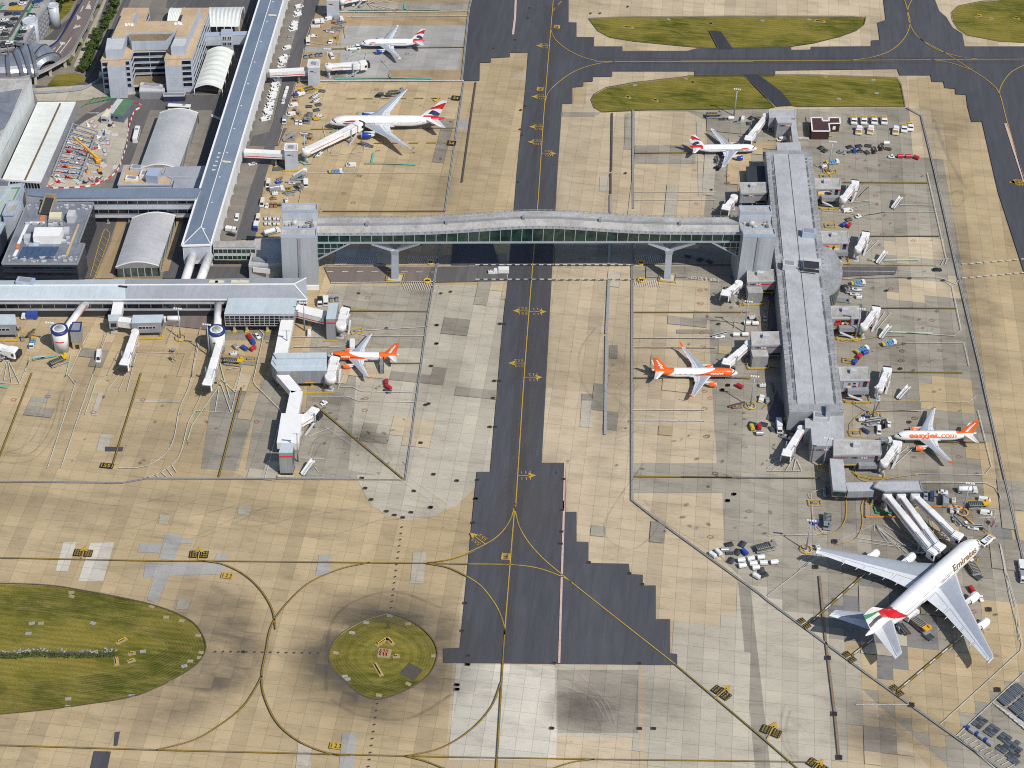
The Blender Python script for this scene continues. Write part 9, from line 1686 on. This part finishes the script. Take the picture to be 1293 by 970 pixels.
def person(lab,zm,x,y,rz,top):
 a=P(*zm(x,y));t=thing('person',lab,'person',(a.x,a.y,0.04),rz)
 J=[(0,0,0.98),(0,0,1.25),(0,0,1.45),(0.02,0,1.56),(0.04,0,1.68),(0,0.10,0.9),(0.08,0.11,0.5),(0.0,0.11,0.08),(0.14,0.11,0.04),(0,-0.10,0.9),(-0.06,-0.11,0.5),(-0.14,-0.11,0.08),(0.0,-0.11,0.04),(0,0.2,1.42),(0.0,0.28,1.14),(0.14,0.27,0.92),(0,-0.2,1.42),(-0.04,-0.28,1.14),(0.1,-0.27,0.92)]
 E=[(0,1),(1,2),(2,3),(3,4),(0,5),(5,6),(6,7),(7,8),(0,9),(9,10),(10,11),(11,12),(2,13),(13,14),(14,15),(2,16),(16,17),(17,18)];Rr=[0.15,0.15,0.15,0.06,0.10,0.09,0.07,0.05,0.04,0.09,0.07,0.05,0.04,0.07,0.05,0.04,0.07,0.05,0.04]
 me=bpy.data.meshes.new('body');me.from_pydata(J,E,[]);me.materials.append(MATS['v_dkblue']);o=bpy.data.objects.new('body',me);COL.objects.link(o);o.parent=t;m=o.modifiers.new('skin','SKIN');me.skin_vertices or None
 if not me.skin_vertices:
  bm=bmesh.new();bm.from_mesh(me);bm.verts.layers.skin.verify();bm.to_mesh(me);bm.free()
 for v,r in zip(me.skin_vertices[0].data,Rr):v.radius=(r,r)
 me.skin_vertices[0].data[0].use_root=True;s=o.modifiers.new('s','SUBSURF');s.levels=1;s.render_levels=1
 MB().rev([(0,0.19),(0.2,0.2),(0.55,0.2),(0.62,0.12)],(0,0,0.92),(0,0,2),12).build('vest',MATS[top],t);MB().rev([(0,0.12),(0.06,0.125),(0.12,0.1),(0.16,0.03)],(0.03,0,1.66),(0.03,0,3),10).build('hair',MATS['m_brown'],t)
person('person in a green vest standing below the driving flatbed',B5,835,800,0.4,'v_hiviz');person('person in an orange vest bending near red carts behind finger jet',Y3,742,368,2.0,'m_orange');person('person in a green vest by the finger jet rear carts',Y3,758,356,1.0,'v_hiviz')
mat('s_green',(0.09,0.19,0.10),0.5,0,0.2);mat('s_red',(0.60,0.03,0.04),0.5,0,0.08);g_=ground('ground','conc_pale',[A3(750,350),A3(860,270),A3(1130,130),A3(1290,110),A3(1290,420),A3(1210,700),A3(1080,860),A3(860,930),A3(440,940),A3(440,850),A3(520,700),A3(620,590)])
blist=smooth_pts(gp(A3,(1060,170),(1120,120),(1230,85)),4)+smooth_pts(gp(A4,(30,85),(120,95),(130,125),(60,170),(10,320),(-10,450)),6)+smooth_pts(gp(A3,(1290,480),(1240,620),(1180,770),(1040,870),(900,920),(700,938),(520,938),(430,900),(440,820),(510,700),(620,600)),6)
acc=0;kk=0;bm_=None
bpt=[blist[0]]
for a,b in zip(blist,blist[1:]):
 L_=(b-a).length
 while acc+2.6<=L_ or False:
  acc+=2.6;bpt.append(a+(b-a)*acc/L_)
 acc-=L_
PB={}
for i,(a,b)in enumerate(zip(bpt,bpt[1:])):
 if(b-a).length>4:continue
 c='s_red' if i%2 else 'm_white'
 if c not in PB:
  mb=MB();mb.loft([[(x,y,z)for y,z in((-0.3,0),(0.3,0),(0.3,0.3),(0.12,0.5),(0.1,1.1),(-0.1,1.1),(-0.12,0.5),(-0.3,0.3))]for x in(-1.25,1.25)]);PB[c]=tag(mb.build('traffic_barrier',MATS[c]),'x','barrier')
 d=b-a;c_=(a+b)/2;place(PB[c],(c_.x,c_.y,0.06),math.atan2(d.y,d.x),('red' if i%2 else 'white')+' plastic barrier block in the line ringing the building site','red and white barrier blocks round the building site')
t=thing('steel_frame','half-built grey steel frame of columns and beams on the building site','steel frame');A_=[V2(P(*A3(745,355))),V2(P(*A3(545,850)))];Bq=[V2(P(*A3(990,430))),V2(P(*A3(820,880)))]
for k in range(11):
 u=k/10;a=A_[0]+(A_[1]-A_[0])*u;b=Bq[0]+(Bq[1]-Bq[0])*u;mb=MB();mb.bar((a.x,a.y,4.2),(b.x,b.y,4.2),0.55,0.5);mb.bar(((a*2+b)[0]/3,(a*2+b)[1]/3,4.5),((a*2+b)[0]/3+0.1,(a*2+b)[1]/3,4.6),0.2,0.2);mb.build('beam',MATS['m_steel'],t)
 for p in(a,b):MB().box((p.x,p.y,2.1),(0.45,0.45,4.2)).build('column',MATS['m_steel'],t)
for p,q in((A_[0],A_[1]),(Bq[0],Bq[1])):MB().bar((p.x,p.y,4.7),(q.x,q.y,4.7),0.5,0.5).build('beam',MATS['m_steel'],t)
t=thing('mobile_crane','orange mobile crane with its boom reaching over the steel frame','crane');c=P(*A3(985,680));mb=MB();mb.bevbox((c.x,c.y,1.0),(9,3,1.2),0.2,0.3);mb.build('carrier',MATS['v_grey'],t)
mb=MB();mb.bevbox((c.x,c.y,2.4),(4.5,2.8,1.8),0.2,2.2);mb.build('cab_house',MATS['v_amber'],t);tip=P(*A3(750,420),12);mb=MB();mb.bar((c.x,c.y,3.2),(tip.x,tip.y,12),0.7,0.7,0);h_=(Vector((c.x,c.y,3.2))*0.45+Vector((tip.x,tip.y,12))*0.55);mb.bar((c.x,c.y,3.2),h_,0.95,0.95);mb.build('boom',MATS['v_amber'],t);MB().tube((tip.x,tip.y,12),(tip.x,tip.y,6),0.08,6).build('hoist_rope',MATS['v_black'],t)
for s in(-1,1):
 for x in(-3,3):mb=MB();wheel_mb(mb,(c.x+x*0.95-s*0.4,c.y+x*0.3+s*1.3,0.6),0.6,0.5,(-0.29,0.95),0,1);mb.build('wheel',[MATS['m_rubber'],MATS['v_silver']],t)
for i,(x,y,c1_,lab)in enumerate(((1215,150,'s_green','grey site cabin block with a green and pale roof'),(1080,215,'m_cream','small cream-roofed site cabin left of green-roofed one'))):
 t=thing('site_cabin',lab,'cabin');c=P(*A3(x,y),3);L_,W_=(15,9)if i==0 else(7,4);mb=MB();mb.bevbox((c.x,c.y,2.6),(W_,L_,5.2),0.1,-0.12);mb.build('wall',MATS['v_slate' if i==0 else 'm_lgrey'],t);MB().box((c.x+(1.6 if i==0 else 0),c.y,5.3),(W_*0.6,L_*0.98,0.2),-0.12).build('roof',MATS[c1_],t)
 if i==0:MB().box((c.x-2.6,c.y+0.3,5.28),(W_*0.38,L_*0.96,0.2),-0.12).build('roof',MATS['m_lgrey'],t)
 mb=MB();[mb.box((c.x+u*W_*0.3,c.y-L_/2-0.05,3.4),(1.4,0.15,1.0),-0.12)for u in(-1,0,1)];mb.build('window',MATS['v_glass'],t);COL.objects[-1]['kind']='stuff'
random.seed(9);xs_=[];cols=['v_redc','v_bluec','m_white','s_red','v_grey','v_black','m_orange','v_silver','m_cream','v_white'];nmc=['dark red','blue','white','bright red','grey','black','orange','silver','cream','off-white']
spots=[(930,280),(1000,290),(890,320),(960,330),(1050,300),(1110,320),(1150,325),(1000,355),(1050,370),(1090,390),(980,395),(1050,405),(1160,410),(1225,410),(1030,460),(1000,520),(1060,525),(720,455),(800,375),(830,410),(690,580),(790,575),(790,630),(850,580),(740,640),(640,700),(880,790),(770,820),(720,830),(590,865),(520,910),(520,795),(580,825),(620,785),(900,860),(990,862),(950,790),(870,885),(700,500),(930,490),(620,500),(560,690),(1160,740),(850,690)]+[(random.uniform(560,1100),random.uniform(300,900))for _ in range(0)]+[(560+(q*97)%560,420+(q*61)%480)for q in range(130)if(560+(q*97)%560)>900-(420+(q*61)%480)*0.55 and(560+(q*97)%560)<1230-(420+(q*61)%480)*0.25]
for i,(x,y)in enumerate(spots):
 c=P(*A3(x,y));k=i%10;t=thing('site_skip' if i%3==0 else 'material_stack' if i%3==1 else 'site_machine','x',('skip','materials','machine')[i%3],(c.x,c.y,0.06),random.uniform(0,3));t.scale=(0.95,)*3
 t['label']='%s %s lying loose on the building site ground'%(nmc[k],('skip','stack of materials','small machine')[i%3]);t['group']='loose plant and materials on the building site'
 if i%3==0:mb=MB();mb.loft([[(sx*w_,sy*h_,z)for sx,sy in((-1,-1),(1,-1),(1,1),(-1,1))]for z,w_,h_ in((0,1.0,0.7),(1.3,1.7,0.95))]);mb.build('body',MATS[cols[k]],t);MB().box((0,0,1.31),(3.0,1.6,0.06)).build('contents',MATS['m_lgrey'],t)
 elif i%3==1:mb=MB();[mb.box((random.uniform(-.3,.3),0.45*q-0.9,0.3),(random.uniform(2.5,5),0.3,0.5))for q in range(5)];mb.build('bundle',MATS[cols[k]],t);COL.objects[-1]['kind']='stuff'
 else:mb=MB();mb.bevbox((0,0,0.9),(2.4,1.4,0.9),0.15);mb.bevbox((-0.4,0,1.8),(1.0,1.1,1.0),0.1);mb.build('body',MATS[cols[k]],t);MB().bar((1.0,0,1.2),(2.6,0,2.4),0.25,0.3).build('arm',MATS[cols[k]],t);wheels4(t,(-0.8,0.8),0.6,0.4,0.3)
for i,(x0,y0,x1,y1)in enumerate(((1095,790,1190,580),(1120,600,1160,520),(1050,640,1110,520),(1150,560,1230,440),(1165,480,1180,425),(1080,660,1135,510),(1160,650,1200,560))):
 a,b=P(*A3(x0,y0)),P(*A3(x1,y1));t=thing('steel_beam','pale steel beam lying at the right of the building site','steel beam',(0,0,0),0,'steel beams lying on the ground');mb=MB();[mb.bar((a.x,a.y,z),(b.x,b.y,z),w_,h_)for z,w_,h_ in((0.15,0.6,0.1),(0.45,0.14,0.5),(0.75,0.6,0.1))];mb.build('flange',MATS['m_paleblue'],t)
kl=NB('leaf');lf=kl.noise(0.9,None,3,0.6);kl.end(kl.mix((0.035,0.065,0.018),(0.085,0.125,0.03),kl.ramp(lf,[(0.35,0),(0.65,1)])),0.8,0,0.2)
mat('bark',(0.10,0.075,0.05),0.9,0,0.3)
def mk_tree(seed,hgt,rad):
 r_=random.Random(seed);t=thing('tree','x','tree');mb=MB();mb.tube((0,0,0),(0.1,0,hgt*0.5),0.28,7,0.16)
 cl_=[]
 for k in range(9):
  an=r_.uniform(0,6.28);q=r_.uniform(0.1,0.75)*rad;z=hgt*r_.uniform(0.42,0.88);p=Vector((q*math.cos(an),q*math.sin(an),z));mb.tube((0.05,0,hgt*0.35),p,0.1,5,0.04);cl_.append((p,rad*r_.uniform(0.35,0.6)))
 mb.build('trunk',MATS['bark'],t);mb=MB()
 for p,rr_ in cl_:
  for k in range(75):
   d=Vector((r_.gauss(0,1),r_.gauss(0,1),r_.gauss(0,0.8))).normalized();c=p+d*rr_*r_.uniform(0.55,1.05);u=Vector((r_.gauss(0,1),r_.gauss(0,1),r_.gauss(0,1))).normalized();v=u.cross(d+Vector((0,0,0.3))).normalized();s=r_.uniform(0.25,0.5);mb.add([c-u*s-v*s*0.6,c+u*s-v*s*0.6,c+u*s*0.7+v*s,c-u*s*0.7+v*s],[(0,1,2,3)])
 mb.build('crown',MATS['leaf'],t);return t
TP=[mk_tree(1,7,3.6),mk_tree(2,5.0,3.0),mk_tree(3,9,4.5)]
TL=[(2,620,70,'big dark tree, left of two beside the car park'),(2,690,30,'big dark tree, right of two beside the car park'),(0,540,210,'dark tree closest to the car park side'),(1,465,290,'low bush at the car park foot'),(0,590,150,'dark tree just below the big pair beside car park'),(0,740,15,'small tree at the top edge by the ramp')]
for k,x,y,lab in TL:a=P(*A1(x,y));place(TP[k],(a.x,a.y,0),x*0.1,lab,'trees near the car park')
hd=smooth_pts(gp(A1,(1225,-10),(1150,110),(1080,240),(1010,400),(940,540),(880,660),(850,740)),4)
for i,p in enumerate(hd):place(TP[i%2],(p.x+random.uniform(-1,1),p.y,0),i*1.3,'dark green shrub tree in the dense hedge line left of office block','shrub trees in the hedge line',random.uniform(0.75,1.0))
for x,y,lab in((690,660,'small bush at the lower end of pale ramp path'),(980,90,'low bush beside the viaduct legs, upper'),(860,330,'low bush beside the viaduct legs, middle'),(790,470,'low bush beside the viaduct legs, lower')):a=P(*A1(x,y));place(TP[1],(a.x,a.y,0),x*0.2,lab,'bushes by the viaduct',0.6)
SB={}
def signboard(zm,x,y,rz,lab,w_=3.2,s=1.0):
 a=P(*zm(x,y));t=thing('taxiway_sign',lab,'sign',(a.x,a.y,0.05),rz);mb=MB();mb.box((0,0,0.65),(w_,0.3,0.9));mb.build('board',MATS['m_yellow'],t);mb=MB();mb.box((0,-0.17,0.65),(w_*0.8,0.04,0.5));mb.build('panel',MATS['m_black'],t);mb=MB();[mb.box((k*w_*0.35,0,0.1),(0.15,0.2,0.25))for k in(-1,1)];mb.build('leg',MATS['m_grey'],t);COL.objects[-1]['kind']='stuff'
 c=MB();c.box((a.x,a.y,0.08),(w_+1.6,1.8,0.05),rz);kind(c.build('path',MATS['p_tan']),'structure')
for zm,x,y,rz,lab,w_ in((X1,535,503,0.9,'yellow sign board, left of two at the top of round grass island',4.0),(X1,567,500,-0.8,'yellow sign board, right of two at the top of round grass island',3.0),(X1,522,605,-1.0,'long yellow sign board low on the round grass island',5.5),(X1,589,556,0.3,'small yellow marker right of centre on round grass island',1.0),(Y8,452,498,0.8,'yellow sign board above the ditch end on left grass',3.0),(Y8,432,574,-1.2,'yellow sign board below the ditch end on left grass',2.8),(Y8,488,572,0.5,'small yellow marker right of the ditch end',1.4),(Y8,490,545,0.4,'yellow post marker beside stones on left grass',1.2),(Z3,770,140,0,'orange sign board group on the upper grass strip',5.0),(Z3,770,492,-0.4,'small yellow marker on lower grass strip',1.8),(Z3,908,507,-0.5,'orange sign board on lower grass strip',2.2),(Z4,522,82,0,'orange sign board on upper grass strip right part',5.5),(Z4,1122,62,0.5,'pale sign board on the far right grass',3.0),(Z4,1165,72,0.5,'orange sign board on the far right grass',2.2),(Z4,1265,70,-0.3,'orange sign board at far right edge grass',2.2)):signboard(zm,x,y,rz,lab,w_)
t=thing('landing_aid','orange equipment frame in the middle of round grass island','equipment');a=P(*X1(545,545));mb=MB();[mb.box((a.x+x,a.y,0.8),(0.3,3.0,0.8))for x in(-1.1,0.2,1.3)];mb.box((a.x,a.y,1.0),(3.0,0.4,0.4));mb.build('frame',MATS['m_orangebr'],t);MB().box((a.x,a.y,0.15),(5.0,4.6,0.2)).build('base',MATS['p_tan'],t)
dit=smooth_pts(gp(Y8,(-20,545),(60,548),(120,540),(220,545),(330,545),(425,542)),6);mb=MB();[mb.prism([a+Vector((0,1.0)),b+Vector((0,1.0)),b-Vector((0,1.0)),a-Vector((0,1.0))],0.0,0.07)for a,b in zip(dit,dit[1:])];kind(mb.build('ditch',MATS['p_slot']),'structure')
random.seed(4);mb=MB()
for p in dit[4:]:
 for k in range(2):q=p+Vector((random.uniform(-3,3),random.uniform(0.6,2.0)));s=random.uniform(0.25,0.7);mb.bevbox((q.x,q.y,0.2),(s*1.6,s,0.4),0.1,random.uniform(0,3))
kind(mb.build('rubble',MATS['p_drain']),'stuff','pale stone rubble along the ditch in the left grass','rubble')
mb=MB();rl=random.Random(6);TPc=smooth_pts(dit,2)
for p in TPc:
 for k in range(18):c=Vector((p.x+rl.uniform(-1.5,1.5),p.y-rl.uniform(0.2,2.4),rl.uniform(0.1,0.6)));s=rl.uniform(0.15,0.35);u=Vector((rl.gauss(0,1),rl.gauss(0,1),rl.gauss(0,.6))).normalized()*s;v=Vector((rl.gauss(0,1),rl.gauss(0,1),rl.gauss(0,1))).normalized()*s;mb.add([c-u-v,c+u-v,c+u+v,c-u+v],[(0,1,2,3)])
kind(mb.build('undergrowth',MATS['leaf']),'stuff','low green plants along the ditch in the left grass','undergrowth')
t=thing('guard_pipe','orange guard pipe running round the mast by the giant jet nose','barrier');mb=MB();pp=[P(*C6(*q))for q in((215,460),(540,458),(575,480))];[mb.tube((a.x,a.y,0.7),(b.x,b.y,0.7),0.3,8)for a,b in zip(pp,pp[1:])];c=P(*C6(588,525));mb.rev([(0,1.9),(0.3,2.4),(0,2.5),(-0.3,2.0)],(c.x,c.y,0.7),(c.x,c.y,5),18);pp=[P(*C6(*q))for q in((605,575),(740,685),(800,685))];[mb.tube((a.x,a.y,0.7),(b.x,b.y,0.7),0.3,8)for a,b in zip(pp,pp[1:])];mb.build('pipe',MATS['m_orange'],t)
for o in[o for o in COL.objects if o.get('_used')]:del o['_used']
